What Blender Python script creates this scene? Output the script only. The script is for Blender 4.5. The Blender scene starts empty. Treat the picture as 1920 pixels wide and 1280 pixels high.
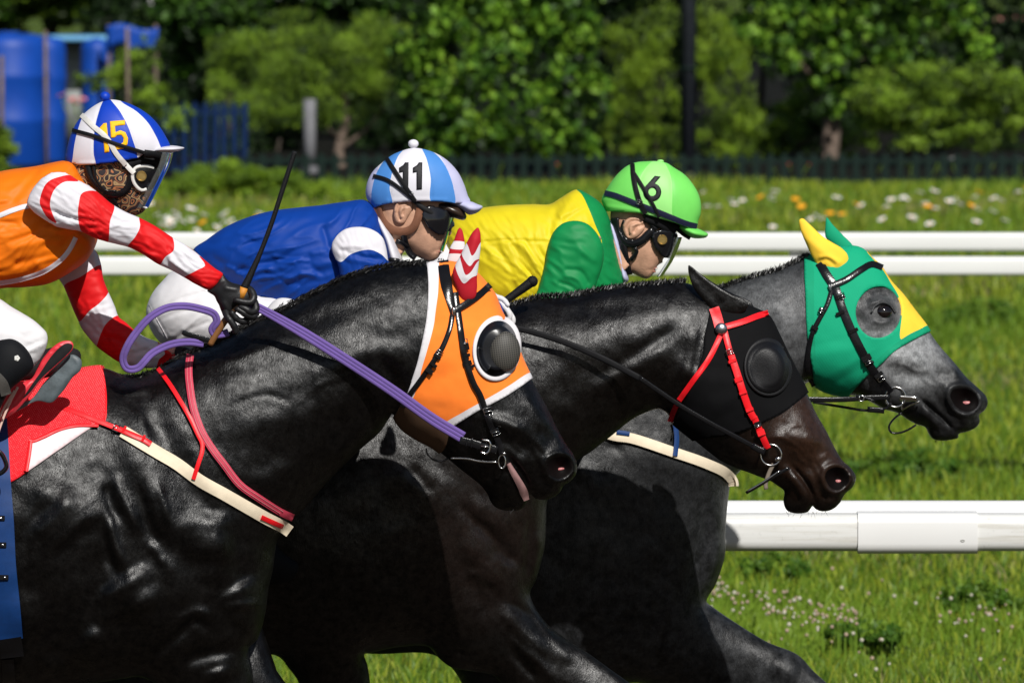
import bpy, math, random
import numpy as np
from mathutils import Vector, Matrix, noise
from mathutils.bvhtree import BVHTree
from mathutils.geometry import delaunay_2d_cdt

# ------------------------------------------------------------------ camera, sky, sun, exposure
SC = bpy.context.scene
COL = SC.collection
CAM_H, FPX, HORIZON = 3.0, 18500.0, -330.0          # metres, focal length and horizon in photo pixels (1920 x 1280)
PITCH = math.atan((640.0 - HORIZON) / FPX)
cam_data = bpy.data.cameras.new('camera')
cam_data.sensor_width = 36.0
cam_data.lens = FPX / 1920.0 * 36.0
cam_data.clip_start, cam_data.clip_end = 0.5, 1200.0
cam_data.dof.use_dof = True
cam_data.dof.focus_distance = 25.1
cam_data.dof.aperture_fstop = 12.0
cam = bpy.data.objects.new('camera', cam_data)
COL.objects.link(cam)
cam.location = (0, 0, CAM_H)
cam.rotation_euler = (math.pi / 2 - PITCH, 0, 0)
SC.camera = cam

SUN_TO = Vector((0.27, -0.86, 0.78)).normalized()     # direction towards the sun
world = bpy.data.worlds.new('World'); SC.world = world; world.use_nodes = True
_wn = world.node_tree.nodes; _wl = world.node_tree.links
_sky = _wn.new('ShaderNodeTexSky'); _sky.sky_type = 'NISHITA'; _sky.sun_disc = False
_sky.sun_elevation = math.asin(SUN_TO.z)
_sky.sun_rotation = math.atan2(SUN_TO.x, SUN_TO.y)
_bg = _wn['Background']; _bg.inputs['Strength'].default_value = 0.05
_wl.new(_sky.outputs[0], _bg.inputs['Color'])
sun_data = bpy.data.lights.new('sun', 'SUN'); sun_data.energy = 5.0; sun_data.angle = math.radians(0.5)
sun_data.color = (1.0, 0.97, 0.92)
sun = bpy.data.objects.new('sun', sun_data); COL.objects.link(sun)
sun.rotation_euler = SUN_TO.to_track_quat('Z', 'Y').to_euler()
sun.location = (8, -20, 30)
SC.view_settings.view_transform = 'Standard'
SC.view_settings.look = 'None'
SC.view_settings.exposure = 0.05
SC.view_settings.gamma = 1.0
SC.render.engine = 'CYCLES'
SC.cycles.max_bounces = 8; SC.cycles.transparent_max_bounces = 12
SC.cycles.use_denoising = True

random.seed(7); RNG = np.random.default_rng(7)

# ------------------------------------------------------------------ picture <-> place
_cp, _sp = math.cos(PITCH), math.sin(PITCH)
def P(u, v, Y):
    """the point at distance Y from the camera's plane that photo pixel (u, v) shows"""
    u = np.asarray(u, float); v = np.asarray(v, float); Y = np.asarray(Y, float)
    x = (u - 960.0) / FPX; y = -(v - 640.0) / FPX
    t = Y / (_cp + y * _sp)
    return np.stack([x * t, Y + 0 * t, CAM_H + (-_sp + y * _cp) * t], -1)
def PV(u, v, Y): return Vector(P(u, v, Y).tolist())
CROPS = dict(A=(0,150,3.2), B=(0,500,3.2), C=(0,880,3.2), D=(600,230,3.2), E=(650,400,4), F=(650,680,4), G=(1100,270,4.26667),
             H=(1200,500,2.66667), I=(1440,390,2.84444), J=(480,900,3.2), K=(1000,760,2.4615), L=(0,0,3), M=(640,0,3), N=(1280,0,3),
             O=(1320,860,3.048), Q=(0,560,5.818), R=(0,760,5.818), S=(220,240,7.1111), T=(340,480,7.1111), Z=(0,0,1))
def cv(k, pts):
    x0, y0, s = CROPS[k]
    return [(x0 + p[0] / s, y0 + p[1] / s) for p in pts]

def smooth_path(pts, step, closed=False, tension=1.0):
    """centripetal Catmull-Rom through pts, resampled about every step px; works for 2-D and 3-D points"""
    p = np.array(pts, float); n = len(p)
    if n < 3 and not closed:
        L = np.linalg.norm((p[1]-p[0])[:2]); m = max(2, int(L/step)+1)
        t = np.linspace(0,1,m)[:,None]; return p[0]*(1-t)+p[1]*t
    out = []
    segs = n if closed else n-1
    for i in range(segs):
        p1, p2 = p[i], p[(i+1)%n]
        p0 = p[(i-1)%n] if closed or i > 0 else 2*p1-p2
        p3 = p[(i+2)%n] if closed or i+2 < n else 2*p2-p1
        d1 = max(np.linalg.norm(p1-p0),1e-6)**.5; d2 = max(np.linalg.norm(p2-p1),1e-6)**.5; d3 = max(np.linalg.norm(p3-p2),1e-6)**.5
        m1 = ((p1-p0)/d1 - (p2-p0)/(d1+d2) + (p2-p1)/d2)*d2*tension
        m2 = ((p2-p1)/d2 - (p3-p1)/(d2+d3) + (p3-p2)/d3)*d2*tension
        L = np.linalg.norm((p2-p1)[:2]); m = max(1, int(round(L/step)))
        for k in range(m):
            t = k/m
            out.append((2*t**3-3*t*t+1)*p1+(t**3-2*t*t+t)*m1+(-2*t**3+3*t*t)*p2+(t**3-t*t)*m2)
    if not closed: out.append(p[-1])
    return np.array(out)
def ellipse(cx, cy, rx, ry, n=32, rot=0.0):
    c, s = math.cos(rot), math.sin(rot)
    return [(cx + rx*math.cos(a)*c - ry*math.sin(a)*s, cy + rx*math.cos(a)*s + ry*math.sin(a)*c) for a in [2*math.pi*i/n for i in range(n)]]
def inside(poly, pts):
    poly = np.asarray(poly, float); pts = np.asarray(pts, float)
    x, y = pts[:,0], pts[:,1]; r = np.zeros(len(pts), bool)
    x1, y1 = poly[:,0], poly[:,1]; x2, y2 = np.roll(x1,-1), np.roll(y1,-1)
    for a, b, c, d in zip(x1, y1, x2, y2):
        if b == d: continue
        m = (b > y) != (d > y)
        r ^= m & (x < (c-a)*(y-b)/(d-b)+a)
    return r
def seg_dist(pts, line, closed=False):
    pts = np.asarray(pts, float); line = np.asarray(line, float)
    if len(line) == 1: return np.hypot(pts[:,0]-line[0,0], pts[:,1]-line[0,1])
    a = line if closed else line[:-1]; b = np.roll(line,-1,0) if closed else line[1:]
    best = np.full(len(pts), 1e18)
    for p, q in zip(a, b):
        d = q-p; L2 = max(d@d, 1e-9)
        t = np.clip(((pts-p)@d)/L2, 0, 1)
        e = pts-(p+t[:,None]*d)
        best = np.minimum(best, e[:,0]**2+e[:,1]**2)
    return np.sqrt(best)
def seg_dist_t(pts, line):
    """distance to a path and where along it (0..1) the nearest point lies"""
    best = np.full(len(pts), 1e18); tt = np.zeros(len(pts)); n = len(line)-1
    for i in range(n):
        p, q = line[i], line[i+1]; d = q-p; t = np.clip(((pts-p)@d)/max(d@d,1e-9),0,1); e = pts-(p+t[:,None]*d); r = e[:,0]**2+e[:,1]**2
        k = r < best; best[k] = r[k]; tt[k] = (i+t[k])/n
    return np.sqrt(best), tt
def sstep(x): x = np.clip(x,0,1); return x*x*(3-2*x)

# ------------------------------------------------------------------ scene helpers
def link(o, parent=None):
    COL.objects.link(o)
    if parent is not None:
        o.parent = parent
        o.matrix_parent_inverse = Matrix.Translation(parent.location).inverted()
    return o
def thing(name, label, cat, loc=(0,0,0), group=None):
    o = bpy.data.objects.new(name, None); o.empty_display_size = 0.1
    o.location = loc; o['label'] = label; o['category'] = cat
    if group: o['group'] = group
    return link(o)
def tag(o, label=None, cat=None, group=None, kind=None):
    if label: o['label'] = label
    if cat: o['category'] = cat
    if group: o['group'] = group
    if kind: o['kind'] = kind
    return o
def mesh_data(name, V, F, mats, midx=None, smooth=True):
    me = bpy.data.meshes.new(name)
    V = np.asarray(V, float)
    if isinstance(F, np.ndarray) and F.ndim == 2:
        n, k = F.shape
        me.vertices.add(len(V)); me.vertices.foreach_set('co', V.astype(np.float32).ravel())
        me.loops.add(n*k); me.loops.foreach_set('vertex_index', F.astype(np.int32).ravel())
        me.polygons.add(n); me.polygons.foreach_set('loop_start', np.arange(0, n*k, k, dtype=np.int32))
        me.polygons.foreach_set('loop_total', np.full(n, k, np.int32))
        me.update(calc_edges=True)
    else:
        me.from_pydata(V.tolist(), [], [list(map(int, f)) for f in F])
    for m in (mats if isinstance(mats, (list, tuple)) else [mats]): me.materials.append(m)
    if midx is not None: me.polygons.foreach_set('material_index', np.asarray(midx, np.int32))
    me.polygons.foreach_set('use_smooth', np.full(len(me.polygons), smooth, bool))
    me.validate()
    return me
def mesh_obj(name, V, F, mats, parent=None, midx=None, smooth=True, sharp=None):
    me = mesh_data(name, V, F, mats, midx, smooth)
    if sharp is not None: me.set_sharp_from_angle(angle=math.radians(sharp))
    return link(bpy.data.objects.new(name, me), parent)
class MB:
    """collects shapes for ONE mesh object"""
    def __init__(s): s.V = []; s.F = []; s.M = []
    def add(s, V, F, m=0):
        o = len(s.V); s.V += [tuple(map(float, p)) for p in V]
        for f in F: s.F.append([int(i)+o for i in f]); s.M.append(m)
    def box(s, c, d, rot=None, m=0, bev=0.0):
        x, y, z = [k/2 for k in d]
        if bev > 0:
            b = min(bev, x*.9, y*.9, z*.9); V=[]; F=[]
            # bevelled box: three rings along z
            ring = lambda hx, hy, hz: [(-hx,-hy,hz),(hx,-hy,hz),(hx,hy,hz),(-hx,hy,hz)]
            def oct_(hx, hy, k, hz): return [(-hx+k,-hy,hz),(hx-k,-hy,hz),(hx,-hy+k,hz),(hx,hy-k,hz),(hx-k,hy,hz),(-hx+k,hy,hz),(-hx,hy-k,hz),(-hx,-hy+k,hz)]
            V = oct_(x-b,y-b,b*.6,-z)+oct_(x,y,b,-z+b)+oct_(x,y,b,z-b)+oct_(x-b,y-b,b*.6,z)
            for r in range(3):
                for i in range(8): F.append((r*8+i, r*8+(i+1)%8, r*8+8+(i+1)%8, r*8+8+i))
            F.append(tuple(range(7,-1,-1))); F.append(tuple(range(24,32)))
        else:
            V = [(sx*x,sy*y,sz*z) for sz in (-1,1) for sy in (-1,1) for sx in (-1,1)]
            F = [(0,2,3,1),(4,5,7,6),(0,1,5,4),(2,6,7,3),(0,4,6,2),(1,3,7,5)]
        if rot is not None: V = [rot @ Vector(p) for p in V]
        s.add([(p[0]+c[0],p[1]+c[1],p[2]+c[2]) for p in V], F, m)
    def tube(s, pts, r, n=10, m=0, cap=True, flat=1.0):
        pts = [Vector(p) for p in pts]; k = len(pts)
        rs = r if isinstance(r, (list, tuple, np.ndarray)) else [r]*k
        V = []; up = None
        for i, p in enumerate(pts):
            t = (pts[min(i+1,k-1)]-pts[max(i-1,0)]).normalized()
            if up is None:
                up = t.cross(Vector((0,1,0)));
                if up.length < .1: up = t.cross(Vector((0,0,1)))
            up = (up-t*up.dot(t)).normalized(); w = t.cross(up)
            for j in range(n):
                a = 2*math.pi*j/n
                V.append(p+(up*math.cos(a)+w*math.sin(a)*flat)*rs[i])
        F = [(i*n+j, i*n+(j+1)%n, (i+1)*n+(j+1)%n, (i+1)*n+j) for i in range(k-1) for j in range(n)]
        if cap: F += [tuple(range(n-1,-1,-1)), tuple(range((k-1)*n, k*n))]
        s.add(V, F, m)
    def ball(s, c, r, n=12, m=0, rot=None):
        rx, ry, rz = r if isinstance(r, (tuple, list)) else (r, r, r)
        V = []; F = []; k = n//2+1
        for i in range(1, k):
            th = math.pi*i/k
            for j in range(n):
                a = 2*math.pi*j/n; V.append((rx*math.sin(th)*math.cos(a), ry*math.sin(th)*math.sin(a), rz*math.cos(th)))
        for i in range(k-2):
            for j in range(n): F.append((i*n+j, (i+1)*n+j, (i+1)*n+(j+1)%n, i*n+(j+1)%n))
        a, b = len(V), len(V)+1; V += [(0,0,rz),(0,0,-rz)]
        for j in range(n): F.append((a, j, (j+1)%n)); F.append((b, (k-2)*n+(j+1)%n, (k-2)*n+j))
        if rot is not None: V = [rot @ Vector(p) for p in V]
        s.add([(p[0]+c[0],p[1]+c[1],p[2]+c[2]) for p in V], F, m)
    def ring(s, c, R, r, n=24, k=8, rot=None, m=0, ry=None):
        """torus facing the camera (axis y) unless rotated"""
        V = []; F = []; Rz = ry or R
        for i in range(n):
            a = 2*math.pi*i/n
            for j in range(k):
                b = 2*math.pi*j/k
                V.append(((R+r*math.cos(b))*math.cos(a), r*math.sin(b), (Rz+r*math.cos(b))*math.sin(a)))
        for i in range(n):
            for j in range(k): F.append((i*k+j, i*k+(j+1)%k, ((i+1)%n)*k+(j+1)%k, ((i+1)%n)*k+j))
        if rot is not None: V = [rot @ Vector(p) for p in V]
        s.add([(p[0]+c[0],p[1]+c[1],p[2]+c[2]) for p in V], F, m)
    def dome(s, c, R, depth, n=24, k=6, m=0, Rz=None, rot=None):
        """cap bulging towards the camera (-y)"""
        V = []; F = []; Rz = Rz or R
        for i in range(k):
            t = i/k*math.pi/2
            for j in range(n):
                a = 2*math.pi*j/n; V.append((R*math.cos(t)*math.cos(a), -depth*math.sin(t), Rz*math.cos(t)*math.sin(a)))
        V.append((0,-depth,0))
        for i in range(k-1):
            for j in range(n): F.append((i*n+j, i*n+(j+1)%n, (i+1)*n+(j+1)%n, (i+1)*n+j))
        for j in range(n): F.append(((k-1)*n+j, (k-1)*n+(j+1)%n, len(V)-1))
        if rot is not None: V = [rot @ Vector(p) for p in V]
        s.add([(p[0]+c[0],p[1]+c[1],p[2]+c[2]) for p in V], F, m)
    def build(s, name, mats, parent=None, smooth=True, sharp=None):
        return mesh_obj(name, s.V, s.F, mats, parent, s.M, smooth, sharp)
    def prism(s, pts, Y0, Y1, m=0):
        """outline of photo pixels standing between two distances"""
        n = len(pts); a = np.array(pts)
        f = P(a[:,0], a[:,1], np.full(n, Y0)); b = f.copy(); b[:,1] = Y1
        ar = sum(pts[i][0]*pts[(i+1)%n][1]-pts[(i+1)%n][0]*pts[i][1] for i in range(n))
        F = [tuple(range(n)) if ar < 0 else tuple(range(n-1,-1,-1)), tuple(range(2*n-1,n-1,-1)) if ar < 0 else tuple(range(n,2*n))]
        for i in range(n):
            j = (i+1)%n
            F.append((i, i+n, j+n, j) if ar < 0 else (j, j+n, i+n, i))
        s.add(np.vstack([f,b]), F, m)

# ------------------------------------------------------------------ materials
def nt(name):
    m = bpy.data.materials.new(name); m.use_nodes = True
    return m, m.node_tree.nodes, m.node_tree.links, m.node_tree.nodes['Principled BSDF']
def _coord(N, L, scale=(1,1,1), rot=(0,0,0)):
    tc = N.new('ShaderNodeTexCoord'); mp = N.new('ShaderNodeMapping'); mp.inputs['Scale'].default_value = scale
    mp.inputs['Rotation'].default_value = rot
    L.new(tc.outputs['Object'], mp.inputs['Vector']); return mp.outputs['Vector']
def _noise(N, L, vec, scale, detail=3, rough=.55):
    n = N.new('ShaderNodeTexNoise'); n.inputs['Scale'].default_value = scale; n.inputs['Detail'].default_value = detail
    n.inputs['Roughness'].default_value = rough; L.new(vec, n.inputs['Vector']); return n.outputs['Fac']
def _ramp(N, L, fac, stops):
    r = N.new('ShaderNodeValToRGB'); L.new(fac, r.inputs['Fac']); e = r.color_ramp.elements
    while len(e) < len(stops): e.new(.5)
    for k, (p, c) in enumerate(stops):
        e[k].position = p; e[k].color = (*c, 1) if len(c) == 3 else (c[0],)*3+(1,)
    return r.outputs['Color']
def _bump(N, L, h, strength, dist, prev=None):
    b = N.new('ShaderNodeBump'); b.inputs['Strength'].default_value = strength; b.inputs['Distance'].default_value = dist
    L.new(h, b.inputs['Height'])
    if prev is not None: L.new(prev, b.inputs['Normal'])
    return b.outputs['Normal']
def plain(name, col, rough=.5, spec=.5, metal=0, var=.12, scale=20, bump=.15, bdist=.002, coat=0):
    m, N, L, b = nt(name)
    v = _coord(N, L); f = _noise(N, L, v, scale, 4)
    L.new(_ramp(N, L, f, [(.25, [c*(1-var) for c in col]), (.75, [min(1, c*(1+var)) for c in col])]), b.inputs['Base Color'])
    b.inputs['Roughness'].default_value = rough; b.inputs['Specular IOR Level'].default_value = spec; b.inputs['Metallic'].default_value = metal
    b.inputs['Coat Weight'].default_value = coat
    if bump: L.new(_bump(N, L, _noise(N, L, v, scale*6, 3), bump, bdist), b.inputs['Normal'])
    return m
def cloth(name, col, rough=.62, wrinkle=.25, sheen=0.0, wscale=(9,9,9), rot=(0,0,0), var=.06, spec=.25, crease=.0):
    """thin racing silk or breeches fabric: weave, soft wrinkles"""
    m, N, L, b = nt(name)
    v = _coord(N, L); w = _coord(N, L, wscale, rot)
    f = _noise(N, L, v, 14, 3)
    L.new(_ramp(N, L, f, [(.3, [c*(1-var) for c in col]), (.7, [min(1, c*(1+var)) for c in col])]), b.inputs['Base Color'])
    b.inputs['Roughness'].default_value = rough; b.inputs['Specular IOR Level'].default_value = spec
    b.inputs['Sheen Weight'].default_value = sheen
    n1 = _bump(N, L, _noise(N, L, w, 1.0, 2, .5), wrinkle, .03)
    rn = N.new('ShaderNodeTexNoise'); rn.noise_type = 'RIDGED_MULTIFRACTAL'; rn.inputs['Scale'].default_value = .75; rn.inputs['Detail'].default_value = 2.5; L.new(w, rn.inputs['Vector'])
    n1 = _bump(N, L, rn.outputs['Fac'], crease, .010, n1)
    n2 = _bump(N, L, _noise(N, L, v, 900, 1), .12, .0006, n1)
    L.new(n2, b.inputs['Normal'])
    return m
def fur(name, dark, light, rough=.36, spec=.5, dapple=None, streak=(420, 110, 110), gloss=.5, coarse=.5, spots=(), mottle=.35):
    """short glossy horse coat: fine streaks, patchy sheen"""
    m, N, L, b = nt(name)
    v = _coord(N, L); s = _coord(N, L, streak, (0, .75, 0)); 
    p = _noise(N, L, v, 5, 4, .6)
    col = _ramp(N, L, p, [(.3, dark), (.72, light)])
    if dapple:
        q = _noise(N, L, v, 26, 5, .7)
        mx = N.new('ShaderNodeMix'); mx.data_type = 'RGBA'; L.new(_ramp(N, L, q, [(.38,(0,)),(.66,(1,))]), mx.inputs['Factor'])
        L.new(col, mx.inputs['A']); mx.inputs['B'].default_value = (*dapple, 1); col = mx.outputs['Result']
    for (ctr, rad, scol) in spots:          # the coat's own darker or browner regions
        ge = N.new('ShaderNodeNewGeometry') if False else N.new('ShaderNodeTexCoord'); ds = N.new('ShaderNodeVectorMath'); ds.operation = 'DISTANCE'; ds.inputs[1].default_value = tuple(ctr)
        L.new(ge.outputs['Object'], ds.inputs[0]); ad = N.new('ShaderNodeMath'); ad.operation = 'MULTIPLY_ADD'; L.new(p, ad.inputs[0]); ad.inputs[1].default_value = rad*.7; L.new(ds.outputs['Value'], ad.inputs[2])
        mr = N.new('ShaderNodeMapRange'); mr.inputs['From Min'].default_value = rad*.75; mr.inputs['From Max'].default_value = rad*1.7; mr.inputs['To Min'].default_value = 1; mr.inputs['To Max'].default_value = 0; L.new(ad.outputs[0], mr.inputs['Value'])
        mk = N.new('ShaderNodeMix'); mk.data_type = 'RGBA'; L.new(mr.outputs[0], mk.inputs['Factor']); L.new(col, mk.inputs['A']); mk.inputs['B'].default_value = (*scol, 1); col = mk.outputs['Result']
    if mottle:
        mt = N.new('ShaderNodeMix'); mt.data_type = 'RGBA'; mt.blend_type = 'MULTIPLY'; mt.inputs['Factor'].default_value = 1
        L.new(col, mt.inputs['A']); L.new(_ramp(N, L, _noise(N, L, v, 42, 7, .72), [(.34,(1-mottle,)),(.66,(1+mottle,))]), mt.inputs['B']); col = mt.outputs['Result']
    fs = _noise(N, L, s, 1.0, 3, .6)
    mm = N.new('ShaderNodeMix'); mm.data_type = 'RGBA'; mm.blend_type = 'MULTIPLY'; mm.inputs['Factor'].default_value = .55
    L.new(col, mm.inputs['A']); L.new(_ramp(N, L, fs, [(.25,(.25,)),(.75,(1.4,))]), mm.inputs['B'])
    L.new(mm.outputs['Result'], b.inputs['Base Color'])
    rr = _ramp(N, L, _noise(N, L, v, 17, 5, .65), [(.3,(rough-.06,)),(.7,(rough+.10,))])
    L.new(rr, b.inputs['Roughness']); L.new(_ramp(N, L, _noise(N, L, v, 48, 8, .75), [(.34,(spec*.35,)),(.66,(spec*1.5,))]), b.inputs['Specular IOR Level'])
    n1 = _bump(N, L, _noise(N, L, v, 13, 4, .62), .10*coarse*2, .010)
    n1 = _bump(N, L, _noise(N, L, v, 60, 4, .7), .22*coarse*2, .0030, n1)
    n1 = _bump(N, L, _noise(N, L, _coord(N, L, (1.6,1,.7), (0,.7,0)), 105, 6, .75), .34*coarse*2, .0036, n1)
    n2 = _bump(N, L, fs, .55, .0015, n1)
    L.new(n2, b.inputs['Normal'])
    return m

# ------------------------------------------------------------------ rounded bodies from a side outline
class Piece:
    """a body of real width built from its side outline: triangulated, swelled by a Poisson solve, then sculpted with strokes.
    Both flanks are built, mirrored on the plane y = Y."""
    def __init__(s, outline, Y, spacing=6, lines=(), fine=(), ratio=.7, strokes=(), step=None, closed_lines=(), sculpt_noise=0.0, fade=10, coarse=None, power=.5, smooth=True, wr=None, taper_strokes=False, stroke_gain=1.0):
        st = step or spacing*.8
        s.out = smooth_path(outline, st, True) if smooth else np.array(outline, float)
        s.Yf = Y if callable(Y) else (lambda u, v, Y=Y: np.full(np.shape(u), float(Y)))
        Ym = float(np.mean(s.Yf(s.out[:,0], s.out[:,1]))); s.mpp = Ym/FPX
        n0 = len(s.out); pts = [tuple(p) for p in s.out]; edges = [(i, (i+1)%n0) for i in range(n0)]
        cons = [s.out]; 
        for ln, cl in [(l, False) for l in lines]+[(l, True) for l in closed_lines]:
            q = np.asarray(ln, float); o = len(pts)
            pts += [tuple(p) for p in q]; k = len(q)
            edges += [(o+i, o+i+1) for i in range(k-1)] + ([(o+k-1, o)] if cl else [])
            cons.append(np.vstack([q, q[:1]]) if cl else q)
        lo, hi = s.out.min(0), s.out.max(0)
        def lattice(sp):
            xs = np.arange(lo[0], hi[0], sp); ys = np.arange(lo[1], hi[1], sp*.866)
            gx, gy = np.meshgrid(xs, ys); gx = gx + (np.arange(len(ys))%2)[:,None]*sp*.5
            return np.stack([gx.ravel(), gy.ravel()], 1)
        G = lattice(spacing); sp_arr = np.full(len(G), spacing, float)
        if coarse is not None:
            keep = ~inside(coarse[0], G); C2 = lattice(coarse[1]); C2 = C2[inside(coarse[0], C2)]
            G = np.vstack([G[keep], C2]); sp_arr = np.r_[sp_arr[keep], np.full(len(C2), coarse[1])]
        for poly, fs in fine:
            keep = ~inside(poly, G); C2 = lattice(fs); C2 = C2[inside(poly, C2)]
            G = np.vstack([G[keep], C2]); sp_arr = np.r_[sp_arr[keep], np.full(len(C2), fs)]
        k = inside(s.out, G); G, sp_arr = G[k], sp_arr[k]
        for c in cons:
            far = seg_dist(G, c) > sp_arr*.55
            G, sp_arr = G[far], sp_arr[far]
        # thin rings inside the rim so that it rounds off smoothly
        nxt = np.roll(s.out,-1,0); prv = np.roll(s.out,1,0); tan = nxt-prv; tan /= np.maximum(np.linalg.norm(tan,axis=1),1e-9)[:,None]
        area = np.sum(s.out[:,0]*nxt[:,1]-nxt[:,0]*s.out[:,1])
        nrm = np.stack([-tan[:,1], tan[:,0]],1)*(1 if area > 0 else -1)
        rings = []
        for off in (spacing*.1, spacing*.32):
            r_ = s.out+nrm*off
            ok = inside(s.out, r_) & (seg_dist(r_, s.out, True) > off*.8)
            for c in cons[1:]: ok &= seg_dist(r_, c) > off*.6
            rings.append(r_[ok])
        allp = np.vstack([np.array(pts), G]+rings)
        res = delaunay_2d_cdt([Vector(p) for p in allp.tolist()], edges, [], 0, 1e-4)
        V2 = np.array([tuple(p) for p in res[0]]); T = np.array([f for f in res[2]], int)
        T = T[inside(s.out, V2[T].mean(1))]
        a = V2[T[:,1]]-V2[T[:,0]]; b = V2[T[:,2]]-V2[T[:,0]]; ar = a[:,0]*b[:,1]-a[:,1]*b[:,0]
        T = T[np.abs(ar) > 1e-7]; ar = ar[np.abs(ar) > 1e-7]
        T[ar > 0] = T[ar > 0][:, ::-1]         # counter-clockwise as the camera sees it
        used = np.unique(T); mp = np.full(len(V2), -1); mp[used] = np.arange(len(used)); V2 = V2[used]; T = mp[T]
        s.V2, s.T = V2, T; n = len(V2)
        s.de = seg_dist(V2, s.out, True); s.bd = s.de < .02
        # Poisson swell
        W = {}
        I = []; Jx = []; Wt = []
        for k in range(3):
            i, j, o = T[:,k], T[:,(k+1)%3], T[:,(k+2)%3]
            e1 = V2[i]-V2[o]; e2 = V2[j]-V2[o]
            cr = np.abs(e1[:,0]*e2[:,1]-e1[:,1]*e2[:,0])
            ct = np.clip((e1*e2).sum(1)/np.maximum(cr,1e-6), -2, 30)*.5
            I += [i, j]; Jx += [j, i]; Wt += [ct, ct]
        I = np.concatenate(I); Jx = np.concatenate(Jx); Wt = np.maximum(np.concatenate(Wt), 1e-4)
        A3 = np.abs((V2[T[:,1]]-V2[T[:,0]])[:,0]*(V2[T[:,2]]-V2[T[:,0]])[:,1]-(V2[T[:,1]]-V2[T[:,0]])[:,1]*(V2[T[:,2]]-V2[T[:,0]])[:,0])/6
        mass = np.bincount(T.ravel(), np.repeat(A3,3), n)
        diag = np.bincount(I, Wt, n); fr = ~s.bd
        s.adj = (I, Jx)
        def Lap(x): x = np.where(fr, x, 0); return np.where(fr, diag*x-np.bincount(I, Wt*x[Jx], n), 0)
        rhs = np.where(fr, 2*mass, 0); x = np.zeros(n); r = rhs-Lap(x); z = r/diag; p = z.copy(); rz = r@z
        for it in range(900):
            Ap = Lap(p); al = rz/max(p@Ap,1e-30); x += al*p; r -= al*Ap
            if np.sqrt(r@r) < 1e-5*np.sqrt(rhs@rhs): break
            z = r/diag; rz2 = r@z; p = z+(rz2/rz)*p; rz = rz2
        u = np.maximum(x, 0)
        if callable(ratio): k = ratio(V2[:,0], V2[:,1])
        elif isinstance(ratio, (int, float)): k = np.full(n, float(ratio))
        else:
            num = np.zeros(n); den = np.zeros(n)
            for cu, c_v, cr, cs in ratio:
                w = np.exp(-((V2[:,0]-cu)**2+(V2[:,1]-c_v)**2)/(2*cs*cs))+1e-12; num += w*cr; den += w
            k = num/den
        h = np.sqrt(u) if power == .5 else u**power*(np.sqrt(u.max())/u.max()**power)
        h = h*k*s.mpp
        ef = sstep(s.de/fade)
        if sculpt_noise:
            nz = np.array([noise.fractal(Vector((p[0]*.011, p[1]*.011, Ym)), .8, 2.0, 3) for p in V2])
            h = h+nz*sculpt_noise*ef
        for stt in strokes:
            path, sg, amp = stt[0], stt[1], stt[2]
            lp = np.array(path, float) if len(path) < 3 else smooth_path(path, 8)
            if len(path) > 1 and taper_strokes and np.hypot(*(lp[0]-lp[-1])) > 3:
                near = np.all((V2 > lp.min(0)-3*sg) & (V2 < lp.max(0)+3*sg), axis=1); d = np.full(n, 1e3); t_ = np.zeros(n)
                d[near], t_[near] = seg_dist_t(V2[near], lp); tp_ = sstep(np.minimum(t_, 1-t_)/.32)*.85+.15
            else: d = seg_dist(V2, lp); tp_ = 1.0
            h = h+amp*.001*stroke_gain*tp_*np.exp(-(d/sg)**2)*(ef if len(stt) < 4 else sstep(s.de/stt[3]))
        if wr is not None: h = h+wr(V2[:,0], V2[:,1])*ef
        s.h = np.where(s.bd, 0, np.maximum(h, .0008))
        s.finish()
    def finish(s):
        V2, T, n = s.V2, s.T, len(s.V2)
        Yc = s.Yf(V2[:,0], V2[:,1]); f = P(V2[:,0], V2[:,1], Yc-s.h)
        b = f.copy(); b[:,1] = Yc+s.h
        inn = np.where(~s.bd)[0]; s.back = np.arange(n); s.back[inn] = n+np.arange(len(inn))
        s.V3 = np.vstack([f, b[inn]]); s.TB = s.back[T][:, ::-1]
        F = np.vstack([T, s.TB]); s.F3 = F
        fn = np.cross(s.V3[F[:,1]]-s.V3[F[:,0]], s.V3[F[:,2]]-s.V3[F[:,0]])
        N = np.zeros_like(s.V3)
        for k in range(3):
            for c in range(3): N[:,c] += np.bincount(F[:,k], fn[:,c], len(s.V3))
        s.N3 = N/np.maximum(np.linalg.norm(N,axis=1),1e-12)[:,None]
        s.cen = V2[T].mean(1); s._bvh = None
    def surf(s, u, v):
        """half width of the body at a pixel, None outside its outline"""
        if s._bvh is None:
            sc = 1000.0
            s._bvh = BVHTree.FromPolygons([(p[0], p[1], hh*sc) for p, hh in zip(s.V2.tolist(), s.h.tolist())], s.T.tolist())
        hit = s._bvh.ray_cast(Vector((u, v, 1e5)), Vector((0,0,-1)))
        return None if hit[0] is None else hit[0].z/1000.0
    def near(s, u, v, lift=0.0, default=0.0):
        h = s.surf(u, v); h = default if h is None else h
        return PV(u, v, float(s.Yf(np.array([u]), np.array([v]))[0])-h-lift)
    def zones(s, zl, base=0):
        m = np.full(len(s.T), base)
        for poly, k in zl: m[inside(poly, s.cen)] = k
        return m
    def mesh(s, name, mats, zl=(), parent=None):
        m = s.zones(zl); return mesh_obj(name, s.V3, s.F3, mats, parent, np.r_[m, m])
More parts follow.
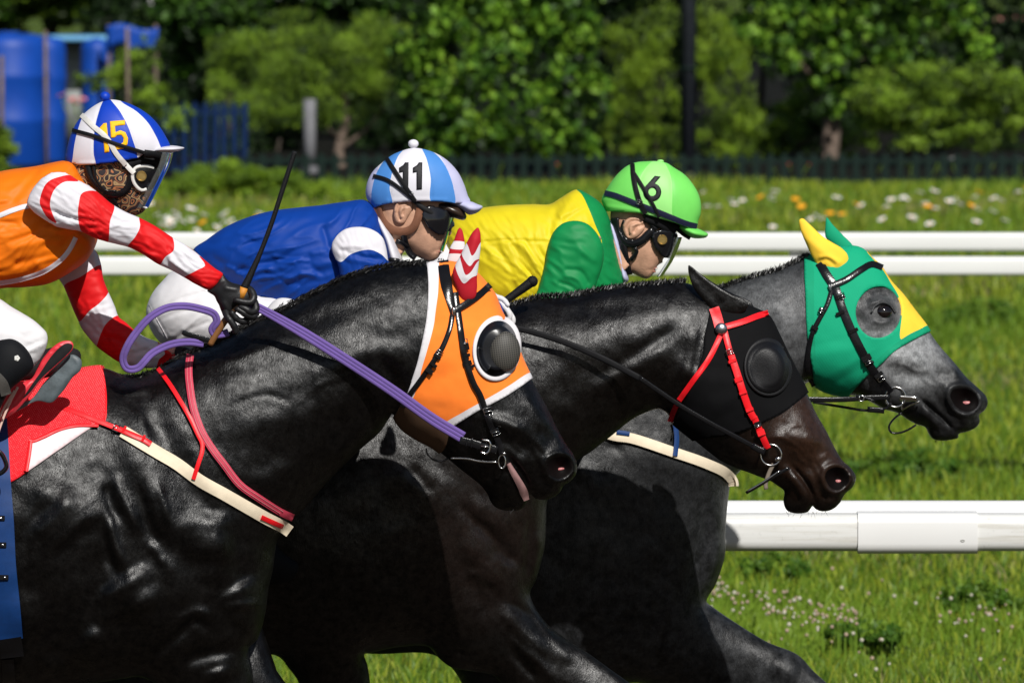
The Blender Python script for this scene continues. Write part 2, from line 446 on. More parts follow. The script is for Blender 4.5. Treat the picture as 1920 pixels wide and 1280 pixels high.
    def shell(s, name, keep, off, mats, parent=None, zl=(), both=True, sink=.0, face_sel=None, wob=0.0, flare=None):
        """a layer lying on the body over the faces inside the outline keep: cloth, hood, number"""
        sel = face_sel if face_sel is not None else inside(keep, s.cen)
        mz = s.zones(zl)[sel]
        F = s.T[sel]; mi = mz
        if both: F = np.vstack([F, s.TB[sel]]); mi = np.r_[mz, mz]
        used = np.unique(F); mp = np.full(len(s.V3), -1); mp[used] = np.arange(len(used)); F2 = mp[F]; k = len(used)
        o_ = np.full(k, off)
        if flare is not None:
            d2 = np.r_[s.V2, s.V2[~s.bd]][used]; o_ = o_+flare(d2[:,0], d2[:,1])
        V = s.V3[used]+s.N3[used]*o_[:,None]
        e = {}
        for a, b, c in F2:
            for i, j in ((a,b),(b,c),(c,a)):
                if (j,i) in e: del e[(j,i)]
                else: e[(i,j)] = 1
        rim = sorted({i for ij in e for i in ij}); rm = {i: k+q for q, i in enumerate(rim)}
        low = s.V3[used][rim]-s.N3[used][rim]*sink
        V = np.vstack([V, low])
        faces = [tuple(f) for f in F2]; mi = list(mi)
        tri_mat = {}
        for fi, (a, b, c) in enumerate(F2):
            for i, j in ((a,b),(b,c),(c,a)): tri_mat[(i,j)] = mi[fi]
        for (i, j) in e: faces.append((j, i, rm[i], rm[j])); mi.append(tri_mat[(i,j)])
        return mesh_obj(name, V, faces, mats, parent, mi)
    def strap(s, name, path, width, mat, parent=None, thick=.004, lift=.001, mb=None, m=0, step=5, smooth=2, default=0.0, taper=None, extra=None, nostep=False):
        """a flat band laid over the near flank along a pixel path"""
        q = smooth_path(path, step) if not nostep else np.array(path, float)
        n = len(q); tan = np.gradient(q, axis=0); tan /= np.maximum(np.linalg.norm(tan,axis=1),1e-9)[:,None]
        nr = np.stack([-tan[:,1], tan[:,0]],1)
        cols = []
        for c in (-.5, -.25, 0, .25, .5):
            hs = []
            w = np.full(n, width) if taper is None else width*np.interp(np.linspace(0,1,n), *taper)
            pp = q+nr*(w*c)[:,None]
            last = default
            for x, y in pp:
                h = s.surf(x, y)
                if h is None: h = last
                last = h; hs.append(h)
            cols.append((pp, np.array(hs)))
        H = np.array([c[1] for c in cols]); H = np.maximum(H, H.mean(0)-.004)
        for _ in range(smooth): H = np.maximum(H, np.stack([np.convolve(np.pad(r,1,'edge'),[.25,.5,.25],'valid') for r in H])*0+np.stack([np.convolve(np.pad(r,1,'edge'),[.25,.5,.25],'valid') for r in H]))
        if extra is not None: H = H+np.interp(np.linspace(0,1,n), *extra)[None]
        V = []
        for (c, t) in ((0,0),(0,.7),(1,1),(2,1.06),(3,1),(4,.7),(4,0)):
            pp = cols[c][0]; Yc = s.Yf(pp[:,0], pp[:,1])
            V.append(P(pp[:,0], pp[:,1], Yc-H[c]-lift-thick*t))
        K = 7; V = np.stack(V,1).reshape(-1,3)
        F = [(i*K+j, i*K+j+1, (i+1)*K+j+1, (i+1)*K+j) for i in range(n-1) for j in range(K-1)]
        F += [(i*K+K-1, i*K, (i+1)*K, (i+1)*K+K-1) for i in range(n-1)]
        F += [tuple(range(K-1,-1,-1)), tuple(range((n-1)*K, n*K))]
        if mb is not None: mb.add(V, F, m); return None
        return mesh_obj(name, V, F, mat, parent, sharp=50)
def ribbon(mb, pts, width, thick, m=0, step=5, taper=None, roundness=.25):
    """free hanging band through (u, v, Y) points; its face turned to the camera, width in photo pixels, thickness in metres"""
    q = smooth_path(pts, step); n = len(q)
    tan = np.gradient(q[:,:2], axis=0); tan /= np.maximum(np.linalg.norm(tan,axis=1),1e-9)[:,None]
    nr = np.stack([-tan[:,1], tan[:,0]],1); w = np.full(n, float(width)) if taper is None else width*np.interp(np.linspace(0,1,n), *taper)
    prof = [(-.5,0),(-.5+roundness*.35,-.38),(-.5+roundness,-.5),(0,-.5),(.5-roundness,-.5),(.5-roundness*.35,-.38),(.5,0),(.5-roundness*.35,.38),(.5-roundness,.5),(-.5+roundness,.5),(-.5+roundness*.35,.38)]
    K = len(prof); V = []
    for c, t in prof:
        pp = q[:,:2]+nr*(w*c)[:,None]; V.append(P(pp[:,0], pp[:,1], q[:,2]+thick*t))
    V = np.stack(V,1).reshape(-1,3)
    F = [(i*K+j, i*K+(j+1)%K, (i+1)*K+(j+1)%K, (i+1)*K+j) for i in range(n-1) for j in range(K)]
    F += [tuple(range(K-1,-1,-1)), tuple(range((n-1)*K, n*K))]
    mb.add(V, F, m)
def ptube(mb, pts, rpx, m=0, step=5, n=8, taper=None):
    """round cord through (u, v, Y) points, radius in photo pixels"""
    q = smooth_path(pts, step) if len(pts) > 2 else np.array(pts, float)
    r = np.full(len(q), float(rpx))*q[:,2]/FPX
    if taper is not None: r = r*np.interp(np.linspace(0,1,len(q)), *taper)
    mb.tube(P(q[:,0], q[:,1], q[:,2]).tolist(), list(r), n, m)
# ------------------------------------------------------------------ colours
M = {}
M['coat_black'] = fur('black_coat', (.0010,.0009,.0010), (.0026,.0022,.0021), rough=.30, spec=.37)
M['coat_brown'] = fur('dark_bay_coat', (.0012,.0010,.0009), (.0034,.0025,.0021), rough=.31, spec=.41, spots=[(P(1530,800,25.78),.17,(.026,.0120,.0068)),(P(930,1010,25.65),.22,(.009,.0055,.0045))])
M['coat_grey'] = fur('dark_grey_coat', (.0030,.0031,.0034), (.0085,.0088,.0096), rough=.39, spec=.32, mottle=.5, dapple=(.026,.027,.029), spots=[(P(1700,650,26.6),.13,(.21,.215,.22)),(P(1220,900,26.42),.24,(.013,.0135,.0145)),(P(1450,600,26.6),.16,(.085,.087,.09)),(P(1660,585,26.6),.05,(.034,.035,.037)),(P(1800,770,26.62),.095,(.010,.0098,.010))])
M['muzzle_dark'] = fur('muzzle_skin', (.004,.0036,.0036), (.009,.0085,.0085), rough=.36, spec=.35, coarse=.3)
M['mane'] = plain('mane_hair', (.004,.0038,.0038), .4, .35, bump=0)
M['nostril'] = plain('nostril_inside', (.003,.002,.002), .6, .1, bump=.1)
M['pink_skin'] = plain('pink_skin', (.42,.15,.15), .35, .5, scale=60)
M['tongue'] = plain('tongue', (.30,.17,.165), .3, .6, scale=80)
M['eye'] = plain('horse_eye', (.006,.004,.004), .06, .8, bump=0)
M['black_leather'] = plain('black_leather', (.006,.006,.007), .2, .32, scale=40, bump=.2)
M['black_strap'] = plain('black_webbing', (.006,.006,.007), .6, .15, scale=60)
M['chrome'] = plain('steel', (.62,.61,.59), .18, .5, 1.0, var=.05, bump=.05)
M['brass'] = plain('brass', (.52,.36,.13), .38, .5, 1.0, var=.1, bump=.2)
M['orange_hood'] = cloth('orange_hood_cloth', (.93,.21,.025), .75, .12, .1, (14,14,14), spec=.12)
M['white_trim'] = cloth('white_trim_cloth', (.64,.62,.64), .75, .1, spec=.12)
M['shaded_trim'] = cloth('shaded_trim_cloth', (.10,.055,.03), .8, .1)  # white trim under the jaw, its shadow painted in as dull tan
M['dark_red'] = cloth('dark_red_cloth', (.40,.010,.020), .7, .15, spec=.2)
M['black_hood'] = cloth('black_hood_cloth', (.0045,.0045,.005), .8, .15, spec=.08)
M['green_hood'] = cloth('green_hood_cloth', (.006,.275,.14), .75, .1, spec=.15)
M['yellow_cloth'] = cloth('yellow_cloth', (.86,.55,.045), .7, .2, spec=.15)
M['red_strap'] = plain('red_strap', (.72,.008,.014), .42, .4, scale=50, bump=.15)
M['pink_red_strap'] = plain('faded_red_strap', (.46,.040,.075), .55, .35, scale=60)
M['cream'] = plain('cream_webbing', (.70,.60,.45), .7, .3, scale=60, var=.06)
M['blue_strap'] = plain('blue_strap', (.002,.030,.13), .6, .3, scale=60)
def mesh_knit(name, col, dot_col, sc=330):
    """knitted mesh cloth with a regular pattern of small pits"""
    m, N, L, b = nt(name)
    v = _coord(N, L, (sc, 1, sc*1.2), (0, .5, 0)); vo = N.new('ShaderNodeTexVoronoi'); vo.voronoi_dimensions = '3D'
    vo.inputs['Scale'].default_value = 1.0; vo.inputs['Randomness'].default_value = 0.12; L.new(v, vo.inputs['Vector'])
    L.new(_ramp(N, L, vo.outputs['Distance'], [(.20, dot_col), (.42, col)]), b.inputs['Base Color'])
    b.inputs['Roughness'].default_value = .75; b.inputs['Specular IOR Level'].default_value = .15
    L.new(_bump(N, L, vo.outputs['Distance'], .25, .002), b.inputs['Normal'])
    return m
M['green_mesh'] = mesh_knit('green_mesh_knit', (.006,.31,.16), (.001,.07,.034), 150)
M['red_mesh'] = mesh_knit('red_mesh_knit', (.70,.010,.018), (.86,.16,.17), 205)  # lighter dots are specular glints put into the colour

YH = (25.0, 25.85, 26.7)                      # the three horses' middle planes

def hair_row(name, path, parent, mat, Y, ln=14, n=900, lean=(0,-1), spread=6, dep=.03, seed=1, wpx=1.1, jit=.5):
    """a fringe of short separate hairs standing along a path (mane, forelock)"""
    rg = np.random.default_rng(seed); q = smooth_path(path, 2.0); V = []; F = []
    for i in range(n):
        t = rg.uniform(0, len(q)-1.001); k = int(t); p = q[k]*(1-(t-k))+q[k+1]*(t-k)
        y = Y+rg.normal(0, dep*.6); l = ln*rg.uniform(.5, 1.25)
        d = np.array(lean, float)+rg.normal(0, jit, 2)*np.array([1,.35]); d /= np.linalg.norm(d)
        b0 = p+rg.normal(0, spread, 2)*np.array([.6,.35])+np.array([0, spread*.5])
        w = wpx*rg.uniform(.6,1.3); nx = np.array([-d[1], d[0]])
        mid = b0+d*l*.55; tip = b0+d*l+nx*rg.normal(0, l*.12); o = len(V)
        dy = rg.normal(0, .008)
        for (pp, yy) in ((b0-nx*w, y),(b0+nx*w, y),(mid+nx*w*.7, y+dy*.5),(mid-nx*w*.7, y+dy*.5),(tip, y+dy)):
            V.append(P(pp[0], pp[1], yy))
        F += [(o,o+1,o+2,o+3),(o+3,o+2,o+4)]
    o = mesh_obj(name, V, F, mat, parent); o['kind'] = 'stuff'
    return o

# ================================================================== horse 1: black, orange hood
h1_leg = [(481,1236),(470,1262),(474,1300),(470,1400),(446,1540),(424,1610),(408,1720),(420,1790),(462,1850),(480,1888),(392,1888),(366,1800),(362,1720),(368,1610),(352,1540),(330,1400),(300,1300),(290,1281)]
H1_OUT = [(-880,780),(-800,710),(-660,675),(-450,690),(-200,722),(0,716),(120,700),(191,690),(228,702),(262,706),(294,692),(341,668),(406,644),(462,612),(531,582),(600,545),(662,518),(725,502),(770,496),(805,494),(840,492),(872,500),(896,516),(912,534),(926,552),(938,582),(950,606),(965,636),(978,672),(994,706),
  (1010,735),(1025,762),(1042,797),(1060,830),(1074,850),(1081,868),(1080,888),(1070,901),(1056,911),(1050,922),(1037,932),(1020,937),(1004,934)] + \
  [(994,926),(990,934),(985,946),(975,955),(950,957),(930,951),(920,940),(914,926),(900,908),(884,895),(862,878),(838,858),(812,838),(782,822),(758,806),(744,790),(736,776),
   (726,790),(712,810),(680,838),(650,867),(606,912),(574,950),(550,972),(532,992),(520,1014),(515,1040),(512,1067),(504,1100),(499,1140),(492,1172),(481,1200),(466,1216)] + [(470,1240),(474,1262)] + \
  h1_leg[3:] + [(262,1268),(228,1272),(100,1290),(-100,1298),(-300,1280),(-500,1210),(-640,1190),(-700,1260),(-720,1400),(-700,1530),(-740,1600),(-780,1750),(-760,1888),(-850,1888),(-850,1750),(-830,1600),(-850,1500),(-900,1330),(-940,1150),(-940,950)]
HOOD1 = cv('E', [(598,330),(606,420),(612,520),(612,600),(605,720),(590,850),(565,980),(530,1120),(485,1260)]) + cv('F', [(490,130),(442,262),(398,330)]) + \
        [(735,800),(790,850),(830,845),(847,803)] + cv('F', [(900,410),(1000,350),(1100,300),(1200,245),(1300,180),(1385,120)]) + [(1020,700),(985,600),(940,525),(890,470),(830,455)]
HOOD1_TRIM_L = cv('E', [(560,300),(680,330),(690,470),(685,600),(670,720),(650,860),(610,1010),(560,1180)]) + cv('F', [(545,130),(480,300),(380,420),(300,300)]) + [(700,560)]
HOOD1_TRIM_B = cv('F', [(650,560),(722,458),(860,372),(1000,295),(1200,180),(1362,78)]) + [(1030,690),(1030,730),(850,830)]
HOOD1_SHADED = cv('F', [(340,330),(420,300),(470,325),(600,415),(720,490),(800,510),(800,640),(400,660)])
C1 = cv('E', ellipse(1128,1012,182,248,44,.12))
NOS1 = cv('F', [(1500,745),(1540,715),(1600,705),(1660,720),(1695,760),(1690,810),(1650,850),(1590,865),(1530,850),(1500,810)])
cl = lambda poly, st=4: smooth_path(poly, st, True)
HOOD1 = cl(HOOD1); HOOD1_TRIM_L = cl(HOOD1_TRIM_L); HOOD1_TRIM_B = cl(HOOD1_TRIM_B); HOOD1_SHADED = cl(HOOD1_SHADED)
SCLOTH = cl([(-330,640),(60,650),(155,672),(190,676),(191,689),(196,715),(199.5,749),(197.7,789),(186,797),(175,800.5),(113,842),(52,884),(20,904),(-60,930),(-330,900)])
SC_WHITE = cl(cv('R', [(1060,222),(850,225),(650,270),(480,350),(352,395),(345,470),(320,620),(298,725),(420,700),(900,420),(1040,300)]), 3)
head1 = [(700,470),(1110,560),(1110,980),(700,980)]
st1 = [
 # neck and shoulder masses
 ([(330,720),(480,720),(640,660),(760,600)], 60, 10), ([(420,800),(560,780),(690,700)], 45, 9), ([(470,660),(600,600),(720,560)], 20, -5),
 ([(380,690),(470,660),(560,625)], 14, 7), ([(640,850),(560,930),(480,985)], 18, -9), ([(700,790),(610,880)], 20, 8), ([(560,860),(470,930)], 26, 8),
 ([(250,720),(300,800),(350,900),(420,990)], 24, -10), ([(210,760),(265,880),(330,985),(420,1050)], 30, 12), ([(600,700),(700,660),(770,690)], 22, 9), ([(700,640),(740,720),(720,780)], 16, -9),
 (cv('C',[(690,0),(720,130),(790,280),(830,420)]), 9, 9), (cv('C',[(640,60),(660,200),(740,330)]), 10, -9), (cv('C',[(830,60),(880,300),(960,500)]), 11, -9), (cv('C',[(900,420),(1000,590)]), 9, 8),
 (cv('C',[(640,240),(690,440),(770,640)]), 9, 10), (cv('C',[(600,320),(640,500),(700,650)]), 9, -9), (cv('C',[(940,60),(990,220),(1010,320)]), 7, 6),
 (cv('C',[(300,200),(470,240),(570,380)]), 34, 12), (cv('C',[(830,700),(900,850),(860,980)]), 40, 11), (cv('C',[(740,700),(715,900),(730,1060)]), 9, -8),
 (cv('C',[(610,680),(660,820),(620,960)]), 22, 9), (cv('C',[(1330,330),(1310,560),(1260,720)]), 26, 10), (cv('C',[(1480,760),(1480,860),(1420,960)]), 34, 12),
 (cv('C',[(1420,320),(1430,560),(1500,700)]), 20, -7), (cv('C',[(1260,980),(1170,900),(1060,1000),(930,1110),(860,1160)]), 10, -12), (cv('C',[(1300,900),(1180,860),(1040,960)]), 12, 10),
 (cv('C',[(1060,1180),(1180,1120),(1330,1090),(1450,1080)]), 14, -14), (cv('C',[(1300,1180),(1330,1280)]), 24, 12), (cv('C',[(420,1180),(520,1040),(640,960)]), 18, 10), (cv('C',[(240,1100),(320,1200),(380,1110)]), 12, 8),
 (cv('C',[(120,700),(160,900),(220,1050)]), 30, 8), (cv('C',[(60,600),(250,780),(400,1040)]), 40, -8), (cv('B',[(830,820),(860,960),(900,1060)]), 8, 7), (cv('B',[(640,720),(820,735),(960,690)]), 9, 7),
 (cv('C',[(180,60),(330,150),(480,150)]), 26, 9), ([(80,955),(110,985),(140,1020)], 46, 20), ([(225,1070),(250,1110),(270,1160)], 46, 22), ([(400,950),(402,1000),(395,1060)], 38, 18), ([(440,1090),(455,1120),(460,1150)], 34, 18), ([(300,1040),(330,1090),(330,1150)], 26, 10), ([(175,1010),(190,1080),(180,1160)], 22, -10), ([(150,1180),(180,1220),(150,1260)], 34, 14),
 # head
 (cv('E',[(700,800),(760,1000),(850,1180)]), 55, 8), (cv('F',[(1000,420),(1120,430),(1290,500),(1370,570)]), 13, 9), (cv('F',[(1090,560),(1250,610),(1380,690)]), 16, -10),
 (cv('F',[(1300,180),(1430,380),(1560,600)]), 16, 7), (cv('F',[(1420,470),(1500,540),(1560,640)]), 14, -7), (cv('F',[(1190,660),(1270,770),(1340,870),(1385,960)]), 5, -14), (cv('F',[(1130,820),(1200,960),(1230,1050)]), 22, 9),
 (cv('F',[(800,720),(960,830),(1060,900)]), 20, 8), (cv('F',[(870,640),(1000,760),(1090,860)]), 12, -7),
 (cv('F',[(1600,785)]), 17, -30), (cv('F',[(1490,770),(1510,840),(1580,885),(1650,870),(1705,815),(1705,740),(1660,690),(1590,680),(1520,705),(1490,770)]), 7, 10),
 (cv('F',[(1430,720),(1440,850),(1500,930)]), 10, -5), (cv('F',[(1060,440),(1150,470),(1230,540),(1330,580)]), 3.2, 2.2), (cv('F',[(1230,540),(1260,620),(1340,680)]), 3, 2), (cv('F',[(1400,600),(1440,660),(1480,700)]), 3, -2.5), (cv('F',[(1370,640),(1410,720),(1460,800)]), 3, -2.5), (cv('F',[(1150,880),(1180,960),(1180,1030)]), 3.5, -2.5), (cv('F',[(1260,880),(1290,960),(1290,1040)]), 3, -2.5), (cv('F',[(1460,900),(1520,950),(1580,950)]), 3.5, -2.5), ([(560,760),(600,720),(660,700),(700,650)], 3.5, 2), ([(600,720),(640,760),(640,810)], 3.5, 1.8), ([(430,760),(500,740),(560,760)], 4, -2), (cv('F',[(1480,940),(1560,960)]), 16, 6)]
H1 = Piece(H1_OUT, YH[0], 6, fine=[(head1, 4)], coarse=([(-2000,0),(-40,0),(-40,1300),(0,1300),(600,1330),(600,2200),(-2000,2200)], 22),
           closed_lines=[HOOD1, HOOD1_TRIM_L, HOOD1_TRIM_B, HOOD1_SHADED, cl(C1,3), cl(NOS1,3), SCLOTH, SC_WHITE],
           ratio=[(0,950,.72,260),(380,900,.66,160),(600,700,.62,110),(780,620,.62,60),(880,680,.72,80),(1020,850,.78,60),(940,930,.6,40),(400,1500,.6,120)], strokes=st1, taper_strokes=True, stroke_gain=1.2, sculpt_noise=.004)
g1 = thing('horse', 'black racehorse in an orange hood, nearest of the three', 'horse', PV(0,1890,YH[0]), 'racehorses galloping abreast')
def far_legs(mb, Y, legs):
    for pts in legs:
        q = [(*p[:2],) for p in pts]; mb.tube([PV(p[0], p[1], Y+p[3]) for p in pts], [p[2]*Y/FPX for p in pts], 12)
def horse_body(piece, mats, zl, parent, Y, legs):
    """flanks plus the legs that the side outline cannot hold: one mesh"""
    m = piece.zones(zl); mb = MB(); far_legs(mb, Y, legs)
    F = [tuple(f) for f in piece.F3.tolist()]; o = len(piece.V3)
    V = np.vstack([piece.V3, np.array(mb.V)]) if mb.V else piece.V3
    F += [tuple(i+o for i in f) for f in mb.F]
    return mesh_obj('body', V, F, mats, parent, np.r_[m, m, np.zeros(len(mb.F), int)])
horse_body(H1, [M['coat_black'], M['muzzle_dark'], M['nostril']], [(NOS1,2)], g1, YH[0],
   [[(380,1120,90,.12),(470,1290,60,.12),(600,1440,42,.12),(560,1600,26,.12),(480,1690,24,.12),(470,1740,34,.12)],
    [(-780,1000,130,.12),(-640,1300,80,.13),(-560,1500,45,.13),(-640,1640,30,.13),(-640,1800,26,.13),(-600,1885,45,.13)]])
mb = MB(); e = [(1590,800),(1625,790),(1628,802),(1590,808)]
c = H1.near(*cv('F',[(1597,797)])[0], lift=-.001); mb.ball((c.x,c.y,c.z), (.013,.005,.0042), 10, rot=Matrix.Rotation(math.radians(-8),3,'Y')); mb.build('nostril_lining', M['pink_skin'], g1)
H1.strap('tongue', cv('F', [(1212,755),(1240,805),(1275,865),(1318,945),(1350,1030)]), 13, M['tongue'], g1, thick=.008, lift=.002, taper=([0,.3,.8,1],[.7,.9,1.2,.8]))
hair_row('mane', [(215,706),(262,703),(300,688),(341,664),(406,638),(462,606),(531,575),(600,539),(662,512),(725,496),(795,490)], g1, M['mane'], YH[0], 10, 5200, (.85,-.45), 6, .025, 3, .75, .28)
hair_row('mane', [(440,650),(520,612),(600,578),(680,548),(780,520)], g1, M['mane'], YH[0]-.055, 36, 3000, (-.72,.42), 6, .010, 4, .7, .2)
hair_row('chin_hair', [(930,948),(955,954),(975,953)], g1, M['mane'], YH[0], 12, 12, (-.2,1), 4, .02, 5, .35)

hood1 = thing('hood', 'orange racing hood with white trim on the nearest black horse', 'hood', H1.near(870,650), 'racing hoods on the horses')
cut = inside(HOOD1, H1.cen)
H1.shell('hood_cloth', None, .005, [M['orange_hood'], M['white_trim'], M['shaded_trim']], hood1, [(HOOD1_TRIM_L,1),(HOOD1_TRIM_B,1),(HOOD1_SHADED,2)], face_sel=cut, sink=.001)
def ear_cover(name, out, Y, mats, zones, lines, parent, lean=0.0, ratio=.55, hollow=None, spacing=2.5):
    p = Piece(out, Y, spacing, closed_lines=lines, ratio=ratio, strokes=hollow or [], fade=5)
    return p.mesh(name, mats, zones, parent)
EAR1 = cv('E', [(985,107),(1001,140),(1006,190),(1005,240),(1000,300),(988,400),(978,480),(978,560),(965,625),(930,652),(880,655),(848,625),(825,565),(800,500),(794,445),(815,385),(848,325),(878,262),(910,200),(945,140)])
chev = lambda *p: cl(cv('E', p), 3)
w1 = chev((890,215),(910,245),(940,318),(960,300),(1010,215),(1030,330),(965,352),(925,395),(900,375),(860,290))
w2 = chev((840,300),(860,370),(895,462),(930,440),(985,360),(1020,340),(1010,445),(940,480),(880,525),(850,490),(815,390))
ear_cover('ear_cover', EAR1, YH[0]-.088, [M['dark_red'], M['white_trim']], [(w1,1),(w2,1)], [w1,w2], hood1, hollow=[(cv('E',[(960,200),(930,330),(900,480)]), 8, 4)])
EAR1B = cv('E', [(850,107),(866,125),(878,170),(886,235),(888,300),(870,380),(820,400),(752,380),(765,300),(778,250),(800,212),(820,158),(836,118)])
b1 = chev((780,215),(900,222),(900,262),(770,258)); b2 = chev((745,310),(900,318),(890,350),(740,350))
ear_cover('ear_cover', EAR1B, YH[0]+.055, [M['dark_red'], M['white_trim']], [(b1,1),(b2,1)], [b1,b2], hood1)
# eye cup: white binding, black bowl, wire mesh dome
wire, N, L, b = nt('wire_mesh')
tx = _coord(N, L, (180,1,180), (0,.12,0)); sx = N.new('ShaderNodeSeparateXYZ'); L.new(tx, sx.inputs[0])
def _sinabs(sock):
    a = N.new('ShaderNodeMath'); a.operation = 'SINE'; k = N.new('ShaderNodeMath'); k.operation = 'MULTIPLY'; k.inputs[1].default_value = 3.14159
    L.new(sock, k.inputs[0]); L.new(k.outputs[0], a.inputs[0]); c_ = N.new('ShaderNodeMath'); c_.operation = 'ABSOLUTE'; L.new(a.outputs[0], c_.inputs[0]); return c_.outputs[0]
mxm = N.new('ShaderNodeMath'); mxm.operation = 'MAXIMUM'; L.new(_sinabs(sx.outputs['X']), mxm.inputs[0]); L.new(_sinabs(sx.outputs['Z']), mxm.inputs[1])
gt = N.new('ShaderNodeMath'); gt.operation = 'GREATER_THAN'; gt.inputs[1].default_value = .82; L.new(mxm.outputs[0], gt.inputs[0])
L.new(_ramp(N, L, gt.outputs[0], [(.4,(.006,.006,.006)),(.6,(.075,.07,.06))]), b.inputs['Base Color']); b.inputs['Roughness'].default_value = .62
M['wire'] = wire
M['cup_black'] = plain('black_plastic_cup', (.007,.0075,.010), .3, .35, scale=30, bump=.08)
def eye_cup(piece, cx, cy, rx, ry, rot, parent, ringmat, bowlmat, domemat, dome, depth, ringw):
    """a cup over the horse's eye standing proud of the hood"""
    sc = piece.mpp; c0 = piece.near(cx, cy, .006); V = []; n = 44
    cs = [(1.0,.0),(1.0,.010),(1-ringw*.5,.013),(1-ringw,.010)]
    pr = [(1-ringw,.010),(1-ringw-.02,.016),(.80,depth*.75),(.66,depth*.97),(.5,depth)]
    # seat the cup on the hood: each point keeps the hood's own height under it, flattening towards the middle
    def ringpts(k, lift, mix):
        out = []
        for i in range(n):
            a = 2*math.pi*i/n; x = rx*k*math.cos(a); y = ry*k*math.sin(a)
            u = cx+x*math.cos(rot)-y*math.sin(rot); v = cy+x*math.sin(rot)+y*math.cos(rot)
            h = piece.surf(u, v); h = 0.0 if h is None else h
            hm = piece.surf(cx, cy); hh = h*(1-mix)+hm*mix
            out.append(PV(u, v, float(piece.Yf(np.array([u]),np.array([v]))[0])-hh-.005-lift))
        return out
    def loft(name, prof, mat, cap=False):
        V = []; F = []
        for k, l, mx in prof: V += ringpts(k, l, mx)
        for r in range(len(prof)-1):
            for i in range(n): F.append((r*n+i, r*n+(i+1)%n, (r+1)*n+(i+1)%n, (r+1)*n+i))
        if cap: F.append(tuple(range((len(prof)-1)*n, len(prof)*n)))
        return mesh_obj(name, V, [f[::-1] for f in F], mat, parent)
    loft('cup_binding', [(1.0,-.003,0),(1.0,.006,0),(1-ringw*.4,.010,.05),(1-ringw,.008,.1)], ringmat)
    loft('eye_cup', [(1-ringw*.9,.0,.1),(1-ringw*.95,.012,.12),(.86-ringw,depth*.55,.3),(.7,depth*.8,.6),(.55,depth*.9,.8),(.3,depth*.95,.9),(.02,depth*.96,.95)], bowlmat, True)
    if dome:
        dx, dy, drx, dry = dome; c = piece.near(dx, dy, .008); mbb = MB()
        hm = piece.surf(cx, cy); c = PV(dx, dy, float(piece.Yf(np.array([dx]),np.array([dy]))[0])-hm-.005-depth*.45)
        mbb.dome((c.x,c.y,c.z), drx*sc, depth*.85, 30, 8, 0, dry*sc, Matrix.Rotation(math.radians(14),3,'Z')); mbb.build('cup_mesh', domemat, parent)
c = cv('E',[(1128,1012)])[0]; d = cv('E',[(1186,1035)])[0]
eye_cup(H1, c[0], c[1], 182/4, 248/4, .12, hood1, M['white_trim'], M['cup_black'], M['wire'], (d[0], d[1], 30, 38), .028, .17)

def bridle_strap(piece, parent, name, path, w, mat, lift=.007, th=.004, **k): return piece.strap(name, path, w, mat, parent, thick=th, lift=lift, **k)
def keeper(piece, parent, u, v, w, h, ang, mat, lift=.012, name='strap_keeper', th=.004):
    c = piece.near(u, v, lift); mbb = MB(); mbb.box((c.x,c.y,c.z), (w*piece.mpp, th, h*piece.mpp), Matrix.Rotation(math.radians(-ang),3,'Y'), bev=.0012); return mbb.build(name, mat, parent, sharp=40)
def buckle(piece, parent, u, v, w, h, ang, mat, lift=.013, r=.0016):
    c = piece.near(u, v, lift); R_ = Matrix.Rotation(math.radians(-ang),3,'Y'); mbb = MB(); s_ = piece.mpp
    q = [Vector((x*w*s_/2, 0, z*h*s_/2)) for x, z in ((-1,-1),(1,-1),(1,1),(-1,1),(-1,-1))]
    mbb.tube([tuple(c+R_@p) for p in q], r, 6); mbb.tube([tuple(c+R_@Vector((-w*s_/2,-.001,0))), tuple(c+R_@Vector((w*s_/2,-.001,0)))], r*.8, 6)
    return mbb.build('buckle', mat, parent)
br1 = thing('bridle', 'shiny black leather bridle buckled over the orange hood', 'bridle', H1.near(850,580), 'bridles on the horses')
bl = M['black_leather']
bridle_strap(H1, br1, 'headpiece', cv('E',[(722,352),(738,470),(760,580),(790,700),(800,745)]), 21, bl, taper=([0,.5,.8,1],[1,1,.7,.5]))
bridle_strap(H1, br1, 'browband', cv('E',[(795,735),(830,715),(900,675),(1000,605),(1078,535)]), 12, bl, lift=.012)
bridle_strap(H1, br1, 'cheek_strap', cv('E',[(815,590),(838,740),(860,900),(882,1050),(915,1170),(955,1280)])+cv('F',[(1000,240),(1046,370)]), 11, bl, lift=.010)
bridle_strap(H1, br1, 'cheek_strap', cv('F',[(1050,390),(1085,480),(1125,560),(1155,640),(1165,690)]), 11, bl, lift=.008)
bridle_strap(H1, br1, 'throat_latch', cv('E',[(795,755),(775,860),(720,1000),(650,1110),(560,1240)])+cv('F',[(450,270),(415,330)]), 9.5, bl, lift=.008)
for (k, x, y, w, h, a) in (('E',885,1000,17,13,10),('E',895,1065,16,6,10),('E',905,1125,17,9,18),('E',680,1070,15,8,-38),('E',650,1135,15,7,-38),('E',618,1180,16,10,-38),('E',932,1150,14,6,20),('F',1075,350,14,6,16),('F',1105,510,16,7,20)):
    u, v = cv(k, [(x,y)])[0]; keeper(H1, br1, u, v, w, h, a, bl)
for (k, x, y, w, h, a) in (('E',880,975,14,16,8),('E',695,1045,12,9,-38),('F',1060,365,15,14,14),('F',1115,520,14,12,20)):
    u, v = cv(k, [(x,y)])[0]; buckle(H1, br1, u, v, w, h, a, M['chrome'])
c = H1.near(*cv('E',[(803,735)])[0], .018); mb = MB(); mb.ball((c.x,c.y,c.z), (.0045,.004,.012), 10); mb.build('rosette', M['chrome'], br1)
c = H1.near(*cv('F',[(1165,740)])[0], .012); mb = MB(); mb.ring((c.x,c.y,c.z), .009, .0022, 20, 6, ry=.017); mb.build('bit_ring', M['chrome'], br1)
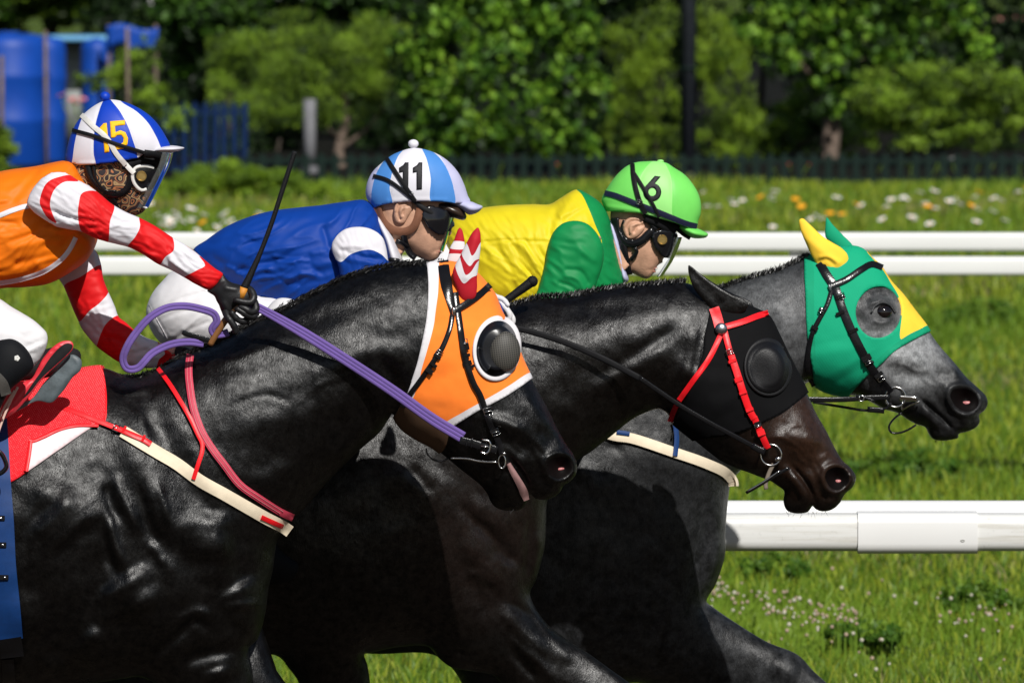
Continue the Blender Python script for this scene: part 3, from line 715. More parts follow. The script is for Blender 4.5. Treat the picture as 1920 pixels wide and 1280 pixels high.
c = H1.near(*cv('F',[(1180,680)])[0], .012); mb = MB(); mb.ball((c.x,c.y,c.z), (.006,.005,.004), 8); mb.build('bit_cheek', M['chrome'], br1)
mb = MB(); ptube(mb, [(*p, YH[0]-.085) for p in cv('F',[(780,715),(900,718),(1000,738),(1130,745)])], 2.0); mb.build('chin_chain', M['chrome'], br1)
mb = MB(); ptube(mb, [(*p, YH[0]-.02) for p in cv('F',[(595,640),(610,690),(660,730),(720,735),(775,705)])], 1.6); mb.build('noseband_loop', bl, br1)

# ================================================================== horse 2: dark bay, black hood with red bridle
H2_OUT = [(-350,800),(-200,745),(0,720),(250,760),(420,745),(560,725),(700,680),(820,620),(900,592),(953,574),(1009,560),(1069,556),(1131,543),(1200,535),(1240,531),(1285,530),(1320,545),(1345,562),(1380,566),(1405,576),(1425,584),(1441,594),(1459,627),(1477,665),(1496,702),(1513,736),(1530,774),(1549,807),(1564,837),(1579,862),(1596,878),(1605,894),(1599,912),(1584,926),(1575,942),(1560,955),(1540,958),(1528,953),
  (1524,948),(1515,959),(1492,962),(1475,956),(1469,940),(1470,920),(1459,911),(1444,901),(1425,894),(1405,886),(1382,878),(1352,864),(1318,838),(1286,812),(1262,792),(1252,776),(1245,770),(1235,766),(1219,770),(1187,785),(1146,817),(1110,845),(1081,864),(1052,886),(1036,912),(1026,941),(1024,981),(1021,1025),(1014,1056),(1005,1087),(994,1112),
  (1011,1150),(1030,1173),(1058,1195),(1102,1223),(1142,1252),(1183,1281),(1260,1330),(1340,1380),(1420,1450),(1480,1560),(1540,1640),(1500,1700),(1440,1640),(1380,1540),(1300,1470),(1180,1420),(1060,1360),(980,1310),(942,1281),(924,1265),(886,1258),(846,1250),(824,1234),(805,1213),(786,1209),(736,1214),(699,1222),(683,1226),
  (689,1247),(694,1285),(690,1400),(676,1540),(660,1620),(650,1750),(680,1850),(690,1880),(600,1880),(596,1760),(590,1620),(580,1540),(570,1400),(562,1285),(542,1253),(517,1228),(400,1240),(200,1235),(0,1210),(-150,1200),(-250,1400),(-250,1700),(-200,1880),(-300,1880),(-340,1700),(-340,1400),(-400,1150),(-410,950)]
HOOD2 = cl(cv('H', [(370,190),(335,290),(322,350),(320,420),(290,510),(240,640),(205,720),(170,790),(240,860),(350,850),(480,830),(600,782),(720,722),(790,668),(835,632),(900,600),(780,400),(680,210),(560,140)]))
NOS2 = cl(cv('H', [(925,1050),(935,1020),(975,1003),(1020,1010),(1042,1035),(1045,1070),(1020,1100),(985,1115),(950,1100)]), 3)
head2 = [(1230,480),(1640,480),(1640,990),(1230,990)]
st2 = [([(1000,640),(1120,640),(1240,610)], 40, 9), ([(1060,760),(1160,700),(1270,640)], 26, 9), ([(1100,720),(1200,660),(1290,600)], 14, -7), ([(1080,830),(1160,780),(1220,750)], 18, -7), ([(1000,590),(1100,580),(1250,565)], 16, -5), ([(1290,590),(1310,660),(1290,740)], 22, 8), ([(1320,600),(1300,700),(1262,770)], 10, -8),
 (cv('H',[(190,480),(260,560),(160,700)]), 16, 7), (cv('J',[(1180,100),(1330,260),(1500,420),(1620,560)]), 11, -10), (cv('J',[(1250,120),(1400,200),(1560,330)]), 24, 10), (cv('J',[(1190,330),(1300,420),(1400,560),(1500,700)]), 30, 13), (cv('J',[(1400,400),(1560,500)]), 9, -7), (cv('J',[(1660,300),(1720,400),(1660,560)]), 12, 8), (cv('J',[(1640,180),(1640,400),(1610,640)]), 9, -9),
 (cv('J',[(1380,740),(1500,820),(1640,960),(1780,1120)]), 22, 12), (cv('J',[(1460,700),(1620,800),(1740,950),(1880,1100)]), 9, -9), (cv('J',[(1520,1000),(1600,1100),(1700,1216)]), 9, -9), (cv('J',[(1560,980),(1700,1100),(1800,1216)]), 9, 8), (cv('J',[(1640,860),(1800,1010),(1900,1110)]), 12, 10), (cv('J',[(1260,560),(1350,560)]), 6, 6), (cv('J',[(1360,620),(1440,680)]), 8, -6),
 (cv('J',[(1090,900),(1180,1000),(1330,1080)]), 8, -8), ([(840,960),(880,1080),(960,1190)], 20, -8), ([(700,900),(780,900),(860,960)], 30, 8), ([(760,870),(820,930)], 12, -7),
 # head
 (cv('H',[(640,870),(760,850),(900,900)]), 15, 9), (cv('H',[(760,720),(850,830),(960,970)]), 15, 7), (cv('H',[(690,930),(800,990),(900,1010)]), 16, -9), (cv('H',[(740,980),(800,1040),(850,1110),(876,1200)]), 5, -14), (cv('H',[(730,1020),(790,1100),(840,1190)]), 10, 9), (cv('H',[(880,880),(920,950)]), 10, -6), (cv('H',[(500,960),(620,1030)]), 20, 8),
 (cv('H',[(985,1058)]), 15, -30), (cv('H',[(915,1060),(930,1010),(975,990),(1030,1000),(1055,1040),(1055,1085),(1020,1120),(970,1128),(930,1105),(915,1060)]), 7, 10), (cv('H',[(880,1040),(900,1130),(950,1180)]), 8, -5), (cv('H',[(620,860),(700,852),(770,885),(840,950)]), 3.2, 2.4), (cv('H',[(770,885),(790,950),(850,1000)]), 3, 2), (cv('H',[(700,852),(760,800),(800,780)]), 3, 1.8), (cv('H',[(860,960),(890,1000),(905,1050)]), 3, -2.5), (cv('H',[(840,980),(870,1030),(890,1090)]), 3, -2.5), (cv('H',[(760,1090),(790,1150),(800,1200)]), 3.2, -2.5), (cv('H',[(900,1140),(950,1160),(990,1150)]), 3.2, -2.5), (cv('J',[(1280,160),(1340,230),(1420,250),(1500,330)]), 3.5, 2.2), (cv('J',[(1420,250),(1440,330),(1520,400)]), 3.5, 2), (cv('J',[(1300,480),(1400,520),(1470,600),(1560,650)]), 3.5, 2.2), (cv('J',[(1560,860),(1660,960),(1760,1080)]), 3.5, 2.2), (cv('J',[(1440,820),(1560,940),(1680,1080)]), 4, -3), (cv('H',[(420,500),(400,650),(440,740)]), 50, 7), (cv('H',[(930,1180),(980,1170)]), 12, 6)]
H2 = Piece(H2_OUT, YH[1], 6, fine=[(head2, 4)], coarse=([(-2000,0),(500,0),(500,1225),(690,1290),(1250,1290),(1250,1400),(2000,1400),(2000,2200),(-2000,2200)], 22), closed_lines=[HOOD2, NOS2],
           ratio=[(400,1000,.72,240),(800,900,.68,150),(1100,680,.62,110),(1300,640,.62,60),(1400,700,.72,80),(1540,880,.78,60),(1480,930,.6,40),(900,1150,.55,90),(1150,1320,.55,120),(630,1500,.6,120)], strokes=st2, taper_strokes=True, stroke_gain=1.2, sculpt_noise=.004)
g2 = thing('horse', 'dark bay racehorse with black hood and red bridle, in the middle', 'horse', PV(400,1890,YH[1]), 'racehorses galloping abreast')
horse_body(H2, [M['coat_brown'], M['muzzle_dark'], M['nostril']], [(NOS2,2)], g2, YH[1], [[(-250,1000,120,-.12),(-60,1300,80,-.13),(40,1480,42,-.13),(-60,1640,30,-.13),(-30,1800,26,-.13),(10,1885,42,-.13)]])
c = H2.near(*cv('H',[(990,1072)])[0], -.001); mb = MB(); mb.ball((c.x,c.y,c.z), (.010,.005,.005), 10); mb.build('nostril_lining', M['pink_skin'], g2)
# bare ears of the bay horse
def bare_ear(out, Y, parent, mat, hollow, zone=None, inner=None):
    p = Piece(out, Y, 3, ratio=.30, strokes=hollow, fade=4, closed_lines=[zone] if zone is not None else [])
    return p.mesh('ear', [mat, inner or mat], [(zone,1)] if zone is not None else [], parent)
bare_ear(cv('H',[(243,-8),(256,-2),(285,22),(330,55),(400,100),(470,138),(520,165),(540,190),(520,225),(470,245),(420,248),(370,228),(335,190),(300,150),(270,110),(250,60),(241,20)]), YH[1]-.06, g2, M['coat_brown'],
   [(cv('H',[(275,40),(330,110),(400,180)]), 10, -3), (cv('H',[(290,30),(380,95),(470,150)]), 5, 2)])
bare_ear(cv('H',[(430,150),(460,140),(505,150),(555,178),(570,210),(555,240),(480,240),(440,200)]), YH[1]+.05, g2, M['coat_brown'], [])
hair_row('mane', [(900,590),(953,572),(1009,556),(1069,552),(1131,540),(1200,532),(1240,528),(1285,526)], g2, M['mane'], YH[1], 8, 2800, (.35,-.9), 5, .025, 13, .7, .25)
hair_row('forelock', cv('H',[(200,145),(260,165),(330,200)]), g2, M['mane'], YH[1]-.03, 30, 160, (.9,.25), 5, .02, 14)
hair_row('chin_hair', [(1475,955),(1495,960),(1530,955),(1560,952)], g2, M['mane'], YH[1], 13, 14, (.1,1), 4, .02, 15, .3)
hood2 = thing('hood', 'black racing hood with round eye cups on the bay horse', 'hood', H2.near(1400,700), 'racing hoods on the horses')
H2.shell('hood_cloth', HOOD2, .005, [M['black_hood']], hood2, sink=.001)
c = cv('H',[(640,502)])[0]
M['cup_grey'] = plain('dull_black_cup', (.010,.010,.011), .5, .2, scale=60, bump=.3)
eye_cup(H2, c[0], c[1], 121/2.667, 147/2.667, -.12, hood2, M['cup_grey'], plain('scuffed_black_cup', (.006,.006,.007), .42, .25, scale=90, bump=.35), None, None, .022, .13)
br2 = thing('bridle', 'red bridle with a silver boss over the black hood', 'bridle', H2.near(1350,620), 'bridles on the horses')
rs = M['red_strap']
bridle_strap(H2, br2, 'headpiece', cv('H',[(370,205),(385,250),(398,300)]), 19, rs)
bridle_strap(H2, br2, 'browband', cv('H',[(420,302),(520,272),(590,245),(642,230)]), 11, rs, lift=.010)
bridle_strap(H2, br2, 'cheek_strap', cv('H',[(418,300),(440,390),(460,460)]), 11, rs, lift=.009)
bridle_strap(H2, br2, 'cheek_strap', cv('H',[(455,440),(490,545),(520,640),(552,725),(572,760)]), 13, rs, lift=.011)
bridle_strap(H2, br2, 'cheek_strap', cv('H',[(570,750),(600,820),(640,908)]), 12, rs, lift=.010)
bridle_strap(H2, br2, 'throat_latch', cv('H',[(402,345),(345,460),(265,570),(195,668)]), 10, rs, lift=.008)
bridle_strap(H2, br2, 'throat_latch', cv('H',[(190,675),(165,730),(150,775)]), 10, M['dark_red'], lift=.007)
for (x, y, w, h, a, mm) in ((462,472,16,6,20,rs),(492,565,15,9,20,rs),(515,630,15,6,20,rs),(548,715,15,7,20,rs),(605,830,15,12,20,rs),(590,785,13,9,20,bl)):
    u, v = cv('H',[(x,y)])[0]; keeper(H2, br2, u, v, w, h, a, mm, .016)
for (x, y, w, h, a) in ((450,425,13,9,18),(588,792,12,5,20)):
    u, v = cv('H',[(x,y)])[0]; buckle(H2, br2, u, v, w, h, a, M['chrome'], .017)
c = H2.near(*cv('H',[(406,311)])[0], .016); mb = MB(); mb.dome((c.x,c.y,c.z), .0165, .011, 22, 6); mb.build('boss', plain('dull_silver', (.42,.45,.48), .33, .5, 1.0, bump=.1), br2)
c = H2.near(*cv('H',[(655,940)])[0], .014); mb = MB(); mb.ring((c.x,c.y,c.z), 52*H2.mpp/2.667, .0026, 30, 8); mb.build('bit_ring', M['chrome'], br2)
c = H2.near(*cv('H',[(690,960)])[0], .016); mb = MB(); mb.ball((c.x,c.y,c.z), (.010,.009,.008), 12); mb.build('bit_cheek', M['chrome'], br2)
mb = MB(); ribbon(mb, [(*p, YH[1]-.09) for p in cv('H',[(530,1130),(600,1090),(680,1040),(745,1005)])], 6, .004, roundness=.1); mb.build('chin_strap', bl, br2)
mb = MB(); ptube(mb, [(*p, YH[1]-.095) for p in cv('H',[(535,1122),(620,1072),(700,1018)])], 1.6); mb.build('chin_chain', M['chrome'], br2)
mb = MB(); ribbon(mb, [(*p, YH[1]-.088) for p in cv('H',[(668,985),(645,1030),(628,1090),(632,1112)])], 8, .006); mb.build('strap_keeper', plain('worn_leather', (.16,.13,.10), .6), br2)

# ================================================================== horse 3: dark grey, green hood
H3_OUT = [(100,800),(250,745),(450,730),(650,745),(850,730),(1000,690),(1120,640),(1240,590),(1330,550),(1410,521),(1462,507),(1500,488),(1520,480),(1550,470),(1585,464),(1604,464),(1619,470),(1632,483),(1651,501),(1668,527),(1693,555),(1714,583),(1735,610),(1744,624),(1763,650),(1788,678),(1813,708),(1836,729),(1849,743),(1852,757),(1845,770),(1836,777),(1837,791),(1830,801),(1816,808),(1797,814),
  (1797,820),(1784,824),(1767,826),(1750,823),(1741,813),(1735,801),(1718,795),(1700,785),(1683,774),(1658,767),(1630,752),(1605,742),(1575,740),(1545,732),(1528,722),(1516,716),(1508,722),(1490,750),(1460,790),(1420,840),(1390,880),(1372,900),(1366,930),(1362,970),(1360,1004),(1360,1036),(1353,1065),(1341,1097),(1325,1127),
  (1340,1140),(1378,1166),(1439,1203),(1496,1227),(1524,1256),(1552,1282),(1600,1340),(1640,1420),(1720,1520),(1760,1600),(1710,1640),(1640,1560),(1560,1440),(1480,1370),(1380,1320),(1260,1290),(1184,1279),(1100,1290),(1020,1330),(1000,1400),(990,1540),(970,1620),(960,1750),(990,1850),(1000,1870),(910,1870),(905,1760),(900,1620),(890,1540),(880,1400),(870,1290),(820,1230),(700,1225),(500,1215),(300,1190),(200,1400),(180,1700),(230,1870),(130,1870),(90,1700),(90,1400),(50,1150),(40,950)]
HOOD3 = cl(cv('I', [(215,200),(196,330),(200,450),(205,600),(215,720),(235,840),(260,960),(330,1050),(430,1000),(440,985),(520,900),(590,840),(680,760),(760,710),(862,660),(920,640),(800,480),(680,330),(560,180),(430,140)]))
H3_TRIM_B = cl(cv('I', [(300,1060),(395,960),(430,965),(500,880),(570,815),(650,745),(740,680),(850,630),(930,600),(930,700),(700,830),(450,1060)]))
H3_TRIM_L = cl(cv('I', [(180,200),(240,300),(245,450),(248,600),(252,720),(262,840),(290,930),(240,990),(150,700)]))
H3_YEL = cl(cv('I', [(520,235),(560,285),(605,335),(645,400),(690,475),(708,570),(706,699),(780,665),(838,632),(880,620),(760,440),(640,290)]), 3)
EYE3 = cl(cv('I', ellipse(588,556,121,137,40,.18)), 3)
NOS3 = cl(cv('I', [(972,1000),(985,970),(1030,962),(1085,975),(1115,1005),(1122,1045),(1100,1075),(1055,1085),(1010,1065),(985,1035)]), 3)
MUZ3 = cl(cv('I', [(740,1000),(860,860),(960,830),(1040,860),(1220,960),(1220,1280),(760,1280)]), 4)
head3 = [(1480,440),(1880,440),(1880,850),(1480,850)]
st3 = [([(1200,640),(1300,620),(1420,580)], 40, 8), ([(1440,540),(1470,600),(1480,680)], 16, 6), ([(1400,560),(1440,640),(1440,720)], 12, -5), (cv('K',[(430,180),(560,230),(760,330),(840,450)]), 30, 8), (cv('K',[(860,420),(850,650),(790,860)]), 20, 10), (cv('K',[(790,420),(800,600),(740,800)]), 16, -7), (cv('K',[(1080,1180),(1230,1240)]), 24, 10), (cv('K',[(180,280),(260,330),(320,420)]), 20, 6), (cv('K',[(330,180),(420,210)]), 10, -5),
 (cv('I',[(590,560)]), 30, 7), (cv('I',[(520,520),(560,505),(620,490),(660,520)]), 6, 9), (cv('I',[(560,600),(610,615),(660,590)]), 4, 5), (cv('I',[(540,470),(600,455),(660,480)]), 7, -6), (cv('I',[(480,560),(520,640)]), 9, -4), (cv('I',[(620,800),(720,800),(850,850)]), 14, 9), (cv('I',[(640,870),(760,900),(880,900)]), 14, -8), (cv('I',[(860,730),(960,830),(1060,940)]), 13, 6),
 (cv('I',[(790,1000),(850,1050),(930,1120),(1000,1195)]), 4, -12), (cv('I',[(800,1060),(870,1130),(920,1190)]), 10, 8), (cv('I',[(880,900),(940,880),(980,920)]), 11, -6), (cv('I',[(1050,1020)]), 15, -28), (cv('I',[(960,1010),(975,960),(1030,945),(1095,960),(1132,1005),(1132,1060),(1095,1095),(1040,1100),(990,1070),(960,1010)]), 6, 10), (cv('I',[(920,980),(940,1080),(1000,1130)]), 8, -6), (cv('I',[(640,820),(720,830),(800,870),(880,860)]), 3.2, 2.4), (cv('I',[(800,870),(850,930),(930,960)]), 3, 2), (cv('I',[(720,830),(760,780),(840,770)]), 3, 1.8), (cv('I',[(900,930),(930,980),(945,1040)]), 3, -2.5), (cv('I',[(870,960),(900,1020),(930,1080)]), 3, -2.5), (cv('I',[(850,1120),(890,1170),(900,1210)]), 3, -2.5), (cv('I',[(1010,1140),(1060,1160),(1110,1140)]), 3, -2.5), (cv('I',[(500,470),(540,430),(600,430)]), 3.5, -2.5), (cv('I',[(500,640),(560,660),(630,640)]), 3.5, -2), (cv('I',[(1020,1150),(1090,1140)]), 12, 6), (cv('I',[(350,700),(380,830),(420,900)]), 60, 7), (cv('I',[(560,900),(640,990)]), 15, -6)]
H3 = Piece(H3_OUT, YH[2], 6, fine=[(head3, 4)], coarse=([(-2000,0),(900,0),(900,1290),(1250,1300),(2100,1300),(2000,2200),(-2000,2200)], 22), closed_lines=[HOOD3, H3_TRIM_B, H3_TRIM_L, H3_YEL, EYE3, NOS3],
           ratio=[(800,1000,.72,240),(1150,950,.66,150),(1400,640,.62,110),(1540,560,.62,60),(1630,620,.72,80),(1790,750,.78,60),(1740,800,.6,40),(1300,1200,.55,90),(950,1500,.6,120)], strokes=st3, taper_strokes=True, stroke_gain=1.35, sculpt_noise=.004)
g3 = thing('horse', 'dark grey racehorse in a green hood, leading beside the white rail', 'horse', PV(800,1880,YH[2]), 'racehorses galloping abreast')
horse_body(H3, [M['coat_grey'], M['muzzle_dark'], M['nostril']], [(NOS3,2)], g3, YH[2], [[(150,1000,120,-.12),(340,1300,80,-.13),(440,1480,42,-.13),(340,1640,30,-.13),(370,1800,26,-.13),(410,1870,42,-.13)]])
c = H3.near(*cv('I',[(1060,1040)])[0], -.001); mb = MB(); mb.ball((c.x,c.y,c.z), (.015,.005,.006), 10); mb.build('nostril_lining', M['pink_skin'], g3)
c = H3.near(*cv('I',[(612,556)])[0], -.010); mb = MB(); mb.ball((c.x,c.y,c.z), (.025,.018,.020), 20); mb.build('eye', M['eye'], g3)
mb = MB(); H3.strap('', cv('I',[(552,556),(570,524),(612,504),(654,518),(680,556)]), 3.6, None, thick=.004, lift=.004, mb=mb, step=2); mb.build('eyelid', M['coat_grey'], g3)
hair_row('mane', [(1240,586),(1330,546),(1410,517),(1462,503),(1500,484),(1516,478)], g3, M['mane'], YH[2], 9, 2200, (.5,-.8), 5, .025, 23, .7, .25)
hair_row('chin_hair', [(1750,822),(1770,825)], g3, M['mane'], YH[2], 10, 10, (.1,1), 4, .02, 25, .3)
hood3 = thing('hood', 'green mesh racing hood with yellow front on the grey horse', 'hood', H3.near(1620,600), 'racing hoods on the horses')
sel = inside(HOOD3, H3.cen) & ~inside(EYE3, H3.cen)
# the eye opening is on the near and the far side; the yellow wedge runs down the forehead
H3.shell('hood_cloth', None, .005, [M['green_mesh'], M['green_hood'], M['yellow_cloth']], hood3, [(H3_TRIM_L,1),(H3_YEL,2),(H3_TRIM_B,1)], face_sel=sel, sink=.001)
ear_cover('ear_cover', cv('I', [(168,62),(185,56),(220,85),(290,150),(345,185),(390,212),(424,250),(428,300),(405,355),(366,385),(320,350),(270,310),(237,262),(203,190),(172,110)]), YH[2]-.055, [M['yellow_cloth']], [], [], hood3, hollow=[(cv('I',[(270,290),(310,270),(350,300)]), 4, -4), (cv('I',[(230,180),(300,240),(370,300)]), 9, 4), (cv('I',[(280,262),(330,262),(380,290)]), 4, 3)])
ear_cover('ear_cover', cv('I', [(313,50),(345,88),(400,145),(452,200),(470,250),(420,260),(350,200),(308,155),(306,95)]), YH[2]+.055, [M['green_hood']], [], [], hood3)
br3 = thing('bridle', 'black leather bridle over the green hood', 'bridle', H3.near(1570,560), 'bridles on the horses')
bridle_strap(H3, br3, 'headpiece', cv('I',[(275,290),(310,350),(350,410)]), 16, bl)
bridle_strap(H3, br3, 'browband', cv('I',[(330,418),(420,378),(500,325),(555,298),(612,318)]), 11.5, bl, lift=.009)
bridle_strap(H3, br3, 'cheek_strap', cv('I',[(362,425),(400,540),(450,660),(500,760),(550,850),(600,920),(655,985)]), 15, bl, lift=.008)
bridle_strap(H3, br3, 'throat_latch', cv('I',[(340,435),(318,510),(280,580),(240,660),(220,740),(212,830),(222,900),(245,950)]), 9, bl, lift=.007)
for (x, y, w, h, a) in ((385,475,18,9,18),(455,655,19,7,24),(525,800,19,12,28),(540,830,19,6,28),(290,545,14,8,-30),(248,640,14,8,-28),(385,560,17,6,20),(590,890,18,8,35)):
    u, v = cv('I',[(x,y)])[0]; keeper(H3, br3, u, v, w, h, a, bl, .014)
for (x, y, w, h, a) in ((392,470,12,11,20),(600,900,15,14,38),(535,818,13,9,28),(287,548,9,8,-30)):
    u, v = cv('I',[(x,y)])[0]; buckle(H3, br3, u, v, w, h, a, M['chrome'], .017)
c = H3.near(*cv('I',[(330,425)])[0], .014); mb = MB(); mb.ball((c.x,c.y,c.z), (.004,.004,.011), 10, rot=Matrix.Rotation(-.3,3,'Y')); mb.build('rosette', plain('grey_metal', (.2,.21,.22), .35, .5, .8), br3)
c = H3.near(*cv('I',[(680,1007)])[0], .014); mb = MB(); mb.ring((c.x,c.y,c.z), 53*H3.mpp/2.844, .0028, 30, 8); mb.build('bit_ring', M['chrome'], br3)
mb = MB(); H3.strap('', cv('I',[(700,1012),(740,1015),(795,1018)]), 10, None, thick=.010, lift=.010, mb=mb, step=3); mb.build('bit_cheek', M['chrome'], br3)
mb = MB(); H3.strap('', cv('I',[(715,1075),(760,1050),(810,1030)]), 3.2, None, thick=.004, lift=.012, mb=mb, step=3); H3.strap('', cv('I',[(715,1035),(716,1060),(718,1080)]), 3.2, None, thick=.004, lift=.014, mb=mb, step=3); mb.build('bit_hook', M['chrome'], br3)
mb = MB(); ptube(mb, [(*p, YH[2]-.07) for p in cv('I',[(715,1090),(670,1125),(645,1165),(655,1195),(700,1198),(750,1180),(790,1155)])], 2.0); mb.build('chin_strap', bl, br3)
# ================================================================== tack: reins, breast straps, saddles
def lin(poly, step=2.5):
    """closed polygon with straight sides, resampled"""
    out = []; n = len(poly)
    for i in range(n):
        a = np.array(poly[i], float); b = np.array(poly[(i+1)%n], float); k = max(1, int(np.linalg.norm(b-a)/step))
        out += [tuple(a+(b-a)*j/k) for j in range(k)]
    return np.array(out)
M['purple'] = cloth('purple_webbing', (.135,.085,.285), .85, .05, .05, (60,60,60), spec=.1)
def ridged(mb, pts, width, thick, ridges=3, step=4, taper=None):
    q = smooth_path(pts, step); t = np.gradient(q[:,:2], axis=0); t /= np.maximum(np.linalg.norm(t,axis=1),1e-9)[:,None]
    nr = np.stack([-t[:,1], t[:,0]],1); w = width/ridges
    for k in range(ridges):
        o = (k-(ridges-1)/2)*w*.93; p = q.copy(); p[:,:2] += nr*o*(1 if taper is None else np.interp(np.linspace(0,1,len(q)), *taper)[:,None])
        ribbon(mb, p[::2].tolist(), w*1.22, thick, step=step, roundness=.4, taper=taper)
y1 = YH[0]
rein1 = thing('rein', 'padded purple rein looped in the hand of the orange jockey', 'rein', PV(480,572,y1-.16), 'reins')
mb = MB(); ridged(mb, [(463,566,y1-.175),(500,585,y1-.178),(570,625,y1-.182),(660,682,y1-.178),(740,735,y1-.160),(810,785,y1-.140),(868,820,y1-.125)], 21.5, .007, taper=([0,.25,1],[.68,.92,1])); mb.build('long_strand', M['purple'], rein1)
mb = MB(); ridged(mb, [(*p, y1-d) for p, d in zip(cv('B',[(1372,392),(1330,405),(1285,402),(1272,372),(1300,330),(1285,285),(1200,252),(1100,236),(1000,248),(905,300),(825,385),(765,475),(738,560),(765,612),(825,608),(865,570),(900,530),(960,492),(1040,462),(1130,452),(1222,462)]), [.15,.16,.165,.17,.175,.18,.19,.19,.2,.21,.21,.21,.2,.195,.19,.19,.185,.18,.175,.17,.16])], 13.5, .008, 2); mb.build('loop', M['purple'], rein1)
mb = MB(); ribbon(mb, [(*p, y1-.128) for p in cv('F',[(848,580),(940,602),(1020,625),(1130,655)])], 15, .005, roundness=.12); mb.build('leather_end', M['black_leather'], rein1)
mb = MB(); ribbon(mb, [(*p, y1-.134) for p in cv('F',[(905,560),(900,600),(895,630)])], 3, .003); ribbon(mb, [(*p, y1-.134) for p in cv('F',[(945,560),(938,605),(932,640)])], 3, .003); mb.build('keeper', M['black_leather'], rein1)
mb = MB(); ptube(mb, [(*p, y1-.136) for p in cv('F',[(1005,668),(1040,680),(1065,665),(1078,610),(1065,585),(1015,578)])], 2.2, step=3); ptube(mb, [(*p, y1-.136) for p in cv('F',[(1010,625),(1070,630)])], 1.5); mb.build('buckle', M['chrome'], rein1)

y2 = YH[1]
rein2 = thing('rein', 'thin black rubber rein along the bay horse neck', 'rein', PV(1000,620,y2-.15), 'reins')
mb = MB(); ribbon(mb, [(930,612,y2-.16),(966,615,y2-.165),(1025,630,y2-.17),(1075,648,y2-.172),(1130,672,y2-.172),(1200,709,y2-.165)], 12, .006); mb.build('grip', M['black_strap'], rein2)
mb = MB(); ribbon(mb, [(*p, y2-d) for p, d in zip(cv('H',[(0,556),(100,625),(200,692),(350,780),(480,850),(590,910)]), (.165,.16,.155,.15,.14,.128))], 9, .004); mb.build('leather_strand', M['black_leather'], rein2)
mb = MB(); ribbon(mb, [(*p, y2-.134) for p in cv('H',[(560,893),(600,915),(625,925)])], 13, .007); mb.build('keeper', M['black_leather'], rein2)
y3 = YH[2]
rein3 = thing('rein', 'black leather rein running to the grey horse bit ring', 'rein', PV(1560,748,y3-.1), 'reins')
mb = MB(); ribbon(mb, [(*p, y3-d) for p, d in zip(cv('I',[(-260,1010),(60,1012),(220,1020),(400,1020),(520,1012),(650,1008)]), (.13,.12,.115,.11,.108,.105))], 10, .004); mb.build('leather_strand', M['black_leather'], rein3)
mb = MB(); ribbon(mb, [(*p, y3-d) for p, d in zip(cv('I',[(240,1034),(400,1060),(520,1078),(620,1070),(660,1040)]), (.09,.085,.08,.08,.085))], 5, .003); mb.build('martingale_strand', M['black_strap'], rein3)
mb = MB(); ribbon(mb, [(*p, y3-.111) for p in cv('I',[(470,1000),(520,1012),(570,1030)])], 4, .004); ribbon(mb, [(*p, y3-.112) for p in cv('I',[(530,1072),(620,1080)])], 11, .006); mb.build('keeper', M['black_leather'], rein3)
mb = MB(); ptube(mb, [(*p, y3-.114) for p in cv('I',[(488,1000),(508,1002),(508,1026),(488,1028),(488,1000)])], 1.3, step=3); mb.build('buckle', M['chrome'], rein3)

# breast strap and neck strap on horse 1
bs1 = thing('breast_strap', 'cream elastic breast strap with red tabs on the nearest horse', 'breast strap', H1.near(400,900), 'breast straps')
H1.strap('red_strap', cv('B',[(150,815),(300,820),(450,868),(600,928),(700,968),(740,985)]), 9, M['red_strap'], bs1, thick=.003, lift=.008)
H1.strap('cream_band', cv('B',[(735,985),(850,1055),(950,1115),(1060,1180)])+cv('C',[(1200,66),(1350,150),(1500,236),(1600,293),(1705,347),(1740,372)]), 23, M['cream'], bs1, thick=.005, lift=.004)
H1.strap('red_tab', cv('B',[(690,962),(780,1000),(860,1035),(905,1062)]), 10, M['red_strap'], bs1, thick=.005, lift=.011)
H1.strap('red_tab', cv('C',[(1568,285),(1640,318),(1700,345)]), 9, M['red_strap'], bs1, thick=.004, lift=.010)
u, v = cv('B',[(697,965)])[0]; buckle(H1, bs1, u, v, 10, 12, -25, M['chrome'], .016)
for (x, y) in ((745,975),(860,1030)):
    u, v = cv('B',[(x,y)])[0]; keeper(H1, bs1, u, v, 5, 14, -26, M['red_strap'], .018)
ns1 = thing('neck_strap', 'faded red neck strap hanging to the breast of the nearest horse', 'neck strap', H1.near(360,720))
H1.strap('main_band', cv('B',[(1142,525),(1132,610),(1140,720),(1162,850),(1210,985),(1270,1085),(1345,1185)])+cv('C',[(1440,90),(1560,176),(1690,258),(1760,290)]), 14, M['pink_red_strap'], ns1, thick=.006, lift=.008)
for o in (-3.6, 3.6):
    H1.strap('stitching', [(a+o*.8, b-o*.5) for a, b in cv('B',[(1142,540),(1132,610),(1140,720),(1162,850),(1210,985),(1270,1085),(1345,1185)])+cv('C',[(1440,90),(1560,176),(1690,258)])], 1.0, plain('pink_thread', (.62,.22,.24), .7), ns1, thick=.002, lift=.0135)
H1.strap('thin_band', cv('B',[(945,605),(1010,690),(1080,800),(1140,905),(1190,1010),(1214,1060),(1212,1110),(1190,1180),(1160,1275)]), 8, M['red_strap'], ns1, thick=.003, lift=.010)
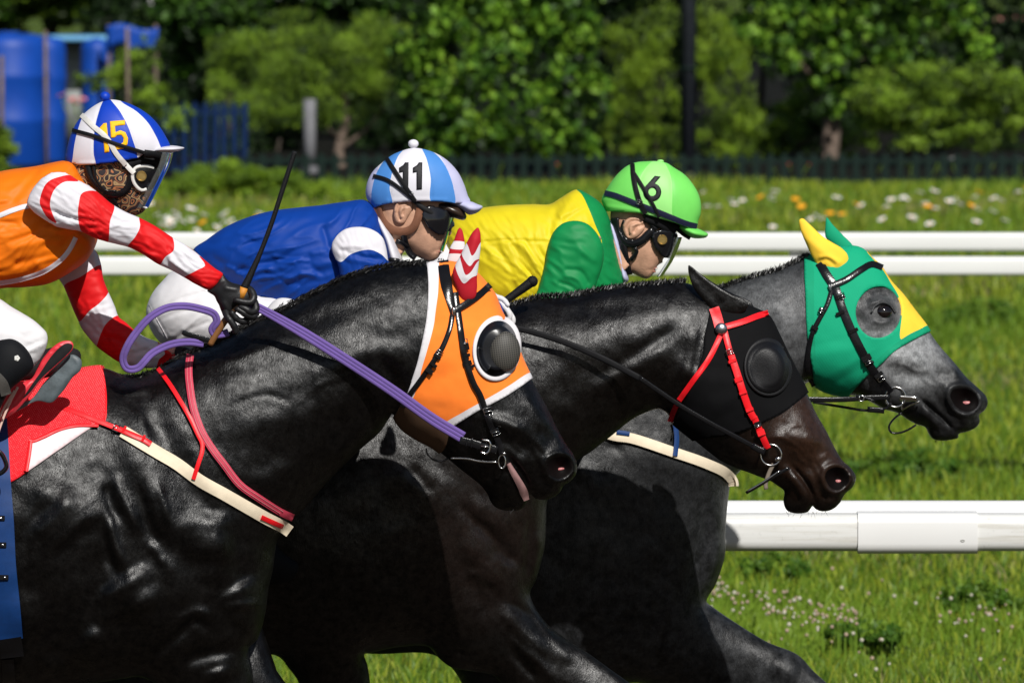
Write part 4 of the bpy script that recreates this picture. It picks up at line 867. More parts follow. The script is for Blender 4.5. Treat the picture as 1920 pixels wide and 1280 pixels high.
# breast strap on horse 3
bs3 = thing('breast_strap', 'cream breast strap with blue loops on the grey horse', 'breast strap', H3.near(1260,840), 'breast straps')
H3.strap('cream_band', cv('K',[(250,95),(370,138),(450,150),(640,212),(800,268),(890,312),(922,350),(925,372)]), 19, M['cream'], bs3, thick=.006, lift=.006)
H3.strap('blue_loop', cv('K',[(655,85),(662,150),(655,232)]), 9, M['blue_strap'], bs3, thick=.004, lift=.013)
H3.strap('blue_tab', cv('K',[(385,122),(445,130)]), 8, M['blue_strap'], bs3, thick=.004, lift=.013)
mb = MB(); c = PV(*cv('K',[(930,352)])[0], y3-.02); mb.ball((c.x,c.y,c.z), (.007,.012,.011), 10); mb.build('blue_buckle', M['blue_strap'], bs3)
H3.strap('neck_loop', cv('K',[(640,75),(650,100),(640,150)]), 3, M['black_strap'], bs3, thick=.004, lift=.01)

# saddle, saddle cloth, girth of horse 1
sc1 = thing('saddle_cloth', 'red mesh saddle cloth with pale turned-up corner', 'saddle cloth', H1.near(120,800))
M['sc_pale'] = cloth('pale_cloth', (.78,.62,.64), .8, .1)
H1.shell('cloth', SCLOTH, .007, [M['red_mesh'], M['sc_pale']], sc1, [(SC_WHITE,1)], sink=.0)
H1.strap('hem', cv('R',[(1075,218),(850,215),(650,258),(480,338),(352,385),(318,372)]), 6, M['red_strap'], sc1, thick=.004, lift=.008)
H1.strap('hem', cv('R',[(335,385),(318,520),(285,715)]), 8, M['red_strap'], sc1, thick=.005, lift=.009)
H1.strap('hem', [(191,690),(196,715),(199,749),(197,788)], 3, M['red_strap'], sc1, thick=.003, lift=.008)
gir = thing('girth', 'blue girth strap with black leather end at the frame edge', 'girth', H1.near(10,1000))
H1.strap('blue_web', [(-12,770),(-8,830),(-4,900),(2,980),(6,1060),(14,1140),(19,1198)], 48, M['blue_strap'], gir, thick=.006, lift=.006)
H1.strap('leather_end', [(18,1196),(21,1216),(23,1232)], 44, M['black_leather'], gir, thick=.008, lift=.008)
H1.strap('leather_end', [(14,1236),(16,1262),(17,1290)], 24, M['black_leather'], gir, thick=.008, lift=.006)
for (x, y) in ((2,971),(5,1021),(9,1082)):
    keeper(H1, gir, x-3, y, 20, 10, 0, M['black_leather'], .014)
    c = H1.near(x, y, .018); mb = MB(); mb.dome((c.x,c.y,c.z), .0038, .003, 12, 4); mb.build('stud', M['chrome'], gir)
sad = thing('saddle', 'small racing saddle with red edged black flap', 'saddle', PV(60,700,y1-.3))
Yf = y1-.30
M['saddle_black'] = plain('black_suede', (.010,.010,.011), .8, .25, scale=80)
M['saddle_grey'] = plain('worn_grey_leather', (.075,.095,.105), .5, .45, scale=30, var=.4, bump=.3)
M['saddle_red'] = plain('red_leather', (.60,.03,.045), .45, .45, scale=40)
FLAP = cv('Q',[(700,458),(775,463),(802,500),(790,555),(740,615),(600,745),(455,885),(335,1045),(205,1195),(130,1262),(-200,1400),(-500,1300),(-500,1000),(100,900),(330,880),(440,690),(560,540),(640,480)])
FBLK = cl(cv('Q',[(745,485),(790,505),(785,545),(735,605),(600,730),(440,880),(330,1020),(250,1090),(330,960),(450,790),(550,640),(640,540),(700,495)]), 2)
p = Piece(FLAP, Yf, 5, closed_lines=[FBLK], ratio=.35, fade=4, strokes=[(cv('Q',[(640,500),(520,610),(400,800),(230,1050),(100,1230)]), 5, 7)]); p.mesh('flap', [M['saddle_red'], M['saddle_black']], [(FBLK,1)], sad)
PAD = cv('Q',[(760,615),(800,608),(850,630),(885,665),(893,720),(872,785),(790,860),(705,985),(640,1060),(560,1132),(400,1115),(250,1190),(150,1240),(-100,1300),(100,1150),(330,1100),(480,915),(640,750)])
p = Piece(PAD, Yf+.03, 5, ratio=.3, fade=4, strokes=[(cv('Q',[(800,640),(860,700),(850,760),(700,900),(580,1080)]), 3, 3)]); p.mesh('panel', M['saddle_grey'], (), sad)
p = Piece([(-300,600),(-230,615),(-100,660),(20,672),(110,650),(150,660),(140,700),(60,720),(-100,730),(-300,720),(-340,650)], y1, 10, ratio=2.2); p.mesh('seat', M['saddle_black'], (), sad)
for k, (a, b) in enumerate((((195,960),(40,1290)),((160,1000),(0,1280)))):
    mb = MB(); ribbon(mb, [(*q, Yf-.03) for q in cv('Q',[a, ((a[0]+b[0])/2-6,(a[1]+b[1])/2), b, (b[0]-90,b[1]+260)])], 4.5, .003); mb.build('stirrup_leather', plain('pale_leather', (.60,.40,.34), .5), sad)
mb = MB(); ribbon(mb, [(*q, Yf-.05) for q in cv('R',[(-60,480),(10,520),(60,610),(70,670),(20,730),(-60,760)])], 9, .02); mb.build('stirrup', M['black_leather'], sad)

# ================================================================== jockeys
M['skin'] = plain('skin', (.47,.265,.175), .5, .35, scale=30, var=.28, bump=.35)
M['lips'] = plain('lips', (.42,.17,.13), .45, .4, scale=60)
M['skin_pink'] = plain('pink_nose_skin', (.66,.33,.25), .45, .4, scale=60)
M['orange_silk'] = cloth('orange_silk', (.72,.155,.003), .55, .2, .0, (7,7,12), (0,.4,0), spec=.2, crease=.11)
M['white_silk'] = cloth('white_silk', (.60,.585,.625), .6, .25, .0, (9,9,14), (0,.6,0), spec=.2, crease=.11)
M['red_silk'] = cloth('red_silk', (.58,.007,.009), .55, .2, .0, (9,9,14), (0,.6,0), spec=.2, crease=.11)
M['blue_silk'] = cloth('blue_silk', (.001,.036,.25), .6, .3, .0, (7,9,13), (0,-.5,0), spec=.2, crease=.04)
M['yellow_silk'] = cloth('yellow_silk', (.60,.49,.011), .55, .2, .0, (6,9,12), (0,.3,0), spec=.2, crease=.11)
M['green_silk'] = cloth('green_silk', (.004,.20,.055), .55, .2, .0, (7,9,12), (0,.3,0), spec=.2, crease=.11)
M['breeches'] = cloth('white_breeches', (.62,.61,.625), .6, .2, .0, (10,10,16), (0,.4,0), spec=.2, crease=.10)
M['glove_black'] = plain('black_glove_leather', (.008,.008,.009), .45, .35, scale=60, bump=.3)
M['glove_white'] = cloth('white_glove', (.62,.61,.62), .6, .3)
M['boot'] = plain('black_boot', (.004,.0045,.006), .7, .15, scale=60)
M['helmet_blue'] = cloth('royal_blue_cover', (.003,.04,.40), .5, .06, .0, (6,6,6), spec=.3)
M['helmet_white'] = cloth('white_cover', (.62,.61,.66), .55, .06, .0, (6,6,6), spec=.2)
M['helmet_sky'] = cloth('sky_blue_cover', (.06,.21,.54), .55, .06, .0, (6,6,6), spec=.2)
M['helmet_lav'] = cloth('lavender_cover', (.44,.44,.62), .55, .06, .0, (6,6,6), spec=.2)
M['helmet_green'] = cloth('bright_green_cover', (.15,.58,.10), .5, .05, .0, (6,6,6), spec=.3)
M['helmet_lime'] = cloth('lime_cover', (.28,.68,.19), .5, .05, .0, (6,6,6), spec=.3)
M['number_yellow'] = plain('yellow_number', (.90,.46,.006), .6, .3, scale=60)
M['number_black'] = plain('black_number', (.008,.008,.010), .6, .3, scale=60)
M['brown_pad'] = plain('brown_padding', (.16,.066,.035), .75, .3, scale=60, bump=.3)
M['lens_black'] = plain('dark_lens', (.006,.006,.008), .1, .7, bump=0)
M['navy_band'] = plain('navy_band', (.010,.012,.035), .5, .35, scale=60)
M['white_rubber'] = plain('white_rubber', (.60,.59,.56), .5, .4, scale=60)
vis, N, L, b = nt('clear_visor'); N.remove(b); out = N['Material Output']
tr = N.new('ShaderNodeBsdfTransparent'); tr.inputs[0].default_value = (.92,.94,.95,1); gl = N.new('ShaderNodeBsdfGlossy'); gl.inputs['Roughness'].default_value = .05
df = N.new('ShaderNodeBsdfDiffuse'); df.inputs[0].default_value = (.62,.64,.60,1)
fr = N.new('ShaderNodeFresnel'); fr.inputs['IOR'].default_value = 1.1; mx = N.new('ShaderNodeMixShader'); mx2 = N.new('ShaderNodeMixShader'); mx2.inputs[0].default_value = .08
L.new(tr.outputs[0], mx2.inputs[1]); L.new(df.outputs[0], mx2.inputs[2]); L.new(fr.outputs[0], mx.inputs[0]); L.new(mx2.outputs[0], mx.inputs[1]); L.new(gl.outputs[0], mx.inputs[2]); L.new(mx.outputs[0], out.inputs['Surface'])
M['visor'] = vis
pais, N, L, b = nt('paisley_cloth'); v = _coord(N, L); ns = N.new('ShaderNodeTexNoise'); ns.inputs['Scale'].default_value = 48; ns.inputs['Detail'].default_value = 0; L.new(v, ns.inputs['Vector'])
ml = N.new('ShaderNodeMath'); ml.operation = 'MULTIPLY'; ml.inputs[1].default_value = 3.6; L.new(ns.outputs['Fac'], ml.inputs[0]); frc = N.new('ShaderNodeMath'); frc.operation = 'FRACT'; L.new(ml.outputs[0], frc.inputs[0])
L.new(_ramp(N, L, frc.outputs[0], [(0,(.012,.008,.010)),(.42,(.016,.010,.012)),(.50,(.36,.24,.11)),(.66,(.28,.17,.08)),(.72,(.02,.012,.012)),(.82,(.02,.012,.012)),(.88,(.40,.15,.05)),(.98,(.36,.13,.05))]), b.inputs['Base Color']); b.inputs['Roughness'].default_value = .65
M['paisley'] = pais

def body_mesh(head, tubes, parent, mat):
    """one continuous figure: head, neck, trunk, arms, legs grown together"""
    mb = MB()
    for pts, rs in tubes: mb.tube([PV(*p) for p in pts], rs, 14)
    o = len(head.V3); F = [tuple(f) for f in head.F3.tolist()]+[tuple(i+o for i in f) for f in mb.F]
    me = mesh_data('tmp', np.vstack([head.V3, np.array(mb.V)]), F, mat); ob = bpy.data.objects.new('tmp', me); COL.objects.link(ob)
    md = ob.modifiers.new('r', 'REMESH'); md.mode = 'VOXEL'; md.voxel_size = .0042
    md2 = ob.modifiers.new('s', 'SMOOTH'); md2.factor = .5; md2.iterations = 2
    dg = bpy.context.evaluated_depsgraph_get(); nm = bpy.data.meshes.new_from_object(ob.evaluated_get(dg)); bpy.data.objects.remove(ob)
    nm.name = 'body'; nm.materials.clear(); nm.materials.append(mat); nm.polygons.foreach_set('use_smooth', np.ones(len(nm.polygons), bool))
    return link(bpy.data.objects.new('body', nm), parent)
def join_pieces(name, plist, parent, mats):
    V = []; F = []; mi = []; o = 0
    for p, zl in plist:
        m = p.zones(zl) if not isinstance(zl, int) else np.full(len(p.T), zl)
        V.append(p.V3); F.append(p.F3+o); mi += [m, m]; o += len(p.V3)
    return mesh_obj(name, np.vstack(V), np.vstack(F), mats, parent, np.concatenate(mi))
def tiltY(u0, Y0, u1, Y1): return lambda u, v: Y0+(np.clip((np.asarray(u,float)-u0)/(u1-u0),-.3,1.3))*(Y1-Y0)
def visor_sheet(name, prof, Y, half, back, parent, mat, ang=58):
    q = smooth_path(prof, 4); n = len(q); K = 21; V = []; F = []
    for s_ in (0, 1):
        for i in range(K):
            t = (i/(K-1)*2-1)*math.radians(ang); 
            pp = P(q[:,0]-back*(1-math.cos(t))-s_*1.0, q[:,1], np.full(n, Y+half*math.sin(t))); V += pp.tolist()
    m = K*n
    for i in range(K-1):
        for j in range(n-1):
            F.append((i*n+j, (i+1)*n+j, (i+1)*n+j+1, i*n+j+1)); F.append((m+i*n+j, m+i*n+j+1, m+(i+1)*n+j+1, m+(i+1)*n+j))
    for i in range(K-1):
        F.append((i*n, m+i*n, m+(i+1)*n, (i+1)*n)); F.append((i*n+n-1, (i+1)*n+n-1, m+(i+1)*n+n-1, m+i*n+n-1))
    return mesh_obj(name, V, F, mat, parent)
def disc(piece, u, v, r, mat, parent, name, lift=.014, depth=.006):
    c = piece.near(u, v, lift); mb = MB(); s_ = piece.mpp
    mb.tube([(c.x,c.y+.006,c.z),(c.x,c.y-depth*.6,c.z)], r*s_, 24); mb.ring((c.x,c.y-depth*.6,c.z), r*s_*.86, .0016, 24, 6); return mb.build(name, mat, parent, sharp=40)
def ear_part(out, Y, parent, mat, st):
    p = Piece(out, Y, 2.0, ratio=.55, strokes=st, fade=3); return p.mesh('ear', mat, (), parent)
def wrinkles(pts_list, seed, n, amp, sig=(3,6)):
    """creases across a sleeve: list of (start, end) corridors -> strokes"""
    rg = random.Random(seed); out = []
    for (a, b) in pts_list:
        for _ in range(n):
            t = rg.random(); c = (a[0]+(b[0]-a[0])*t, a[1]+(b[1]-a[1])*t); an = rg.uniform(-.5,.5); dx, dy = b[0]-a[0], b[1]-a[1]; L_ = math.hypot(dx,dy); ux, uy = dx/L_, dy/L_
            ln = rg.uniform(12,34); d = (ux*math.cos(an)-uy*math.sin(an), uy*math.cos(an)+ux*math.sin(an)); off = rg.uniform(-18,18)
            c = (c[0]-uy*off, c[1]+ux*off); out.append(([(c[0]-d[0]*ln, c[1]-d[1]*ln), c, (c[0]+d[0]*ln, c[1]+d[1]*ln+rg.uniform(-4,4))], rg.uniform(*sig), rg.choice((-1,1,1))*amp*rg.uniform(.5,1.2)))
    return out
def glove(parent, mat, palm, Y, fingers, thumb, ratio=.75, name='glove', st=()):
    """gloved fist: palm swelling into wrist, four bent fingers, thumb from the side of the palm"""
    p = Piece(palm, Y, 2.5, ratio=ratio, strokes=st, fade=4); mb = MB(); mb.add(p.V3, p.F3)
    for q, r in list(fingers)+[thumb]:
        s_ = smooth_path(q, 2.0); tp = np.linspace(0,1,len(s_)); rr = r*(1-.22*tp); rr[-1] *= .55; rr[-2] *= .85
        for kn in (.36,.68): rr = rr*(1+.09*np.exp(-((tp-kn)/.06)**2))
        mb.tube([PV(*a) for a in s_], list(rr*Y/FPX), 12)
    return mb.build(name, mat, parent)

def helmet_piece(top, brim, Y, drop, lines, strokes, ratio=.9):
    """cap over a skull: the whole egg is swelled, then only what lies above the brim line is kept"""
    b = np.array(brim, float); n = len(b); ext = b.copy(); ext[:,1] += drop*np.sin(np.pi*(np.arange(n)+1)/(n+1))
    top = np.array(top, float); c = top.mean(0); big = c+(top-c)*1.25
    clip = cl(np.vstack([big, b]), 3)
    p = Piece(np.vstack([top, ext]).tolist(), Y, 3.2, ratio=ratio, closed_lines=[clip]+lines, strokes=strokes, fade=4); p.keep = inside(clip, p.cen); return p
def folds(seed, ang, amp, len_=70., wid=16., sharp=1.6):
    """soft cloth creases: stretched ridged noise, amplitude in metres"""
    ca, sa = math.cos(math.radians(ang)), math.sin(math.radians(ang))
    def f(u, v):
        out = np.zeros(len(u))
        for i, (x, y) in enumerate(zip(u, v)):
            w = noise.noise(Vector((x*.012, y*.012, seed+9)))*22
            a = (x*ca+y*sa)/len_; b = (-x*sa+y*ca+w)/wid
            r = 1-abs(noise.noise(Vector((a, b, seed))))*2; m = .5+.5*noise.noise(Vector((x*.009, y*.009, seed+31)))*1.6
            out[i] = amp*max(m,0)*(max(r,0)**sharp-.35)+amp*.5*noise.noise(Vector((a*2.1, b*1.7, seed+5)))
        return out
    return f
# ---------------------------------------------------------------- jockey 15
j1 = thing('person', 'jockey in orange silks with red and white striped sleeves, blue and white cap', 'person', PV(0,640,y1), 'jockeys')
HEAD1 = cv('A',[(430,470),(480,400),(600,360),(760,370),(880,420),(925,500),(925,580),(902,640),(914,690),(896,716),(868,728),(872,750),(856,780),(830,797),(792,806),(740,795),(690,765),(640,720),(590,740),(500,760),(420,700),(400,560)])
hd1 = Piece(HEAD1, y1, 3, ratio=.60, strokes=[(cv('A',[(880,640),(905,690)]), 5, 5), (cv('A',[(880,610),(870,650)]), 5, -5)], closed_lines=[cl(cv('A',[(868,640),(930,620),(940,720),(880,716),(872,690)]),2)])
NOSE = cl(cv('A',[(868,640),(930,620),(940,720),(880,716),(872,690)]),2)
body_mesh(hd1, [([(140,400,y1),(110,400,y1),(0,440,y1),(-200,500,y1),(-260,520,y1)], [.05,.09,.11,.11,.10]), ([(110,390,y1-.14),(250,450,y1-.18),(370,518,y1-.17)], [.028,.02,.014]), ([(140,440,y1+.13),(155,520,y1+.19),(170,600,y1+.175),(215,640,y1+.155),(330,660,y1+.10)], [.025,.022,.02,.02,.016]),
   ([(-230,520,y1-.1),(-60,590,y1-.28),(30,645,y1-.32),(-10,740,y1-.375),(-55,880,y1-.385)], [.07,.045,.03,.026,.022]), ([(-230,520,y1+.1),(-60,590,y1+.28),(40,640,y1+.32),(20,740,y1+.33),(-80,880,y1+.32)], [.07,.045,.03,.026,.022])], j1, M['skin_pink'])
hd1.shell('balaclava', None, .0045, M['paisley'], j1, face_sel=~inside(NOSE, hd1.cen), sink=.001)
HEL1T = cv('A',[(393,485),(398,425),(420,340),(450,272),(495,212),(560,158),(620,127),(668,118),(740,130),(820,163),(895,212),(950,270),(992,335),(1022,400)]); HEL1B = cv('A',[(1012,430),(940,437),(868,442),(830,466),(760,482),(670,498),(560,507),(470,510),(425,500)])
W1a = cl(cv('A',[(620,110),(600,170),(575,260),(563,350),(562,440),(570,520),(430,530),(436,470),(448,380),(470,290),(510,190),(560,130)]), 3)
W1b = cl(cv('A',[(655,100),(720,190),(768,280),(800,370),(820,430),(830,470),(1020,460),(975,420),(940,345),(890,260),(820,190),(740,140),(690,100)]), 3)
D1 = lin(cv('A',[(598,288),(622,262),(640,260),(656,431),(628,437),(617,308),(601,314)]), 2)
D5 = lin(cv('A',[(660,250),(748,243),(751,270),(690,277),(693,315),(722,303),(752,315),(768,350),(765,385),(742,412),(705,418),(668,402),(684,378),(712,390),(738,376),(742,350),(728,330),(702,332),(690,345),(666,348)]), 2)
hel1 = helmet_piece(HEL1T, HEL1B, y1, 42, [W1a, W1b, D1, D5], [(cv('A',[(665,130),(730,215),(775,300),(805,385),(825,460)]), 2.5, -2), (cv('A',[(600,160),(575,260),(562,360),(566,500)]), 2.5, -2), (cv('A',[(480,500),(600,495),(760,470)]), 3, 2)])
hz = hel1.shell('helmet', None, .0, [M['helmet_blue'], M['helmet_white']], j1, [(W1a,1),(W1b,1)], face_sel=hel1.keep, sink=.006)
pk = Piece(cv('A',[(860,436),(900,420),(960,402),(1020,396),(1080,402),(1106,408),(1080,424),(1030,433),(940,436)]), y1, 2.5, ratio=9.0, fade=2); pk.mesh('peak', M['helmet_white'], (), hz)
c = PV(*cv('A',[(630,100)])[0], y1); mb = MB(); mb.ball((c.x,c.y,c.z), (.0135,.0135,.0125), 16); mb.tube([(c.x,c.y,c.z-.02),(c.x,c.y,c.z)], .006, 10); mb.build('pom_pom', M['helmet_blue'], hz)
hel1.shell('digit', D1, .0018, M['number_yellow'], hz, both=False, sink=.001); hel1.shell('digit', D5, .0018, M['number_yellow'], hz, both=False, sink=.001)
hel1.strap('goggle_strap', cv('A',[(487,208),(560,278),(640,348),(700,445),(755,510)]), 9.5, M['white_rubber'], hz, thick=.002, lift=.002)
hel1.strap('band', cv('A',[(432,300),(560,335),(700,385),(865,437)]), 7, M['black_strap'], hz, thick=.002, lift=.0045)
gg = hd1.shell('goggles', cl(cv('A',[(800,530),(850,512),(920,520),(932,580),(915,640),(880,662),(840,655),(805,600)])), .013, M['lens_black'], j1)
hd1.strap('goggle_frame', cv('A',[(925,525),(870,515),(810,530),(795,580),(812,630),(850,662),(880,655)]), 6, M['white_rubber'], gg, thick=.006, lift=.011)
hd1.strap('goggle_strap', cv('A',[(740,490),(775,530),(805,560)]), 9, M['white_rubber'], gg, thick=.004, lift=.016)
u, v = cv('A',[(849,577)])[0]; disc(hd1, u, v, 9.6, M['brass'], gg, 'vent_disc', .016)
mb = MB()
for pth, w in ((cv('A',[(520,500),(540,580),(590,650),(660,690),(730,680),(775,630),(785,560),(760,500)]), 13), (cv('A',[(610,670),(670,730),(700,790)]), 16), (cv('A',[(560,510),(575,600),(630,665),(700,670)]), 7)):
    hd1.strap('', pth, w, None, thick=.009, lift=.004, mb=mb)
mb.build('chin_harness', M['black_leather'], j1)
mb = MB(); hd1.strap('', cv('A',[(740,510),(850,470),(960,500)]), 20, None, thick=.010, lift=.008, mb=mb); mb.build('brow_pad', M['black_strap'], j1)
visor_sheet('visor', cv('A',[(1040,432),(1018,510),(975,600),(930,690),(888,770)]), y1, .085, 42, j1, M['visor'])
mb = MB(); hel1.strap('', cv('A',[(865,440),(930,450),(985,470)]), 14, None, thick=.012, lift=.010, mb=mb); mb.build('visor_hinge', M['black_strap'], j1)
T1 = [(-310,480),(-200,405),(-100,352),(0,322),(62,313),(122,302),(136,306),(152,330),(172,365),(184,410),(182,450),(165,485),(130,512),(90,532),(50,538),(0,541),(-80,560),(-180,600),(-280,620),(-335,560)]
t1 = Piece(T1, y1, 3.8, power=.36, ratio=1.25, strokes=wrinkles([((0,430),(150,420)),((60,500),(150,450)),((10,380),(110,340))], 5, 5, 5, (5,9))+[(cv('A',[(60,1000),(200,980),(350,900),(430,870)]), 9, 7), (cv('A',[(100,1100),(300,1050),(440,930)]), 7, -7), (cv('A',[(440,900),(520,960),(560,1020)]), 8, 8), (cv('A',[(0,1010),(180,930)]), 8, -5)], fade=8, wr=folds(1, -24, .007, 75, 16, 2.4))
zs = lambda *p: cl(cv('A', p), 3); zb = lambda *p: cl(cv('B', p), 3)
R1 = [zs((305,600),(350,583),(420,572),(470,606),(385,612),(325,660),(300,745),(318,810),(338,858),(288,830),(250,770),(238,735),(252,670),(275,625)),
      zs((490,682),(540,664),(610,680),(685,750),(660,850),(640,985),(560,950),(488,905),(468,810),(473,740)),
      zs((838,815),(940,868),(1030,935),(1042,1020),(992,1062),(945,1120),(850,1060),(765,1010),(815,935),(840,880)),
      zs((1195,1055),(1238,1085),(1360,1160),(1260,1290),(1100,1195),(1180,1142),(1230,1112))]
SL1 = cv('A',[(162,745),(175,690),(205,640),(250,590),(310,555),(390,555),(465,600),(530,632),(600,685),(668,742),(750,790),(840,828),(930,875),(1025,938),(1105,985),(1170,1030),(1235,1085),(1290,1130),(1338,1165),(1310,1215),(1258,1258),(1180,1228),(1115,1190),(1030,1142),(940,1100),(860,1048),(775,1005),(700,985),(630,968),(560,945),(490,910),(410,895),(340,880),(270,840),(205,795)])
yS = tiltY(60, y1-.20, 410, y1-.165)
s1 = Piece(SL1, yS, 3.2, power=.42, ratio=.8, closed_lines=R1, strokes=wrinkles([((110,400),(200,420)),((200,420),(300,475)),((300,475),(400,535))], 3, 7, 4, (2.5,5))+[(cv('A',[(330,790),(480,850),(620,900)]), 4, -4), (cv('A',[(480,770),(640,850),(800,900)]), 6, 3)], fade=5, wr=folds(2, 32, .005, 60, 9, 2.4))
R2 = [zb((385,115),(480,62),(610,-10),(630,60),(655,140),(600,215),(540,262),(470,330),(435,260),(405,180)), zb((640,338),(715,292),(810,375),(762,440),(728,505),(718,590),(580,500),(588,450),(610,390)), zb((940,440),(985,470),(1105,515),(1040,610),(945,620),(952,560),(990,520),(970,490))]
SL2 = cv('B',[(370,-60),(480,-120),(570,-100),(605,-20),(620,70),(650,150),(690,240),(712,300),(760,338),(805,380),(870,422),(945,450),(1010,478),(1095,520),(1060,600),(950,605),(880,608),(800,598),(715,572),(640,524),(585,482),(530,422),(490,370),(465,315),(440,260),(408,180),(378,110),(352,65)])
s2 = Piece(SL2, tiltY(120, y1+.20, 340, y1+.10), 3.6, ratio=.85, closed_lines=R2, strokes=wrinkles([((150,540),(190,640)),((200,650),(310,670))], 9, 8, 4, (2.5,5)), fade=5, wr=folds(3, -20, .0045, 40, 12))
sh1 = join_pieces('shirt', [(t1, 0), (s1, [(SL1,1)]+[(r,2) for r in R1]), (s2, [(SL2,1)]+[(r,2) for r in R2])], j1, [M['orange_silk'], M['white_silk'], M['red_silk']])
for pth, w in ((cv('A',[(-200,890),(0,812),(80,780),(170,756),(235,768)]), 9), (cv('A',[(-200,1230),(0,1218),(150,1190),(280,1140),(375,1070),(425,1005),(455,945)]), 9)):
    t1.strap('piping', pth, w, M['white_silk'], sh1, thick=.0015, lift=.0008)
BR1 = [(-320,520),(-200,500),(-100,520),(-30,548),(0,561)]+cv('Q',[(120,88),(250,163),(370,238),(450,308),(505,368),(520,430),(512,500),(490,565),(440,655),(370,735),(300,790)])+[(20,720),(-60,740),(-200,700),(-320,640)]
b1_ = Piece(BR1, tiltY(-200, y1-.24, 80, y1-.33), 5, ratio=.9, strokes=[(cv('Q',[(300,520),(400,480),(490,450)]), 3, -4), (cv('Q',[(310,570),(400,520),(500,480)]), 3, 4), (cv('Q',[(330,610),(420,590),(500,520)]), 3, -4), (cv('Q',[(350,660),(430,640),(490,570)]), 3, -4), (cv('Q',[(0,180),(150,200),(260,330)]), 8, 4)], fade=5, wr=folds(9, 20, .004, 60, 18))
b2_ = Piece(BR1, tiltY(-200, y1+.24, 80, y1+.33), 8, ratio=.9); b3_ = Piece([(-350,500),(-200,470),(-120,520),(-120,620),(-220,660),(-360,620)], y1, 10, ratio=2.4)
join_pieces('breeches', [(b1_,0),(b2_,0),(b3_,0)], j1, [M['breeches']])
BT1 = cv('Q',[(-60,480),(60,440),(130,438),(205,470),(275,532),(332,612),(360,680),(366,745),(322,805),(220,900),(120,985),(0,1200),(-150,1500),(-250,1750),(-150,1900),(-50,1990),(-250,2020),(-450,1930),(-440,1700),(-330,1300),(-200,800)])
bt = Piece(BT1, y1-.392, 5, ratio=.85); bt.mesh('boot', M['boot'], (), j1); b = Piece(BT1, y1+.345, 9, ratio=.85); b.mesh('boot', M['boot'], (), j1)
mb = MB(); bt_c = cv('Q',[(185,648)])[0]
for k in range(5):
    a = k*2*math.pi/5; c = bt.near(bt_c[0]+3.0*math.cos(a), bt_c[1]+3.0*math.sin(a), .002); mb.ball((c.x,c.y,c.z), (.0038,.001,.0038), 8)
mb.build('flower_emblem', M['white_rubber'], j1)
bt.strap('heel_mesh', cv('Q',[(-40,850),(30,930),(70,1050)]), 20, plain('dark_mesh', (.05,.045,.04), .7, scale=200, bump=.4), j1, thick=.004, lift=.002)
yg = y1-.165; tq = lambda pts, d=0.0: [(*p, yg-d) for p in cv('T', pts)]
tg = lambda pts, ds: [(*p, yg-d) for p, d in zip(cv('T', pts), ds)]
glove(j1, M['glove_black'], cv('T',[(345,460),(430,395),(545,232),(600,300),(660,345),(740,370),(830,395),(900,425),(950,470),(966,540),(962,620),(920,690),(840,720),(760,730),(700,760),(640,790),(570,800),(530,730),(500,650),(470,600),(440,535)]), yg,
   [(tg([(860,420),(935,470),(962,550),(930,610),(850,615),(740,590),(705,578)], (.0,.012,.022,.03,.034,.034,.03)), 7.6), (tg([(930,560),(985,640),(985,720),(930,745),(850,700),(760,672)], (.0,.014,.022,.03,.034,.03)), 7.6),
    (tg([(940,680),(985,745),(965,800),(890,790),(800,735),(720,690)], (.0,.012,.02,.028,.032,.03)), 7.4), (tg([(880,760),(880,835),(830,870),(760,850),(700,790),(660,730)], (.0,.01,.018,.024,.028,.03)), 6.8)],
   (tg([(590,740),(620,810),(670,880),(710,950),(730,1040)], (.01,.022,.026,.024,.02)), 7.4), st=[(cv('T',[(600,420),(720,430)]), 6, 4), (cv('T',[(480,380),(560,330)]), 3, -2), (cv('T',[(560,640),(640,760)]), 6, 4)])
glove(j1, M['glove_black'], [(325,655),(345,648),(372,658),(385,680),(370,700),(345,700),(328,690)], y1+.10, [([(370,660,y1+.09),(392,672,y1+.08),(388,690,y1+.07),(365,690,y1+.07)], 6), ([(372,670,y1+.1),(394,684,y1+.09),(386,700,y1+.08),(362,696,y1+.07)], 6), ([(366,680,y1+.11),(386,694,y1+.1),(378,708,y1+.09),(356,702,y1+.08)], 6), ([(356,690,y1+.12),(374,702,y1+.11),(366,714,y1+.1),(348,706,y1+.09)], 5.5)], ([(345,655,y1+.09),(362,664,y1+.07),(378,676,y1+.065)], 6))
wp1 = thing('whip', 'long black riding whip with orange grip in the black gloved hand', 'whip', PV(445,560,yg), 'riding whips')
M['whip_black'] = plain('black_whip', (.006,.006,.007), .5, .2, scale=200, bump=.6)
mb = MB(); ptube(mb, tg([(835,430),(880,340),(935,220),(1035,0)], (.012,.012,.012,.012))+[(508,422,yg-.012),(530,355,yg-.012),(553,284,yg-.012)], 5.2, taper=([0,.12,.3,1],[1.5,1.2,.85,.9])); mb.build('shaft', M['whip_black'], wp1)
mb = MB(); ptube(mb, tg([(795,555),(838,420)], (.012,.012)), 8.0); mb.build('grip', plain('orange_grip', (.52,.20,.015), .6, scale=120, bump=.4), wp1)
mb = MB(); ptube(mb, tg([(380,1180),(470,1030),(590,850),(720,690),(800,560)], (-.005,.0,.004,.01,.012)), 6.5); mb.build('handle', plain('brown_handle', (.20,.085,.025), .5, scale=60), wp1)
mb = MB(); ribbon(mb, tg([(10,1015),(150,1060),(300,1105),(420,1135)], (.0,.0,.0,.0)), 11, .004, taper=([0,.06,1],[.6,1,1]), roundness=.1); mb.build('flap', M['black_leather'], wp1)
mb = MB(); c = PV(*cv('T',[(912,298)])[0], yg-.012)
